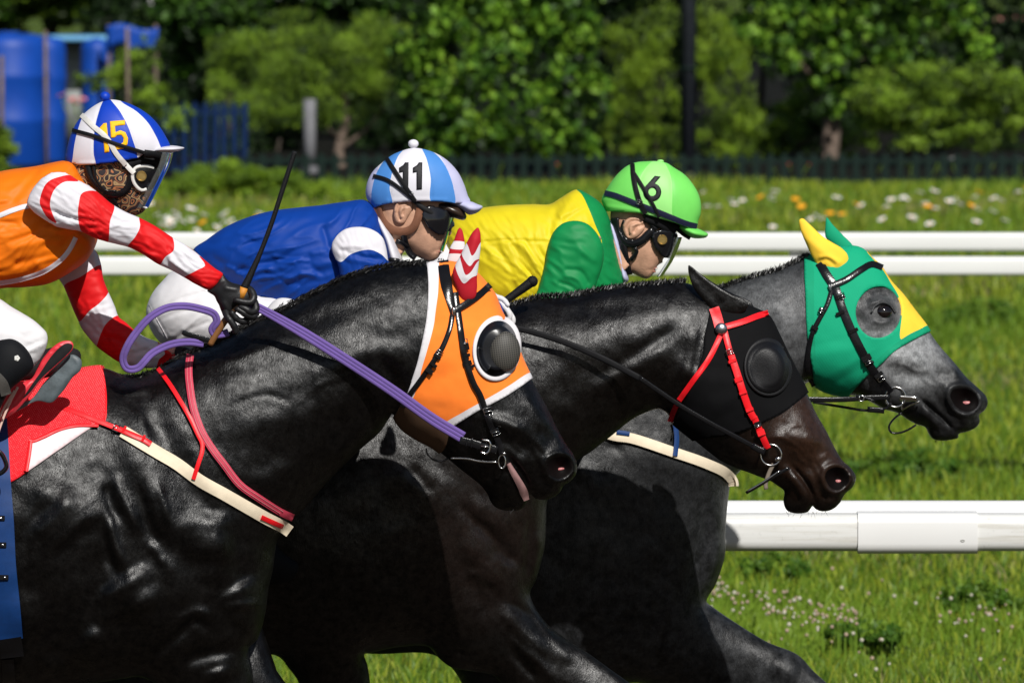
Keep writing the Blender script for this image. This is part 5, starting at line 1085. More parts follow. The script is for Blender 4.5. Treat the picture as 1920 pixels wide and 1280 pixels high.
for (x, y) in ((912,300),(950,195)):
    c = PV(*cv('T',[(x,y)])[0], yg-.012); mb.ring((c.x,c.y,c.z), .0052, .0012, 14, 6, rot=Matrix.Rotation(-.4,3,'Y') @ Matrix.Rotation(math.pi/2,3,'X'))
mb.build('collar', M['chrome'], wp1)

# ---------------------------------------------------------------- jockey 11
j2 = thing('person', 'jockey in blue silks with white armband, cap numbered eleven', 'person', PV(450,680,y2), 'jockeys')
HEAD2 = cv('D',[(345,570),(330,470),(400,350),(560,300),(700,350),(770,440),(782,520),(770,590),(792,655),(782,678),(752,690),(748,712),(742,735),(724,757),(738,772),(722,788),(714,806),(690,826),(655,836),(615,820),(560,790),(520,760),(490,800),(470,860),(420,920),(320,880),(330,700)])
hd2 = Piece(HEAD2, y2, 3, ratio=.58, strokes=[(cv('D',[(590,600),(640,680),(660,760)]), 20, 5), (cv('D',[(700,700),(690,760)]), 5, -2.5), (cv('D',[(735,757),(700,765),(680,775)]), 2.2, -4), (cv('D',[(728,748),(700,756)]), 3, 3), (cv('D',[(730,778),(700,780)]), 3, 3), (cv('D',[(745,668),(760,680)]), 3.5, 4), (cv('D',[(520,730),(580,780),(640,815)]), 8, -4)], fade=4)
body_mesh(hd2, [([(735,490,y2),(700,450,y2),(640,480,y2),(470,500,y2),(360,570,y2)], [.045,.06,.07,.05,.05]), ([(680,440,y2-.14),(700,590,y2-.17),(930,585,y2-.14)], [.028,.022,.018]), ([(680,440,y2+.14),(700,590,y2+.17),(930,590,y2+.14)], [.028,.022,.018]),
   ([(350,580,y2-.04),(500,620,y2-.06),(640,720,y2-.26),(560,860,y2-.33),(480,980,y2-.32)], [.07,.045,.03,.026,.022]), ([(350,580,y2+.1),(500,620,y2+.26),(640,720,y2+.32),(560,860,y2+.33),(480,980,y2+.32)], [.07,.045,.03,.026,.022])], j2, M['skin'])
hd2.strap('lips', cv('D',[(736,752),(715,758),(695,766)]), 3.4, M['lips'], j2, thick=.002, lift=-.0012, taper=([0,1],[1.1,.5])); hd2.strap('lips', cv('D',[(734,776),(715,774),(696,772)]), 3.6, M['lips'], j2, thick=.002, lift=-.0012, taper=([0,1],[1.1,.5]))
he = float(hd2.surf(*cv('D',[(500,540)])[0]))
ear_part(cv('D',[(448,500),(470,465),(510,455),(548,470),(556,510),(540,545),(522,575),(505,600),(480,605),(455,590),(442,545)]), y2-he-.006, j2, M['skin'], [(cv('D',[(520,480),(480,490),(465,540),(480,580)]), 2.2, -5), (cv('D',[(535,490),(505,510),(495,550)]), 2.4, -5), (cv('D',[(515,505),(485,530),(490,565)]), 2.2, 4), (cv('D',[(450,530),(460,480),(510,458),(550,480)]), 2, 4)])
HEL2T = cv('D',[(308,498),(283,460),(274,412),(288,345),(318,292),(370,242),(430,196),(500,166),(560,152),(625,160),(700,186),(770,232),(830,300),(868,378),(888,440),(902,470)]); HEL2B = cv('D',[(880,488),(800,482),(700,474),(540,474),(440,482),(350,500)])
B2a = cl(cv('D',[(520,140),(470,200),(436,290),(418,390),(430,500),(318,520),(308,440),(318,370),(345,290),(400,210),(460,160)]), 3); B2b = cl(cv('D',[(610,140),(640,220),(664,330),(670,480),(806,490),(803,400),(780,320),(740,240),(690,185)]), 3)
L2a = cl(cv('D',[(250,520),(250,350),(340,250),(345,300),(320,370),(308,440),(320,520)]), 3); L2b = cl(cv('D',[(700,150),(745,245),(783,325),(805,405),(808,500),(930,500),(900,380),(800,220)]), 3)
one = [(475,272),(500,256),(511,240),(532,240),(530,400),(497,403),(497,297),(475,302)]
E1 = lin(cv('D', one), 2); E2 = lin(cv('D', [(x+82, y) for x, y in one]), 2)
hel2 = helmet_piece(HEL2T, HEL2B, y2, 42, [B2a, B2b, L2a, L2b, E1, E2], [(cv('D',[(625,180),(652,280),(668,380),(670,460)]), 2.5, -2), (cv('D',[(480,190),(440,290),(420,390),(425,470)]), 2.5, -2), (cv('D',[(400,470),(560,460),(760,465)]), 3, 2)])
hz2 = hel2.shell('helmet', None, .0, [M['helmet_white'], M['helmet_sky'], M['helmet_lav']], j2, [(L2a,2),(L2b,2),(B2a,1),(B2b,1)], face_sel=hel2.keep, sink=.006)
pk = Piece(cv('D',[(770,478),(850,470),(905,474),(945,490),(976,504),(958,530),(925,548),(890,552),(850,520),(800,495)]), y2, 2.5, ratio=3.6, fade=2); pk.mesh('peak', M['helmet_lav'], (), hz2)
c = PV(*cv('D',[(560,127)])[0], y2); mb = MB(); mb.ball((c.x,c.y,c.z), (.014,.014,.0115), 16); mb.tube([(c.x,c.y,c.z-.02),(c.x,c.y,c.z)], .007, 10); mb.build('pom_pom', M['helmet_white'], hz2)
hel2.shell('digit', E1, .0016, M['number_black'], hz2, both=False, sink=.001); hel2.shell('digit', E2, .0016, M['number_black'], hz2, both=False, sink=.001)
hel2.strap('goggle_strap', cv('D',[(398,212),(470,322),(540,425),(570,470)]), 8, M['black_strap'], hz2, thick=.002, lift=.004); hel2.strap('band', cv('D',[(318,318),(400,342),(480,395),(545,450),(570,478)]), 7, M['black_strap'], hz2, thick=.002, lift=.003)
u, v = cv('D',[(548,425)])[0]; buckle(hel2, hz2, u, v, 6, 7, 50, M['chrome'], .008, .0009)
hd2.strap('chin_harness', cv('D',[(340,505),(372,585),(430,640),(500,655),(555,632),(588,570),(605,500)]), 15, M['brown_pad'], j2, thick=.010, lift=.003)
mb = MB(); hd2.strap('', cv('D',[(500,665),(515,730),(545,790),(575,812)]), 12, None, thick=.008, lift=.003, mb=mb); hd2.strap('', cv('D',[(455,712),(490,720),(525,750)]), 9, None, thick=.010, lift=.004, mb=mb); mb.build('chin_strap', M['black_leather'], j2)
gg = hd2.shell('goggles', cl(cv('D',[(612,545),(640,505),(715,515),(770,545),(790,600),(752,655),(705,668),(650,630),(620,590)])), .014, M['lens_black'], j2, flare=lambda u, v: .006*np.exp(-((u-815)**2+(v-412)**2)/200.))
hd2.strap('goggle_strap', cv('D',[(555,455),(600,498),(650,530),(690,555)]), 9, M['black_strap'], gg, thick=.005, lift=.012)
vp = Piece(cv('D',[(620,485),(700,470),(780,482),(850,515),(880,565),(865,584),(800,570),(740,540),(670,510)]), y2, 3, ratio=2.6, fade=2); vp.mesh('visor_mount', plain('dark_visor_mount', (.03,.018,.012), .3, .5), (), j2)
visor_sheet('visor', cv('D',[(800,560),(785,630),(765,700),(742,775)]), y2, .075, 30, j2, M['visor'], 36)
T2 = [(362,470),(387,450),(419,428),(462,409),(506,397),(560,390),(600,386),(641,380),(687,377),(706,400),(722,445),(732,490),(740,540),(720,590),(640,612),(560,602),(500,575),(440,545),(395,510)]
t2 = Piece(T2, y2, 3.2, power=.36, ratio=1.20, strokes=wrinkles([((420,500),(560,520)),((450,460),(620,520)),((380,480),(460,540))], 8, 7, 5, (3,7))+[(cv('A',[(1330,1200),(1480,1120),(1640,1090),(1850,1050)]), 6, -7), (cv('A',[(1700,1130),(1800,1060),(1920,1020)]), 7, 6), (cv('D',[(60,600),(150,520),(270,500)]), 7, 5), (cv('D',[(20,640),(60,760),(120,850)]), 6, -7), (cv('D',[(300,560),(340,640)]), 5, -4)], fade=6, wr=folds(4, -28, .011, 95, 24, 2.4))
AB = cl(cv('D',[(60,770),(85,700),(140,645),(240,620),(330,650),(378,690),(400,750),(412,830),(370,792),(310,764),(250,767),(180,792),(122,835)]), 3)
s3 = Piece(cv('D',[(70,750),(88,692),(148,640),(240,625),(322,645),(376,690),(396,745),(410,830),(440,980),(420,1130),(300,1200),(180,1130),(130,960),(110,860)]), y2-.175, 3.6, power=.4, ratio=.6, closed_lines=[AB], strokes=wrinkles([((630,470),(720,490))], 11, 7, 4, (3,5)), fade=5, wr=folds(5, 70, .004, 40, 12))
s3b = Piece([(640,590),(700,560),(820,560),(930,560),(945,590),(930,615),(820,640),(700,660),(650,640)], y2-.17, 8, ratio=.8); s3c = Piece([(640,430),(700,420),(740,480),(740,600),(930,565),(945,590),(930,615),(720,650),(660,600)], y2+.18, 8, ratio=.8)
sh2 = join_pieces('shirt', [(t2,0),(s3,[(AB,1)]),(s3b,0),(s3c,0)], j2, [M['blue_silk'], M['white_silk']])
Piece(cv('D',[(326,540),(356,566),(396,622),(440,690),(470,760),(496,835),(470,880),(410,880),(394,800),(372,700),(344,620)]), y2, 3, ratio=6.2, fade=3).mesh('collar', M['white_silk'], (), j2)
u, v = cv('D',[(445,825)])[0]; mb = MB(); c = PV(u, v, y2-.12); mb.box((c.x,c.y,c.z), (.030,.012,.012), Matrix.Rotation(.15,3,'Y'), bev=.003); mb.build('collar_clip', M['black_leather'], j2)
BR2 = [(277,604),(274,584),(279,563),(290,543),(305,526),(318,512),(338,500),(362,486),(386,506),(425,534),(475,550),(566,562),(620,600),(680,660),(700,730),(660,760),(600,730),(500,690),(430,668),(390,664),(355,662),(325,655),(305,646),(288,627)]
b4 = Piece(BR2, y2-.06, 4, ratio=1.2, strokes=[(cv('B',[(960,260),(1060,200),(1240,150)]), 2.5, -3.5), (cv('B',[(940,330),(1050,280),(1180,250)]), 2.5, -2.5), (cv('B',[(895,225),(940,310),(990,400),(1020,460)]), 2, -3), (cv('B',[(1010,470),(1100,400),(1250,330)]), 3, -3), (cv('B',[(1120,70),(1200,110),(1290,180)]), 3, 3), (cv('B',[(1100,380),(1200,300),(1290,260)]), 3, 3)], fade=5, wr=folds(8, -35, .0035, 70, 16))
b5 = Piece([(520,560),(620,600),(700,700),(690,780),(640,790),(560,720),(480,650)], y2-.28, 8, ratio=.9); b6 = Piece([(420,560),(620,600),(700,700),(690,780),(640,790),(560,720),(440,650)], y2+.26, 8, ratio=.9)
join_pieces('breeches', [(b4,0),(b5,0),(b6,0)], j2, [M['breeches']])
b4.strap('seam', cv('B',[(892,222),(935,305),(985,395),(1018,460)]), 1.3, M['white_trim'], j2, thick=.002, lift=.0005)
BT2 = [(640,720),(700,740),(690,800),(600,920),(520,1020),(560,1060),(540,1090),(440,1080),(450,1000),(540,880)]
for s_ in (-1, 1): Piece(BT2, y2+.33*s_, 10, ratio=.8).mesh('boot', M['boot'], (), j2)
yw = y2-.13
glove(j2, M['glove_white'], cv('E',[(1085,585),(1120,600),(1160,640),(1200,690),(1215,760),(1180,800),(1120,800),(1040,760),(1020,680),(1050,610)]), yw,
  [([(926,560,yw),(943,572,yw-.02),(956,592,yw-.024),(950,604,yw-.02)], 6), ([(932,566,yw+.006),(950,580,yw-.012),(962,602,yw-.016),(955,612,yw-.012)], 6), ([(935,575,yw+.014),(951,590,yw),(961,606,yw-.004),(950,614,yw)], 5.6), ([(935,585,yw+.02),(948,598,yw+.012),(954,610,yw+.008),(944,616,yw+.01)], 5)], ([(928,556,yw-.01),(944,562,yw-.02),(954,574,yw-.03)], 5.6))
wp2 = thing('whip', 'black whip handle with round knob in front of the yellow shirt', 'whip', PV(975,545,yw), 'riding whips')
mb = MB(); q = [(*p, yw-.005) for p in cv('E',[(1040,740),(1190,655),(1290,585),(1385,515)])]; ptube(mb, q, 7.5, taper=([0,.4,1],[.8,.9,1.25])); mb.build('handle', M['whip_black'], wp2)
mb = MB(); c = PV(*cv('E',[(1393,510)])[0], yw-.005); mb.ball((c.x,c.y,c.z), (.0145,.0145,.0150), 16); mb.build('knob', M['whip_black'], wp2)
mb = MB(); ptube(mb, [(910,585,yw-.005),(820,640,yw),(720,690,yw+.02)], 3.2); mb.build('shaft', M['whip_black'], wp2)

# ---------------------------------------------------------------- jockey 6
j3 = thing('person', 'jockey in yellow and green silks with bright green cap', 'person', PV(900,700,y3), 'jockeys')
HEAD3 = cv('G',[(190,560),(230,430),(400,330),(560,350),(680,450),(700,600),(690,720),(672,800),(660,860),(628,905),(606,925),(612,950),(580,962),(560,985),(548,1005),(555,1020),(530,1040),(512,1066),(480,1082),(440,1072),(400,1050),(350,1030),(320,1060),(290,1120),(200,1100),(190,900),(200,700)])
hd3 = Piece(HEAD3, y3, 3, ratio=.58, strokes=[(cv('G',[(470,840),(520,940),(500,1030)]), 20, 5), (cv('G',[(590,900),(570,960)]), 5, -2.5), (cv('G',[(560,1000),(520,1008),(490,1005)]), 2.2, -4), (cv('G',[(600,930),(620,915)]), 4, 4)], fade=4)
body_mesh(hd3, [([(1165,510,y3),(1130,470,y3),(1060,490,y3),(900,510,y3),(830,560,y3)], [.05,.08,.10,.10,.10]), ([(1110,440,y3-.14),(1070,600,y3-.17),(1300,640,y3-.14)], [.028,.022,.018]), ([(1110,440,y3+.14),(1070,600,y3+.17),(1300,640,y3+.14)], [.028,.022,.018]),
   ([(830,560,y3-.1),(960,640,y3-.26),(1080,720,y3-.32),(1000,860,y3-.33),(920,980,y3-.32)], [.07,.045,.03,.026,.022]), ([(830,560,y3+.1),(960,640,y3+.26),(1080,720,y3+.32),(1000,860,y3+.33),(920,980,y3+.32)], [.07,.045,.03,.026,.022])], j3, M['skin'])
hd3.strap('lips', cv('G',[(565,990),(535,1000),(510,1004)]), 3.4, M['lips'], j3, thick=.002, lift=-.0012, taper=([0,1],[1.1,.5])); hd3.strap('lips', cv('G',[(553,1022),(535,1018),(512,1010)]), 3.8, M['lips'], j3, thick=.002, lift=-.0012, taper=([0,1],[1.1,.5]))
mb = MB(); c = PV(*cv('G',[(556,998)])[0], y3-.006); mb.ball((c.x,c.y,c.z), (.0035,.007,.003), 8); mb.build('teeth', M['white_rubber'], j3)
he = float(hd3.surf(*cv('G',[(380,670)])[0]))
ear_part(cv('G',[(288,650),(310,610),(360,585),(420,592),(460,625),(465,670),(440,710),(400,745),(350,760),(318,745),(295,700)]), y3-he-.004, j3, M['skin'], [(cv('G',[(430,620),(360,620),(325,670),(340,730)]), 2.4, -5), (cv('G',[(440,650),(400,665),(380,700)]), 3, -6), (cv('G',[(400,640),(355,660),(350,710)]), 2.2, 4), (cv('G',[(295,660),(330,605),(400,590),(455,630)]), 2, 4)])
HEL3T = cv('G',[(135,498),(120,455),(122,430),(152,372),(200,298),(262,225),(330,172),(400,146),(480,139),(560,138),(640,152),(700,190),(780,242),(842,310),(890,390),(913,470),(912,560),(892,620)]); HEL3B = cv('G',[(880,660),(820,670),(740,642),(600,600),(450,560),(300,546),(180,538)])
LP = cl(cv('G',[(560,120),(490,170),(430,260),(405,380),(420,480),(470,575),(600,610),(680,640),(682,520),(685,400),(680,290),(660,220),(620,150)]), 3)
six_o = cl(cv('G', ellipse(525,386,72,72,30)), 2); six_i = cl(cv('G', ellipse(525,384,31,33,20)), 2); six_t = lin(cv('G',[(456,372),(470,340),(545,256),(592,263),(545,318),(560,330),(520,330),(500,400)]), 2)
hel3 = helmet_piece(HEL3T, HEL3B, y3, 42, [LP, six_o, six_i, six_t], [(cv('G',[(640,170),(672,260),(685,400),(680,580)]), 2.5, -2), (cv('G',[(480,190),(430,280),(408,400),(440,530)]), 2.5, -2), (cv('G',[(160,500),(300,520),(440,545)]), 4, 3)])
hz3 = hel3.shell('helmet', None, .0, [M['helmet_green'], M['helmet_lime']], j3, [(LP,1)], face_sel=hel3.keep, sink=.006)
pk = Piece(cv('G',[(712,640),(760,640),(830,660),(880,675),(930,695),(972,722),(958,745),(900,756),(840,750),(780,712)]), y3, 2.5, ratio=4.0, fade=2); pk.mesh('peak', M['helmet_green'], (), hz3)
c = PV(*cv('G',[(590,138)])[0], y3); mb = MB(); mb.ball((c.x,c.y,c.z), (.0095,.0095,.0045), 14); mb.build('button', M['helmet_lime'], hz3)
hel3.shell('digit', None, .0016, M['number_black'], hz3, face_sel=(inside(six_o, hel3.cen)|inside(six_t, hel3.cen)) & ~inside(six_i, hel3.cen), sink=.001, both=False)
hel3.strap('band', cv('G',[(142,392),(220,410),(300,440),(420,488),(560,540),(700,598),(800,638),(884,660)]), 10.5, M['navy_band'], hz3, thick=.002, lift=.002)
hel3.strap('goggle_strap', cv('G',[(365,155),(375,260),(395,360),(425,460),(470,560)]), 8.5, M['black_strap'], hz3, thick=.002, lift=.0045); hel3.strap('goggle_strap', cv('G',[(372,220),(430,310),(490,410),(540,500),(580,590)]), 6, M['black_strap'], hz3, thick=.002, lift=.0045)
u, v = cv('G',[(422,466)])[0]; buckle(hel3, hz3, u, v, 10, 8, -25, M['chrome'], .009, .001)
mb = MB()
for pth, w in ((cv('G',[(225,590),(238,690),(290,775),(360,800),(440,770),(500,715),(540,690)]), 15), (cv('G',[(270,790),(290,880),(305,960),(325,1050)]), 20), (cv('G',[(300,610),(280,690),(320,770),(380,775)]), 6), (cv('G',[(380,830),(400,860),(350,930)]), 8), (cv('G',[(460,560),(500,620),(560,690)]), 10), (cv('G',[(570,590),(610,650),(660,720)]), 8)):
    hd3.strap('', pth, w, None, thick=.010, lift=.004, mb=mb)
mb.build('chin_harness', M['black_leather'], j3)
mb = MB(); hd3.strap('', cv('G',[(470,575),(560,610),(660,660),(720,700)]), 24, None, thick=.012, lift=.006, mb=mb); hd3.strap('', cv('G',[(690,640),(770,715),(830,752)]), 9, None, thick=.03, lift=-.02, mb=mb); mb.build('brow_pad', M['black_strap'], j3)
gg = hd3.shell('goggles', cl(cv('G',[(520,720),(560,690),(640,690),(690,720),(700,800),(665,860),(610,895),(570,860),(530,810)])), .014, M['lens_black'], j3)
u, v = cv('G',[(605,766)])[0]; disc(hd3, u, v, 9.3, M['brass'], gg, 'vent_disc', .018)
visor_sheet('visor', cv('G',[(765,745),(735,830),(690,930),(640,1010),(605,1062)]), y3, .075, 34, j3, M['visor'], 46)
T3 = [(842,420),(870,400),(903,391),(944,386),(1000,384),(1031,384),(1050,373),(1081,356),(1100,363),(1128,383),(1142,408),(1150,440),(1160,480),(1170,528),(1165,570),(1080,610),(980,620),(900,585),(850,510),(835,455)]
YK = cl(cv('D',[(1520,380),(1570,430),(1610,510),(1650,610),(1692,728),(1660,800),(1640,1100),(1900,1100),(1850,900),(1790,650),(1740,500),(1620,380)]), 3)
t3 = Piece(T3, y3, 3.4, power=.36, ratio=1.20, closed_lines=[YK], strokes=wrinkles([((900,470),(1010,520)),((940,500),(990,560)),((1040,440),(1090,400))], 14, 6, 4, (3,6))+[(cv('D',[(990,716),(1100,706),(1380,715)]), 2.5, -4), (cv('D',[(1160,740),(1230,850),(1290,960)]), 6, -6), (cv('D',[(1200,730),(1290,830),(1330,920)]), 5, 6), (cv('D',[(1060,740),(1140,880),(1180,1000)]), 7, -6), (cv('D',[(1270,720),(1330,800)]), 5, -5), (cv('D',[(1430,470),(1400,560),(1370,680)]), 6, -5), (cv('D',[(1480,480),(1430,580)]), 5, 4)], fade=6, wr=folds(6, 58, .007, 60, 13, 2.6))
s4 = Piece(cv('D',[(1290,1100),(1318,965),(1348,850),(1368,740),(1398,660),(1455,605),(1530,588),(1600,605),(1655,655),(1695,735),(1700,830),(1660,960),(1610,1080),(1560,1180),(1400,1220)]), y3-.175, 3.6, power=.4, ratio=.62, strokes=[(cv('D',[(1480,880),(1560,890),(1610,960)]), 4, -5), (cv('D',[(1470,920),(1550,940),(1590,1010)]), 4, 5), (cv('D',[(1440,960),(1520,990),(1570,1060)]), 4, -5), (cv('D',[(1560,760),(1640,820)]), 8, 4)], fade=5, wr=folds(7, 30, .0045, 50, 16))
s5 = Piece([(1040,580),(1100,570),(1300,610),(1320,640),(1300,665),(1100,660)], y3-.17, 8, ratio=.8); s6 = Piece([(1060,430),(1130,430),(1160,520),(1150,600),(1300,610),(1320,640),(1300,665),(1100,650),(1060,560)], y3+.18, 8, ratio=.8)
join_pieces('shirt', [(t3,[(YK,1)]),(s4,1),(s5,1),(s6,1)], j3, [M['yellow_silk'], M['green_silk']])
Piece(cv('G',[(178,600),(210,640),(250,740),(288,880),(312,1000),(335,1090),(290,1120),(258,1010),(234,900),(204,780)]), y3, 3, ratio=5.6, fade=3).mesh('collar', M['helmet_lav'], (), j3)
b7 = Piece([(790,500),(812,458),(832,448),(860,455),(890,500),(960,600),(1100,700),(1130,760),(1080,790),(960,740),(860,680),(800,600)], y3, 6, ratio=1.4); b8 = Piece([(860,560),(960,600),(1100,690),(1130,750),(1080,790),(960,740),(860,660)], y3-.28, 8, ratio=.8); b9 = Piece([(860,560),(960,600),(1100,690),(1130,750),(1080,790),(960,740),(860,660)], y3+.28, 8, ratio=.8)
join_pieces('breeches', [(b7,0),(b8,0),(b9,0)], j3, [M['breeches']])
mb = MB()
for (x0, w, y0) in ((-6,2.5,0),(-1.5,2,0),(2.5,2,1)):
    c = b7.near(829+x0, 486+y0, .001); mb.box((c.x,c.y,c.z), (w*.00144,.001,.005), None)
mb.build('printed_mark', M['number_black'], j3)
for s_ in (-1, 1): Piece([(1080,730),(1130,750),(1110,810),(1030,930),(950,1020),(990,1060),(970,1090),(870,1080),(880,1000),(980,880)], y3+.33*s_, 10, ratio=.8).mesh('boot', M['boot'], (), j3)
for s_ in (-1, 1):
    glove(j3, M['glove_black'], [(1295,615),(1325,612),(1345,630),(1340,660),(1315,672),(1295,660)], y3+.16*s_, [([(1335,620,y3+.16*s_),(1352,634,y3+.15*s_),(1346,652,y3+.13*s_),(1325,650,y3+.12*s_)], 6), ([(1336,632,y3+.16*s_),(1354,646,y3+.15*s_),(1344,662,y3+.13*s_),(1322,658,y3+.12*s_)], 6), ([(1330,644,y3+.16*s_),(1346,658,y3+.15*s_),(1336,672,y3+.13*s_),(1316,666,y3+.12*s_)], 6), ([(1320,654,y3+.16*s_),(1334,668,y3+.15*s_),(1324,680,y3+.13*s_),(1308,672,y3+.12*s_)], 5.4)], ([(1312,618,y3+.15*s_),(1328,626,y3+.12*s_),(1342,640,y3+.11*s_)], 6))
# ================================================================== ground, grass, rails
def zat(v, Y): return float(P(960, v, Y)[2])
def xat(u, Y): return float(P(u, 640, Y)[0])
m, N, L, b = nt('meadow_ground'); v = _coord(N, L)
L.new(_ramp(N, L, _noise(N, L, v, 1.3, 6, .65), [(.3,(.045,.075,.012)),(.55,(.085,.13,.02)),(.75,(.14,.14,.05))]), b.inputs['Base Color']); b.inputs['Roughness'].default_value = .95; b.inputs['Specular IOR Level'].default_value = .1
L.new(_bump(N, L, _noise(N, L, v, 30, 5, .7), .8, .05), b.inputs['Normal']); M['ground'] = m
mb = MB(); n = 24; xs = np.linspace(-300,300,n); ys = np.r_[np.linspace(-60,26.9,6), np.linspace(27.1,130,14), np.linspace(160,900,6)]
V = [(x,y,0) for y in ys for x in xs]; F = [(j*n+i, j*n+i+1, (j+1)*n+i+1, (j+1)*n+i) for j in range(len(ys)-1) for i in range(n-1)]
mb.add(V, F); g = mb.build('ground', M['ground'], smooth=False); tag(g, kind='structure')
m, N, L, b = nt('track_sand'); v = _coord(N, L)
L.new(_ramp(N, L, _noise(N, L, v, 4, 6, .7), [(.3,(.07,.055,.04)),(.7,(.13,.10,.075))]), b.inputs['Base Color']); b.inputs['Roughness'].default_value = .95; b.inputs['Specular IOR Level'].default_value = .1
L.new(_bump(N, L, _noise(N, L, v, 25, 6, .7), 1, .06), b.inputs['Normal'])
mb = MB(); mb.add([(-120,-20,.006),(120,-20,.006),(120,27.3,.006),(-120,27.3,.006)], [(0,1,2,3)]); tag(mb.build('race_track', m, smooth=False), kind='structure')
mb = MB(); mb.add([(-60,82.7,.006),(60,82.7,.006),(60,135,.006),(-60,135,.006)], [(0,1,2,3)]); tag(mb.build('shaded_ground', plain('shaded_soil', (.006,.006,.004), .95, .1, scale=6, var=.5, bump=.6, bdist=.03), smooth=False), kind='structure')  # near-black sheet: shade below the shrubs painted onto the ground

def leafy(name, cols, rough=.5, transl=.35, var=.5, sc=3.0):
    """leaf or blade: diffuse plus light through it, tint drifting over the plant"""
    m, N, L, b = nt(name); N.remove(b); out = N['Material Output']
    v = _coord(N, L); c = _ramp(N, L, _noise(N, L, v, sc, 4, .6), [(.28, cols[0]), (.5, cols[1]), (.72, cols[2])])
    pr = N.new('ShaderNodeBsdfPrincipled'); pr.inputs['Roughness'].default_value = rough; pr.inputs['Specular IOR Level'].default_value = .3; L.new(c, pr.inputs['Base Color'])
    tl = N.new('ShaderNodeBsdfTranslucent'); L.new(c, tl.inputs[0]); mx = N.new('ShaderNodeMixShader'); mx.inputs[0].default_value = transl
    L.new(pr.outputs[0], mx.inputs[1]); L.new(tl.outputs[0], mx.inputs[2]); L.new(mx.outputs[0], out.inputs['Surface']); return m
WEEDS = []
GR = [leafy('grass_green', ((.10,.18,.014),(.15,.25,.02),(.21,.31,.03)), sc=.55), leafy('grass_yellow', ((.20,.27,.018),(.27,.33,.025),(.33,.36,.05)), sc=1.2), leafy('grass_deep', ((.05,.115,.012),(.085,.165,.016),(.12,.21,.02)), sc=1.2), leafy('grass_dry', ((.20,.19,.07),(.27,.24,.10),(.30,.24,.12)), sc=1.2)]
def blades(n, y0, y1, hmin, hmax, w, seed, mats_p, dens_pow=1.0, clump=.35, xlim=None):
    rg = np.random.default_rng(seed); y = y0+(y1-y0)*rg.random(n)**dens_pow
    half = y*.0535+.5; x = (rg.random(n)*2-1)*half if xlim is None else rg.uniform(xlim[0], xlim[1], n)
    nz = np.sin(x*2.3+np.sin(y*.9)*2)*.5+np.sin(y*1.7+x*.8)*.5; hh = rg.uniform(hmin, hmax, n)*(1+clump*nz)
    a = rg.uniform(0, 2*np.pi, n); ca, sa = np.cos(a), np.sin(a); bend = rg.uniform(.1,.7,n)*hh; ba = rg.uniform(0,2*np.pi,n); bx, by = np.cos(ba)*bend, np.sin(ba)*bend
    ww = w*rg.uniform(.6,1.4,n); V = np.zeros((n,5,3))
    V[:,0] = np.stack([x-ca*ww, y-sa*ww, 0*x],1); V[:,1] = np.stack([x+ca*ww, y+sa*ww, 0*x],1)
    V[:,2] = np.stack([x+ca*ww*.75+bx*.35, y+sa*ww*.75+by*.35, hh*.6],1); V[:,3] = np.stack([x-ca*ww*.75+bx*.35, y-sa*ww*.75+by*.35, hh*.6],1); V[:,4] = np.stack([x+bx, y+by, hh],1)
    o = (np.arange(n)*5)[:,None]; F = np.concatenate([o+np.array([[0,1,2]]), o+np.array([[0,2,3]]), o+np.array([[3,2,4]])],1).reshape(-1,3)
    # broad patches of one tint, mixed at the edges
    nz2 = np.sin(x*1.1+np.sin(y*.45+1)*2.2)*.5+np.sin(y*.6+np.sin(x*.9)*1.6)*.5; q = .5+nz2*.34+(rg.random(n)-.5)*.62; k = np.digitize(np.clip(q,0,.999), np.cumsum(mats_p)[:-1])
    return V.reshape(-1,3), F, np.repeat(k,3)
Vs, Fs, Ms = [], [], []; o = 0
for args in ((135000, 28.4, 44, .02, .075, .0034, 1, (.44,.20,.26,.10), 1.0, .6), (80000, 36, 60, .025, .10, .0055, 2, (.48,.24,.24,.04), 1.0, .6), (60000, 56, 82.3, .025, .085, .009, 3, (.50,.30,.18,.02), 1.0, .6), (4500, 58, 74, .09, .17, .009, 4, (.45,.45,.1,.0), 1.0, .6), (1500, 29, 44, .10, .18, .0035, 5, (.3,.4,.12,.18), 1.0, .6)):
    V, F, k = blades(*args); Vs.append(V); Fs.append(F+o); Ms.append(k); o += len(V)
g = mesh_obj('grass', np.vstack(Vs), np.vstack(Fs), GR, None, np.concatenate(Ms), smooth=False); tag(g, 'bright green meadow grass behind the white rails', 'grass', kind='stuff')

for k, (u, v, ru, rv, n_, lb) in enumerate(((1450,1068,70,26,2600,'patch of broad leaved weeds under the rail beside the grey horse'), (1620,1190,90,24,2600,'patch of green weeds at the lower right below the clover'), (1830,1130,90,40,3600,'tall weed patch at the lower right edge'), (1700,880,120,40,2600,'weed patch in the grass under the grey horse chin'), (1840,600,90,40,2200,'pale weed patch in the meadow right of the grey horse nose'))):
    WEEDS.append((u, v, ru, rv, n_, lb))
M['rail_white'] = plain('white_rail_paint', (.66,.66,.65), .35, .4, scale=3, var=.03, bump=.05)
m, N, L, b = nt('weathered_white_plastic'); v = _coord(N, L, (1.2,8,26)); v2 = _coord(N, L)
mx = N.new('ShaderNodeMix'); mx.data_type = 'RGBA'; mx.blend_type = 'MULTIPLY'; mx.inputs['Factor'].default_value = 1; L.new(_ramp(N, L, _noise(N, L, v, 1.6, 6, .7), [(.28,(.46,.44,.39)),(.50,(.62,.62,.60)),(.8,(.67,.67,.66))]), mx.inputs['A']); L.new(_ramp(N, L, _noise(N, L, v2, 55, 5, .7), [(.25,(.80,)),(.42,(1,))]), mx.inputs['B']); L.new(mx.outputs['Result'], b.inputs['Base Color']); b.inputs['Roughness'].default_value = .42; M['rail_grime'] = m
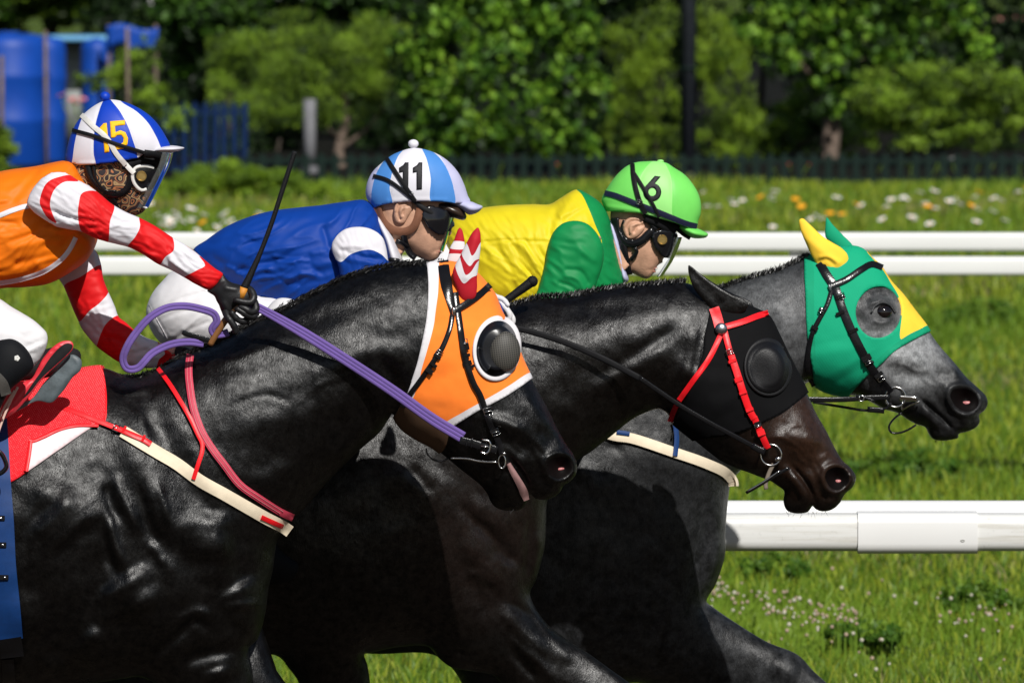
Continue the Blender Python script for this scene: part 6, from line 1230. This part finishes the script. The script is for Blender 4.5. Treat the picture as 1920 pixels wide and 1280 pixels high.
def beam(mb, x0, x1, yc, zc, dy, dz, rnd=.3, m=0):
    """rail with a rounded section running along x"""
    prof = []; r = rnd*dz
    for (cy, cz, a0) in ((-dy/2+r, dz/2-r, 90), (-dy/2+r, -dz/2+r, 180), (dy/2-r, -dz/2+r, 270), (dy/2-r, dz/2-r, 0)):
        for k in range(5):
            a = math.radians(a0+k*22.5); prof.append((yc+cy+r*math.cos(a), zc+cz+r*math.sin(a)))
    K = len(prof); xs = np.linspace(x0, x1, 2); V = [(x, y, z) for x in xs for y, z in prof]
    F = [(j, (j+1)%K, K+(j+1)%K, K+j) for j in range(K)]+[tuple(range(K-1,-1,-1)), tuple(range(K,2*K))]
    mb.add(V, F, m)
YR = 27.75
rail = thing('running_rail', 'thick white plastic running rail close behind the horses', 'rail', (0,YR,0), 'white rails')
x_s0, x_s1 = xat(1608,YR), xat(1832,YR); zb, zt = zat(1031,YR), zat(962,YR)
for (a, b_) in ((-9,x_s0+.02),(x_s1-.02,9)):
    mb = MB(); beam(mb, a, b_, YR, (zb+zt)/2, .12, zt-zb, .28); mb.build('beam', M['rail_grime'], rail, sharp=35)
mb = MB(); beam(mb, x_s0, x_s1, YR, (zb+zt)/2-.001, .13, zt-zb+.012, .26); mb.build('joint_sleeve', M['rail_white'], rail, sharp=35)
zt2 = zat(938,YR+.12); mb = MB(); beam(mb, -9, 9, YR+.12, zt2-.045, .08, .09, .4); mb.build('upper_beam', M['rail_white'], rail, sharp=35)
c = PV(1805,1013,YR-.066); mb = MB(); mb.ring((c.x,c.y,c.z), .0055, .0012, 14, 6, ry=.0025); mb.build('rivet', plain('grey_rivet', (.35,.35,.33), .5), rail)
for u in (-470, 965, 2330):
    mb = MB(); x = xat(u,YR); mb.tube([(x,YR+.03,0),(x,YR+.03,zb+.02)], .045, 14); mb.build('post', M['rail_white'], rail)
YF = 45.0
far = thing('track_rail', 'white double rail crossing the meadow further back', 'rail', (0,YF,0), 'white rails')
for (v0, v1, nm) in ((436,470,'upper_beam'),(481,516,'lower_beam')):
    mb = MB(); z0, z1 = zat(v1,YF), zat(v0,YF); beam(mb, -12, 12, YF, (z0+z1)/2, .075, z1-z0, .2); mb.build(nm, M['rail_white'], far, sharp=40)
for u in (-490, 500, 1492, 2480):
    mb = MB(); x = xat(u,YF); mb.box((x,YF+.06,zat(450,YF)/2), (.06,.05,zat(450,YF)), None, bev=.012); mb.build('post', M['rail_white'], far, sharp=40)
    mb = MB(); q = [(xat(u+8+k*7,YF), YF+.055-k*.002, zat(446+k*10,YF)) for k in range(5)]; mb.tube(q, .035, 10); mb.build('bracket', M['rail_white'], far)

# clover heads (a mass) and single meadow flowers
def heads(n, us, vs, z, r, seed):
    rg = np.random.default_rng(seed); mb = MB()
    for i in range(n):
        u = rg.uniform(*us); t = (u-us[0])/(us[1]-us[0]); v = rg.normal(vs[0]*(1-t)+vs[1]*t, 16)
        zz = z*rg.uniform(.7,1.2); Y = 18500*(CAM_H-zz)/(v+330); x = (u-960)/18500*Y
        mb.ball((x, Y, zz), r*rg.uniform(.6,1.15), 6, int(rg.random() < .6)); mb.add([(x-.0025,Y,0),(x+.0025,Y,0),(x,Y,zz)], [(0,1,2)], 2)
    return mb
mb = heads(120, (1330,1620), (1108,1170), .16, .0075, 5)
for (n, us, vs, sd) in ((22,(1560,1940),(1090,1180),6),(10,(1330,1700),(1200,1200),7),(16,(1780,1960),(1180,1120),8),(8,(1560,1900),(1255,1250),10)):
    q = heads(n, us, vs, .15, .007, sd); o = len(mb.V); mb.V += q.V; mb.F += [[i+o for i in f] for f in q.F]; mb.M += q.M
tag(mb.build('clover', [plain('clover_white', (.44,.41,.32), .8, bump=0), plain('clover_pink', (.34,.25,.18), .8, bump=0), GR[0]]), 'pale clover heads scattered through the grass under the rail', 'clover', kind='stuff')
M['petal_white'] = plain('white_petal', (.78,.77,.76), .7, bump=0, var=.03); M['petal_yellow'] = plain('yellow_petal', (.80,.36,.006), .7, bump=0); M['petal_red'] = plain('red_petal', (.60,.02,.02), .7, bump=0); M['petal_pink'] = plain('pink_petal', (.60,.20,.20), .7, bump=0)
def flower_mesh(name, mat, r, h):
    mb = MB(); mb.tube([(0,0,0),(.006,0,h*.5),(0,0,h)], .005, 5, 1)
    for k in range(9):
        a = k*2*math.pi/9; R_ = Matrix.Rotation(a,3,'Z') @ Matrix.Rotation(-.35,3,'Y'); mb.ball(tuple(Vector((0,0,h))+R_@Vector((r*.55,0,0))), (r*.48,r*.22,r*.12), 6, 0, R_)
    mb.ball((0,0,h+r*.1), (r*.34,r*.34,r*.24), 8, 0 if mat is not M['petal_white'] else 2); return mesh_data(name, mb.V, mb.F, [mat, GR[0], M['petal_yellow']], mb.M)
fm = {k: flower_mesh('flower', M['petal_'+k], r, h) for k, r, h in (('white',.034,.27),('yellow',.034,.27),('red',.032,.24),('pink',.04,.3))}
def flower(kind, u, v, label, group, sc=1.0, Y=None):
    zz = .27*sc; Y = Y or 18500*(CAM_H-zz)/(v+330); o = bpy.data.objects.new('flower', fm[kind]); z0 = float(P(u,v,Y)[2])-zz
    o.location = ((u-960)/18500*Y, Y, max(0,z0)); o.scale = (sc,)*3; o.rotation_euler = (random.uniform(.2,.6), random.uniform(-.3,.3), random.uniform(0,6)); link(o); tag(o, label, 'flower', group); return o
rg = random.Random(4)
W = cv('N',[(155,1155),(247,1125),(280,1145),(338,1110),(1160,1100),(1195,1115),(1285,1095),(1305,1080),(1345,1065),(1372,1125),(1420,1160),(1470,1120),(1560,1155),(1665,1175),(1685,1100),(1818,1100),(772,1210),(835,1230),(1275,1215),(1355,1225),(180,1065),(495,1065),(1905,1060),(1210,1145),(1200,1205)])
for u, v in W+[(rg.uniform(1320,1915), rg.uniform(360,425)) for _ in range(14)]: flower('white', u, v, 'white daisy in the meadow before the dark green fence', 'white daisies right of the green cap', rg.uniform(.8,1.15))
for u, v in cv('N',[(535,1080),(595,1108),(675,1130),(907,1140),(828,1185),(905,1200),(1523,1125),(1613,1077),(1350,1150),(1905,1040)]): flower('yellow', u, v, 'orange yellow flower in the meadow before the dark green fence', 'yellow flowers right of the green cap', rg.uniform(.95,1.2))
for u, v in [(rg.uniform(285,480), rg.gauss(402,12)) for _ in range(26)]: flower('white', u, v, 'white daisy between the caps of the first two jockeys', 'white daisies left of the blue shirt', rg.uniform(.8,1.2))
for u, v in ((497,400),(563,395),(420,405)): flower('yellow', u, v, 'yellow flower above the back of the blue shirt', 'yellow flowers left of the blue shirt', 1.1)
for u, v in cv('N',[(1065,985),(1130,985),(1135,1015),(1215,960),(1220,1000),(1290,980),(1390,970),(1470,945),(1545,890),(1548,995),(1628,960),(1702,980),(1825,1005),(1900,1000),(1885,885)]): flower('white', u, v, 'white flower seen between the pickets of the dark fence', 'white flowers behind the green fence', .72, 82.6)
for u, v in cv('N',[(405,985),(555,995),(645,980),(635,1015)])+[(931,328),(955,322),(1055,330)]: flower('red', u, v, 'red flower seen between the pickets of the dark fence', 'red flowers behind the green fence', .75, 82.6)
for u, v in ((135,185),(150,190),(140,198),(158,186)): flower('pink', u, v, 'pink blossom beside the blue tank', 'pink blossoms', 1.1, 85.5)

# dark green picket fence, blue picket fence
def picket_mesh(name, w, h, mat):
    mb = MB(); a = w/2; mb.add([(-a,-.01,0),(a,-.01,0),(a,-.01,h-w*.5),(a*.5,-.01,h),(-a*.5,-.01,h),(-a,-.01,h-w*.5)]+[(-a,.01,0),(a,.01,0),(a,.01,h-w*.5),(a*.5,.01,h),(-a*.5,.01,h),(-a,.01,h-w*.5)],
        [(0,1,2,3,4,5),(11,10,9,8,7,6)]+[(i,i+6,(i+1)%6+6,(i+1)%6) for i in range(6)]); return mesh_data(name, mb.V, mb.F, mat, None, False)
def pickets(root, pm, x0, x1, step, Y, z, railz, mat, w=.04):
    x = x0
    while x < x1:
        o = bpy.data.objects.new('picket', pm); o.location = (x+random.uniform(-.006,.006), Y, z); o.rotation_euler = (0, random.uniform(-.02,.02), 0); link(o, root); x += step
    for rz in railz:
        mb = MB(); mb.box(((x0+x1)/2, Y+.025, rz), (x1-x0, .024, w), None); mb.build('cross_rail', mat, root, smooth=False)
M['fence_green'] = plain('dark_green_paint', (.004,.013,.010), .6, .15, scale=10, bump=.1); M['fence_blue'] = plain('blue_fence_paint', (.0008,.013,.058), .6, .15, scale=8)
gf = thing('picket_fence', 'low dark green picket fence along the meadow edge', 'fence', (0,82.4,0))
pickets(gf, picket_mesh('picket', .056, zat(288,82.4), M['fence_green']), xat(440,82.4), xat(1990,82.4), .121, 82.4, 0, (zat(302,82.4), zat(338,82.4)), M['fence_green'])
bf = thing('picket_fence', 'blue slatted fence behind the blue and white cap', 'fence', (xat(370,85),85,0))
pickets(bf, picket_mesh('picket', .050, zat(192,85), M['fence_blue']), xat(292,85), xat(462,85), .085, 85, 0, (zat(210,85), zat(318,85)), M['fence_blue'])

# ================================================================== shrubs and trees
def crown(root, clumps, n, leaf, mats, seed, aspect=.55, upward=.0, shell=.55, name='crown', fold=True):
    """leaf-sized faces spread through uneven clumps; clumps = (u, v, Y, ru, rv, ry) in photo pixels / metres"""
    rg = np.random.default_rng(seed); V = []; F = []; K = []
    big = clumps; clumps = []          # break every mass into smaller tufts so that light and dark clumps form
    for (u, v, Y, ru, rv, ry) in big:
        clumps.append((u, v, Y, ru*.55, rv*.55, ry*.55))
        for _ in range(11):
            d = rg.normal(size=3); d /= np.linalg.norm(d); d[1] = -abs(d[1])*.8; k = rg.uniform(.18,.40)
            clumps.append((u+d[0]*ru*.82, v-d[2]*rv*.82, Y+d[1]*ry*.82, ru*k, rv*k*rg.uniform(.7,1.1), ry*k))
    vol = np.array([(c[3]*c[4])**.8 for c in clumps], float); cnt = (vol/vol.sum()*n).astype(int); o = 0
    for (u, v, Y, ru, rv, ry), k in zip(clumps, cnt):
        s_ = Y/FPX; d = rg.normal(size=(k,3)); d /= np.linalg.norm(d,axis=1)[:,None]; rad = (shell+(1-shell)*rg.random(k))**.7
        lump = 1+.22*np.sin(d[:,0]*7+d[:,2]*5+seed)+.14*np.sin(d[:,1]*11-d[:,2]*9+u)
        c0 = P(u, v, Y); p = c0+d*np.array([ru*s_, ry, rv*s_])*(rad*lump)[:,None]
        ax = rg.normal(size=(k,3)); ax[:,2] += upward; ax += d*.4; ax /= np.linalg.norm(ax,axis=1)[:,None]
        nn = d*.8+rg.normal(size=(k,3))*.7; nn -= (nn*ax).sum(1)[:,None]*ax; nn /= np.linalg.norm(nn,axis=1)[:,None]; sd = np.cross(ax, nn)
        L_ = leaf*rg.uniform(.6,1.4,k)[:,None]; w = L_*aspect*.5
        q = np.stack([p-ax*L_*.5, p+sd*w+nn*L_*.06, p+ax*L_*.5, p-sd*w+nn*L_*.06],1); V.append(q.reshape(-1,3))
        i = (np.arange(k)*4)[:,None]+o; F.append(np.concatenate([i+np.array([[0,1,2]]), i+np.array([[0,2,3]])],1).reshape(-1,3)); o += 4*k
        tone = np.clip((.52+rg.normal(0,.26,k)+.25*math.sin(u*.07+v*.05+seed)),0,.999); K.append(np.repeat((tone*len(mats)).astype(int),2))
    ok = np.vstack(V); ok[:,2] = np.maximum(ok[:,2], .01)
    return mesh_obj(name, ok, np.vstack(F), mats, root, np.concatenate(K), smooth=False)
def trunk(root, pts, r, mat, name='trunk', branches=()):
    mb = MB(); q = smooth_path([(*p,) for p in pts], 6); Vw = P(q[:,0], q[:,1], q[:,2]); rr = np.interp(np.linspace(0,1,len(q)), np.linspace(0,1,len(r)), r); mb.tube(Vw.tolist(), list(rr), 10); o = mb.build(name, mat, root)
    for bp, br_ in branches:
        mb = MB(); q = smooth_path([(*p,) for p in bp], 6); Vw = P(q[:,0], q[:,1], q[:,2]); mb.tube(Vw.tolist(), list(np.linspace(br_, br_*.4, len(q))), 8); mb.build('limb', mat, root)
    return o
def rclumps(seed, n, us, vs, Ys, r, ry=.3, sq=.8):
    rg = random.Random(seed); return [(rg.uniform(*us), rg.uniform(*vs), rg.uniform(*Ys), rr, rr*sq, ry*rr/r[1]) for rr in [rg.uniform(*r) for _ in range(n)]]
M['bark'] = plain('bark', (.055,.045,.036), .9, .2, scale=25, var=.4, bump=.6, bdist=.01); M['bark_pale'] = plain('pale_bark', (.16,.12,.095), .9, .2, scale=25, var=.4, bump=.6, bdist=.01)
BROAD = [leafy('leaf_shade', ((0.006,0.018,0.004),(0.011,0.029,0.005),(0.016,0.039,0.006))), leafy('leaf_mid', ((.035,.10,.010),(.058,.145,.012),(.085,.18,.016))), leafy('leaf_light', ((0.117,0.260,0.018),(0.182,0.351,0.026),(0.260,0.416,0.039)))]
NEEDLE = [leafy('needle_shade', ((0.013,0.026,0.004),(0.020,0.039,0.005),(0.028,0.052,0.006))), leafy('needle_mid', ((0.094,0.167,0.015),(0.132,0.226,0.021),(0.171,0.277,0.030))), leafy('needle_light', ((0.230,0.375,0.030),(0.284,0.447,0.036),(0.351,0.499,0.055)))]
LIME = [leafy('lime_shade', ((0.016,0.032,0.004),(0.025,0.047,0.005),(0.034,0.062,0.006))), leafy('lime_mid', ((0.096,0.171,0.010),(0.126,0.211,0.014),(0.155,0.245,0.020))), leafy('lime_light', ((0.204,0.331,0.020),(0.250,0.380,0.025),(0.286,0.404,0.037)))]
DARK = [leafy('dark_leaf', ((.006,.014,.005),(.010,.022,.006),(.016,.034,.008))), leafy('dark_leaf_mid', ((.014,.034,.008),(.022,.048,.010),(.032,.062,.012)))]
def tree(name, label, u, v0, Y): return thing(name, label, 'tree' if 'tree' in name else 'shrub', PV(u, v0, Y))
gv = lambda Y: -330+18500*CAM_H/Y
r_ = tree('dark_hedge', 'dark hedge closing the view behind the shrubs', 960, gv(97), 97)
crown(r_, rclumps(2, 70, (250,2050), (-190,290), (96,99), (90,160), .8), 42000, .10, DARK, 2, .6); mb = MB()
for k in range(14):
    mb = MB(); mb.tube([PV(300+k*125,gv(98),98), PV(310+k*125,60,98)], .03, 6); mb.build('stem', M['bark'], r_)
for k, (ua, ub, lb) in enumerate(((280,760,'dark undergrowth behind the blue fence and conifer shrub'), (760,1300,'dark undergrowth under the leafy tree'), (1300,1960,'dark undergrowth behind the fence at the right'))):
    r_ = tree('undergrowth_shrub', lb, (ua+ub)/2, gv(90), 90)
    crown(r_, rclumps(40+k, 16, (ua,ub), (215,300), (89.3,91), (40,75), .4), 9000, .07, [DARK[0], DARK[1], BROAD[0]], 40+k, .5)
    trunk(r_, [((ua+ub)/2,gv(90),90),((ua+ub)/2+5,260,90)], [.02,.012], M['bark'])
r_ = tree('conifer_shrub', 'olive green feathery conifer shrub right of the blue fence', 600, gv(86), 86)
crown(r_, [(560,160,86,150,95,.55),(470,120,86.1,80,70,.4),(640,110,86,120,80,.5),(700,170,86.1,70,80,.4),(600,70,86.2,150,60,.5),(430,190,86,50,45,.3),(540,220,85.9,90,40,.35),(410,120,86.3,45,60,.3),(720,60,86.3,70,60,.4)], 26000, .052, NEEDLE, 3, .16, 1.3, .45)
trunk(r_, [(640,gv(86),86),(635,280,86),(650,220,86),(640,150,86)], [.05,.04,.03,.02], M['bark_pale'], branches=[([(636,280,86),(690,240,85.9),(720,200,85.9)], .022), ([(640,260,86),(600,230,85.9),(560,190,86)], .02)])
r_ = tree('broadleaf_tree', 'leafy green tree with dark trunk between the second and third jockeys', 850, gv(85), 85)
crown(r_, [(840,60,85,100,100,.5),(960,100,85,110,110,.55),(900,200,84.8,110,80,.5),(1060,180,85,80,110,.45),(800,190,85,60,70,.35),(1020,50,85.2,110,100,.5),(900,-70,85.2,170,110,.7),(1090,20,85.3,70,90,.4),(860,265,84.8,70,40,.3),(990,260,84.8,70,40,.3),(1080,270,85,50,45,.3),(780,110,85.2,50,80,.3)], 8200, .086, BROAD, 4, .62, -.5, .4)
trunk(r_, [(842,gv(85),85.1),(845,260,85.1),(835,180,85.1),(850,60,85.1),(880,-80,85.1)], [.065,.055,.05,.04,.03], plain('dark_bark', (.015,.013,.012), .9, .2), branches=[([(838,200,85.1),(900,120,85),(980,60,85)], .03), ([(840,160,85.1),(790,90,85),(770,20,85)], .025)])
r_ = tree('lime_shrub', 'yellow green feathery shrub left of the lamp post', 1220, gv(86), 86)
crown(r_, [(1210,60,86,80,90,.45),(1230,160,86,80,100,.5),(1180,230,86,60,70,.35),(1350,160,86.2,70,110,.45),(1390,240,86,45,60,.3),(1340,60,86.4,60,80,.35),(1250,270,86,90,45,.4),(1370,290,85.8,60,28,.3)], 16000, .052, LIME, 5, .2, 1.3, .45)
trunk(r_, [(1235,gv(86),86.1),(1228,260,86.1),(1240,120,86.1)], [.04,.03,.02], M['bark'])
r_ = tree('broadleaf_tree', 'large overhanging tree with bright leaves at the top right', 1560, gv(87), 87)
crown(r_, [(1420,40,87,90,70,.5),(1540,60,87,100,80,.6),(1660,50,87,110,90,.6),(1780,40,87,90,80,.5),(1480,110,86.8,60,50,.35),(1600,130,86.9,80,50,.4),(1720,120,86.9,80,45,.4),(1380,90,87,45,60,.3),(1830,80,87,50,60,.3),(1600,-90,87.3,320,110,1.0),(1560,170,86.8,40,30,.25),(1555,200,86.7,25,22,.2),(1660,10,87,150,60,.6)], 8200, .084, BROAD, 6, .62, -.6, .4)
trunk(r_, [(1552,gv(87),87.1),(1558,260,87.1),(1562,160,87.1),(1580,20,87.1),(1600,-120,87.1)], [.085,.075,.07,.06,.04], M['bark_pale'], branches=[([(1562,170,87.1),(1640,90,87),(1720,40,87)], .035), ([(1560,180,87.1),(1490,110,87),(1430,60,87)], .03)])
r_ = tree('round_shrub', 'broad clipped green shrub behind the fence at the right edge', 1760, gv(86), 86)
crown(r_, [(1680,180,86,90,55,.5),(1780,160,86,100,55,.55),(1880,165,86,90,60,.5),(1720,235,86,110,45,.5),(1850,240,86,100,45,.5),(1640,220,86,50,60,.35),(1950,220,86,60,80,.4)], 20000, .050, NEEDLE, 7, .3, .9, .5)
trunk(r_, [(1700,gv(86),86.2),(1705,280,86.2),(1740,200,86.2)], [.04,.03,.02], M['bark'], branches=[([(1860,gv(86),86.2),(1850,280,86.2),(1830,210,86.2)], .03)])
r_ = tree('twiggy_shrub', 'sparse greyish shrub under the large tree', 1470, gv(88), 88)
crown(r_, [(1470,230,88,55,50,.35),(1500,190,88,40,40,.3),(1440,270,88,40,35,.3),(1600,260,88,45,40,.3)], 3800, .05, NEEDLE, 8, .3, .3, .3)
trunk(r_, [(1470,gv(88),88),(1468,270,88),(1490,210,88)], [.02,.016,.01], M['bark_pale'], branches=[([(1468,280,88),(1520,262,88),(1545,250,88)], .012)])
r_ = tree('dark_tree', 'dark leafy tree behind the conifer shrub', 420, gv(93), 93)
crown(r_, [(430,10,93,140,80,.8),(340,80,93,60,60,.4),(560,0,93,120,60,.7),(330,-40,93,120,60,.6),(700,-20,93,120,70,.6)], 15000, .085, [BROAD[0], DARK[1], BROAD[1]], 9, .6)
trunk(r_, [(420,gv(93),93.1),(425,160,93.1),(430,10,93.1)], [.08,.07,.05], M['bark'])
r_ = tree('pale_tree', 'pale green blurred tree above the blue tanks', 100, gv(115), 115)
crown(r_, [(60,0,115,120,60,.9),(180,20,115,110,50,.8),(-40,20,115,100,60,.8),(120,-60,115,200,70,1.2),(250,-10,115,70,50,.6)], 13000, .10, [BROAD[1], LIME[0], LIME[1]], 10, .5)
trunk(r_, [(90,gv(115),115.2),(95,60,115.2),(100,0,115.2)], [.10,.09,.07], M['bark'])
r_ = tree('low_shrub', 'thin olive shrub in front of the blue tanks', 260, gv(84.5), 84.5)
crown(r_, [(245,130,84.5,50,40,.3),(215,150,84.5,45,30,.25),(290,190,84.5,45,35,.3),(170,150,84.6,30,25,.2),(280,100,84.6,30,40,.2),(330,215,84.6,40,30,.25)], 4200, .045, NEEDLE, 11, .3, .4, .3)
trunk(r_, [(240,gv(84.5),84.5),(238,250,84.5),(240,60,84.5)], [.02,.018,.012], M['bark_pale'])
r_ = tree('round_shrub', 'bright green rounded bush at the left edge before the blue tank', 5, gv(83.5), 83.5)
crown(r_, [(-5,300,83.5,45,55,.3),(-20,265,83.5,40,40,.3)], 7000, .04, LIME, 12, .4); trunk(r_, [(0,gv(83.5),83.5),(0,320,83.5)], [.02,.015], M['bark'])
r_ = tree('low_shrub', 'green leafy bushes in the grass between first and second caps', 500, gv(79), 79)
crown(r_, [(350,345,79,60,40,.3),(450,338,79,70,42,.35),(540,352,79,70,36,.35),(620,372,79,50,22,.3),(400,380,78.8,60,20,.3),(300,365,79,40,30,.3)], 15000, .045, [NEEDLE[1], LIME[1], LIME[2]], 13, .35, .8); trunk(r_, [(480,gv(79),79),(480,360,79)], [.012,.008], M['bark'])

for k, (u, v, ru, rv, n_, lb) in enumerate(WEEDS):
    Yw = 18500*(CAM_H-.06)/(v+330); r_ = thing('weed_patch', lb, 'weeds', PV(u, gv(Yw), Yw)); crown(r_, [(u-ru*.4,v,Yw,ru*.5,rv*.8,.35),(u+ru*.1,v-4,Yw+.2,ru*.5,rv,.35),(u+ru*.55,v+3,Yw-.1,ru*.4,rv*.7,.3)], n_, .034, [BROAD[1], GR[2], GR[0]], 60+k, .45, .9, .2, 'leaves')
    mb = MB()
    for q in range(9): x = random.uniform(-ru,ru); mb.tube([PV(u+x, gv(Yw), Yw), PV(u+x*1.1, v-rv*.6, Yw)], .004, 5)
    mb.build('stems', GR[0], r_)['kind'] = 'stuff'
# ================================================================== things behind the meadow
M['tank_blue'] = plain('blue_plastic', (.003,.048,.30), .5, .3, scale=6, var=.12, bump=.1); M['pale_blue'] = plain('pale_blue_sheet', (.10,.30,.52), .6, scale=6)
def tank(u0, u1, v0, Y, label, mat):
    x = (xat(u0,Y)+xat(u1,Y))/2; r = (xat(u1,Y)-xat(u0,Y))/2; h = zat(v0,Y); t = thing('water_tank', label, 'tank', (x,Y,0), 'blue plastic tanks'); prof = [(0,.96),(.02,1),(.30,1),(.32,1.03),(.36,1.03),(.38,1),(.64,1),(.66,1.03),(.70,1.03),(.72,1),(.90,1),(.955,.95),(.985,.84),(1,.66)]
    n = 28; V = []; F = []
    for z, k in prof:
        for j in range(n): a = 2*math.pi*j/n; V.append((x+r*k*math.cos(a), Y+r*k*math.sin(a), z*h))
    for i in range(len(prof)-1):
        for j in range(n): F.append((i*n+j, i*n+(j+1)%n, (i+1)*n+(j+1)%n, (i+1)*n+j))
    F.append(tuple(range((len(prof)-1)*n, len(prof)*n))); mesh_obj('barrel', V, F, mat, t, sharp=50)
    mb = MB(); mb.tube([(x,Y,h-.005),(x,Y,h+.02)], r*.3, 16); mb.build('lid', mat, t, sharp=40)
tank(-60,92,64,87.0,'large blue plastic tank at the left edge of the picture', M['tank_blue'])
tank(48,125,72,87.9,'blue plastic tank beside the larger one, nearest the cap', M['tank_blue'])
tank(152,212,76,90,'smaller dark blue tank under the pale tree', M['tank_blue'])
mb = MB(); V = []; F = []; n = 12
for i in range(n+1):
    for j in range(5):
        u = 200+96*i/n; v = 50+40*j/4+4*math.sin(i*1.3)*(j/4)-6*math.sin(i*.5); V.append(P(u, v, 89.5+.03*math.sin(i*1.9+j)))
for i in range(n):
    for j in range(4): F.append((i*5+j, i*5+j+1, (i+1)*5+j+1, (i+1)*5+j))
mb.add(V, F); o = mb.build('tarp_sheet', M['tank_blue']); o.modifiers.new('t','SOLIDIFY').thickness = .01; tag(o, 'blue tarpaulin slung under the pale tree', 'tarpaulin')
sd = thing('shed_roof', 'pale blue sheet roof edge behind the blue tanks', 'roof', PV(100,gv(93),93))
mb = MB(); mb.box(tuple(PV(100,72,93)), (1.5,.6,.05), None, bev=.01); mb.build('roof_sheet', M['pale_blue'], sd)
for u in (-20, 205):
    mb = MB(); x = xat(u,93); mb.box((x,93,zat(75,93)/2), (.05,.05,zat(75,93)), None); mb.build('post', M['bark_pale'], sd)
mb = MB(); mb.box((xat(140,93.2),93.25,zat(75,93.2)/2), (.35,.04,zat(80,93.2)), None); mb.build('wall_panel', plain('grey_panel', (.32,.34,.33), .7), sd)
def stake(u, v0, Y, r, label, lean=0):
    mb = MB(); mb.tube([PV(u,gv(Y),Y), PV(u+lean*.5,(gv(Y)+v0)/2,Y), PV(u+lean,v0,Y)], [r,r*.95,r*.8], 8); o = mb.build('stake', M['bark_pale']); tag(o, label, 'stake', 'wooden stakes before the tanks')
stake(204,46,89.56,.02,'thin pole at the near corner of the blue tarpaulin'); stake(292,46,89.56,.02,'thin pole at the far corner of the blue tarpaulin, beside the white pillar')
stake(88,58,84.2,.018,'thin wooden stake standing in front of the large blue tank',-3); stake(243,52,84.2,.018,'thin wooden stake under the blue tarpaulin',-5); stake(3,105,84.2,.022,'wooden stake at the very left edge')
def post(u, w, v0, Y, mat, name, label, cat):
    t = thing(name, label, cat, PV(u,gv(Y),Y)); x = xat(u,Y); r = w*Y/FPX/2; mb = MB(); mb.tube([(x,Y,0),(x,Y,zat(v0,Y))], r, 16); mb.build('shaft', mat, t); mb = MB(); mb.tube([(x,Y,0),(x,Y,.06)], r*1.5, 16); mb.build('base', mat, t, sharp=40); return t, x
post(581,23,186,84.8,plain('grey_concrete',(.13,.13,.14),.8,scale=9,var=.35),'post','pale grey post standing behind the conifer shrub','post')
post(281,30,-60,99,plain('white_concrete',(.60,.60,.60),.8,scale=15),'post','white pillar at the top beside the blue tarpaulin','post')
lt, lx = post(1290,29,-900,83.4,plain('dark_grey_metal',(.028,.032,.042),.42,.5,.2,scale=12,var=.25),'lamp_post','dark grey metal lamp post behind the green cap','lamp post')
mb = MB(); zt = zat(-900,83.4); mb.tube([(lx,83.4,zt),(lx,83.2,zt+.25),(lx,82.8,zt+.35)], .035, 10); mb.box((lx,82.6,zt+.35), (.18,.4,.07), None, bev=.02); mb.build('lamp_head', M['fence_green'], lt)
mb = MB(); z = zat(128,83.4); mb.box((lx,83.4,z), (.15,.15,.02), None); mb.build('collar', M['fence_green'], lt)
hs = thing('house', 'small distant house with faded red roof at the top right', 'house', PV(1900,gv(140),140))
x0, x1 = xat(1845,140), xat(2010,140); z1 = zat(72,140); mb = MB(); mb.box(((x0+x1)/2,141,z1/2), (x1-x0,1.6,z1), None); mb.build('wall', plain('grey_wall',(.20,.19,.19),.8), hs)
mb = MB(); zr = zat(30,140); mb.add([(x0-.1,139.9,z1),(x1+.1,139.9,z1),(x1+.1,142.1,z1),(x0-.1,142.1,z1),(x0+.3,141,zr),(x1-.1,141,zr)], [(0,1,5,4),(1,2,5),(2,3,4,5),(3,0,4),(3,2,1,0)]); mb.build('roof', plain('faded_red_roof',(.40,.14,.13),.8), hs, smooth=False)
mb = MB(); mb.box(((x0+x1)/2-.25,140.19,z1*.6), (.3,.02,.35), None); mb.build('window', plain('dark_window',(.02,.02,.03),.2), hs)
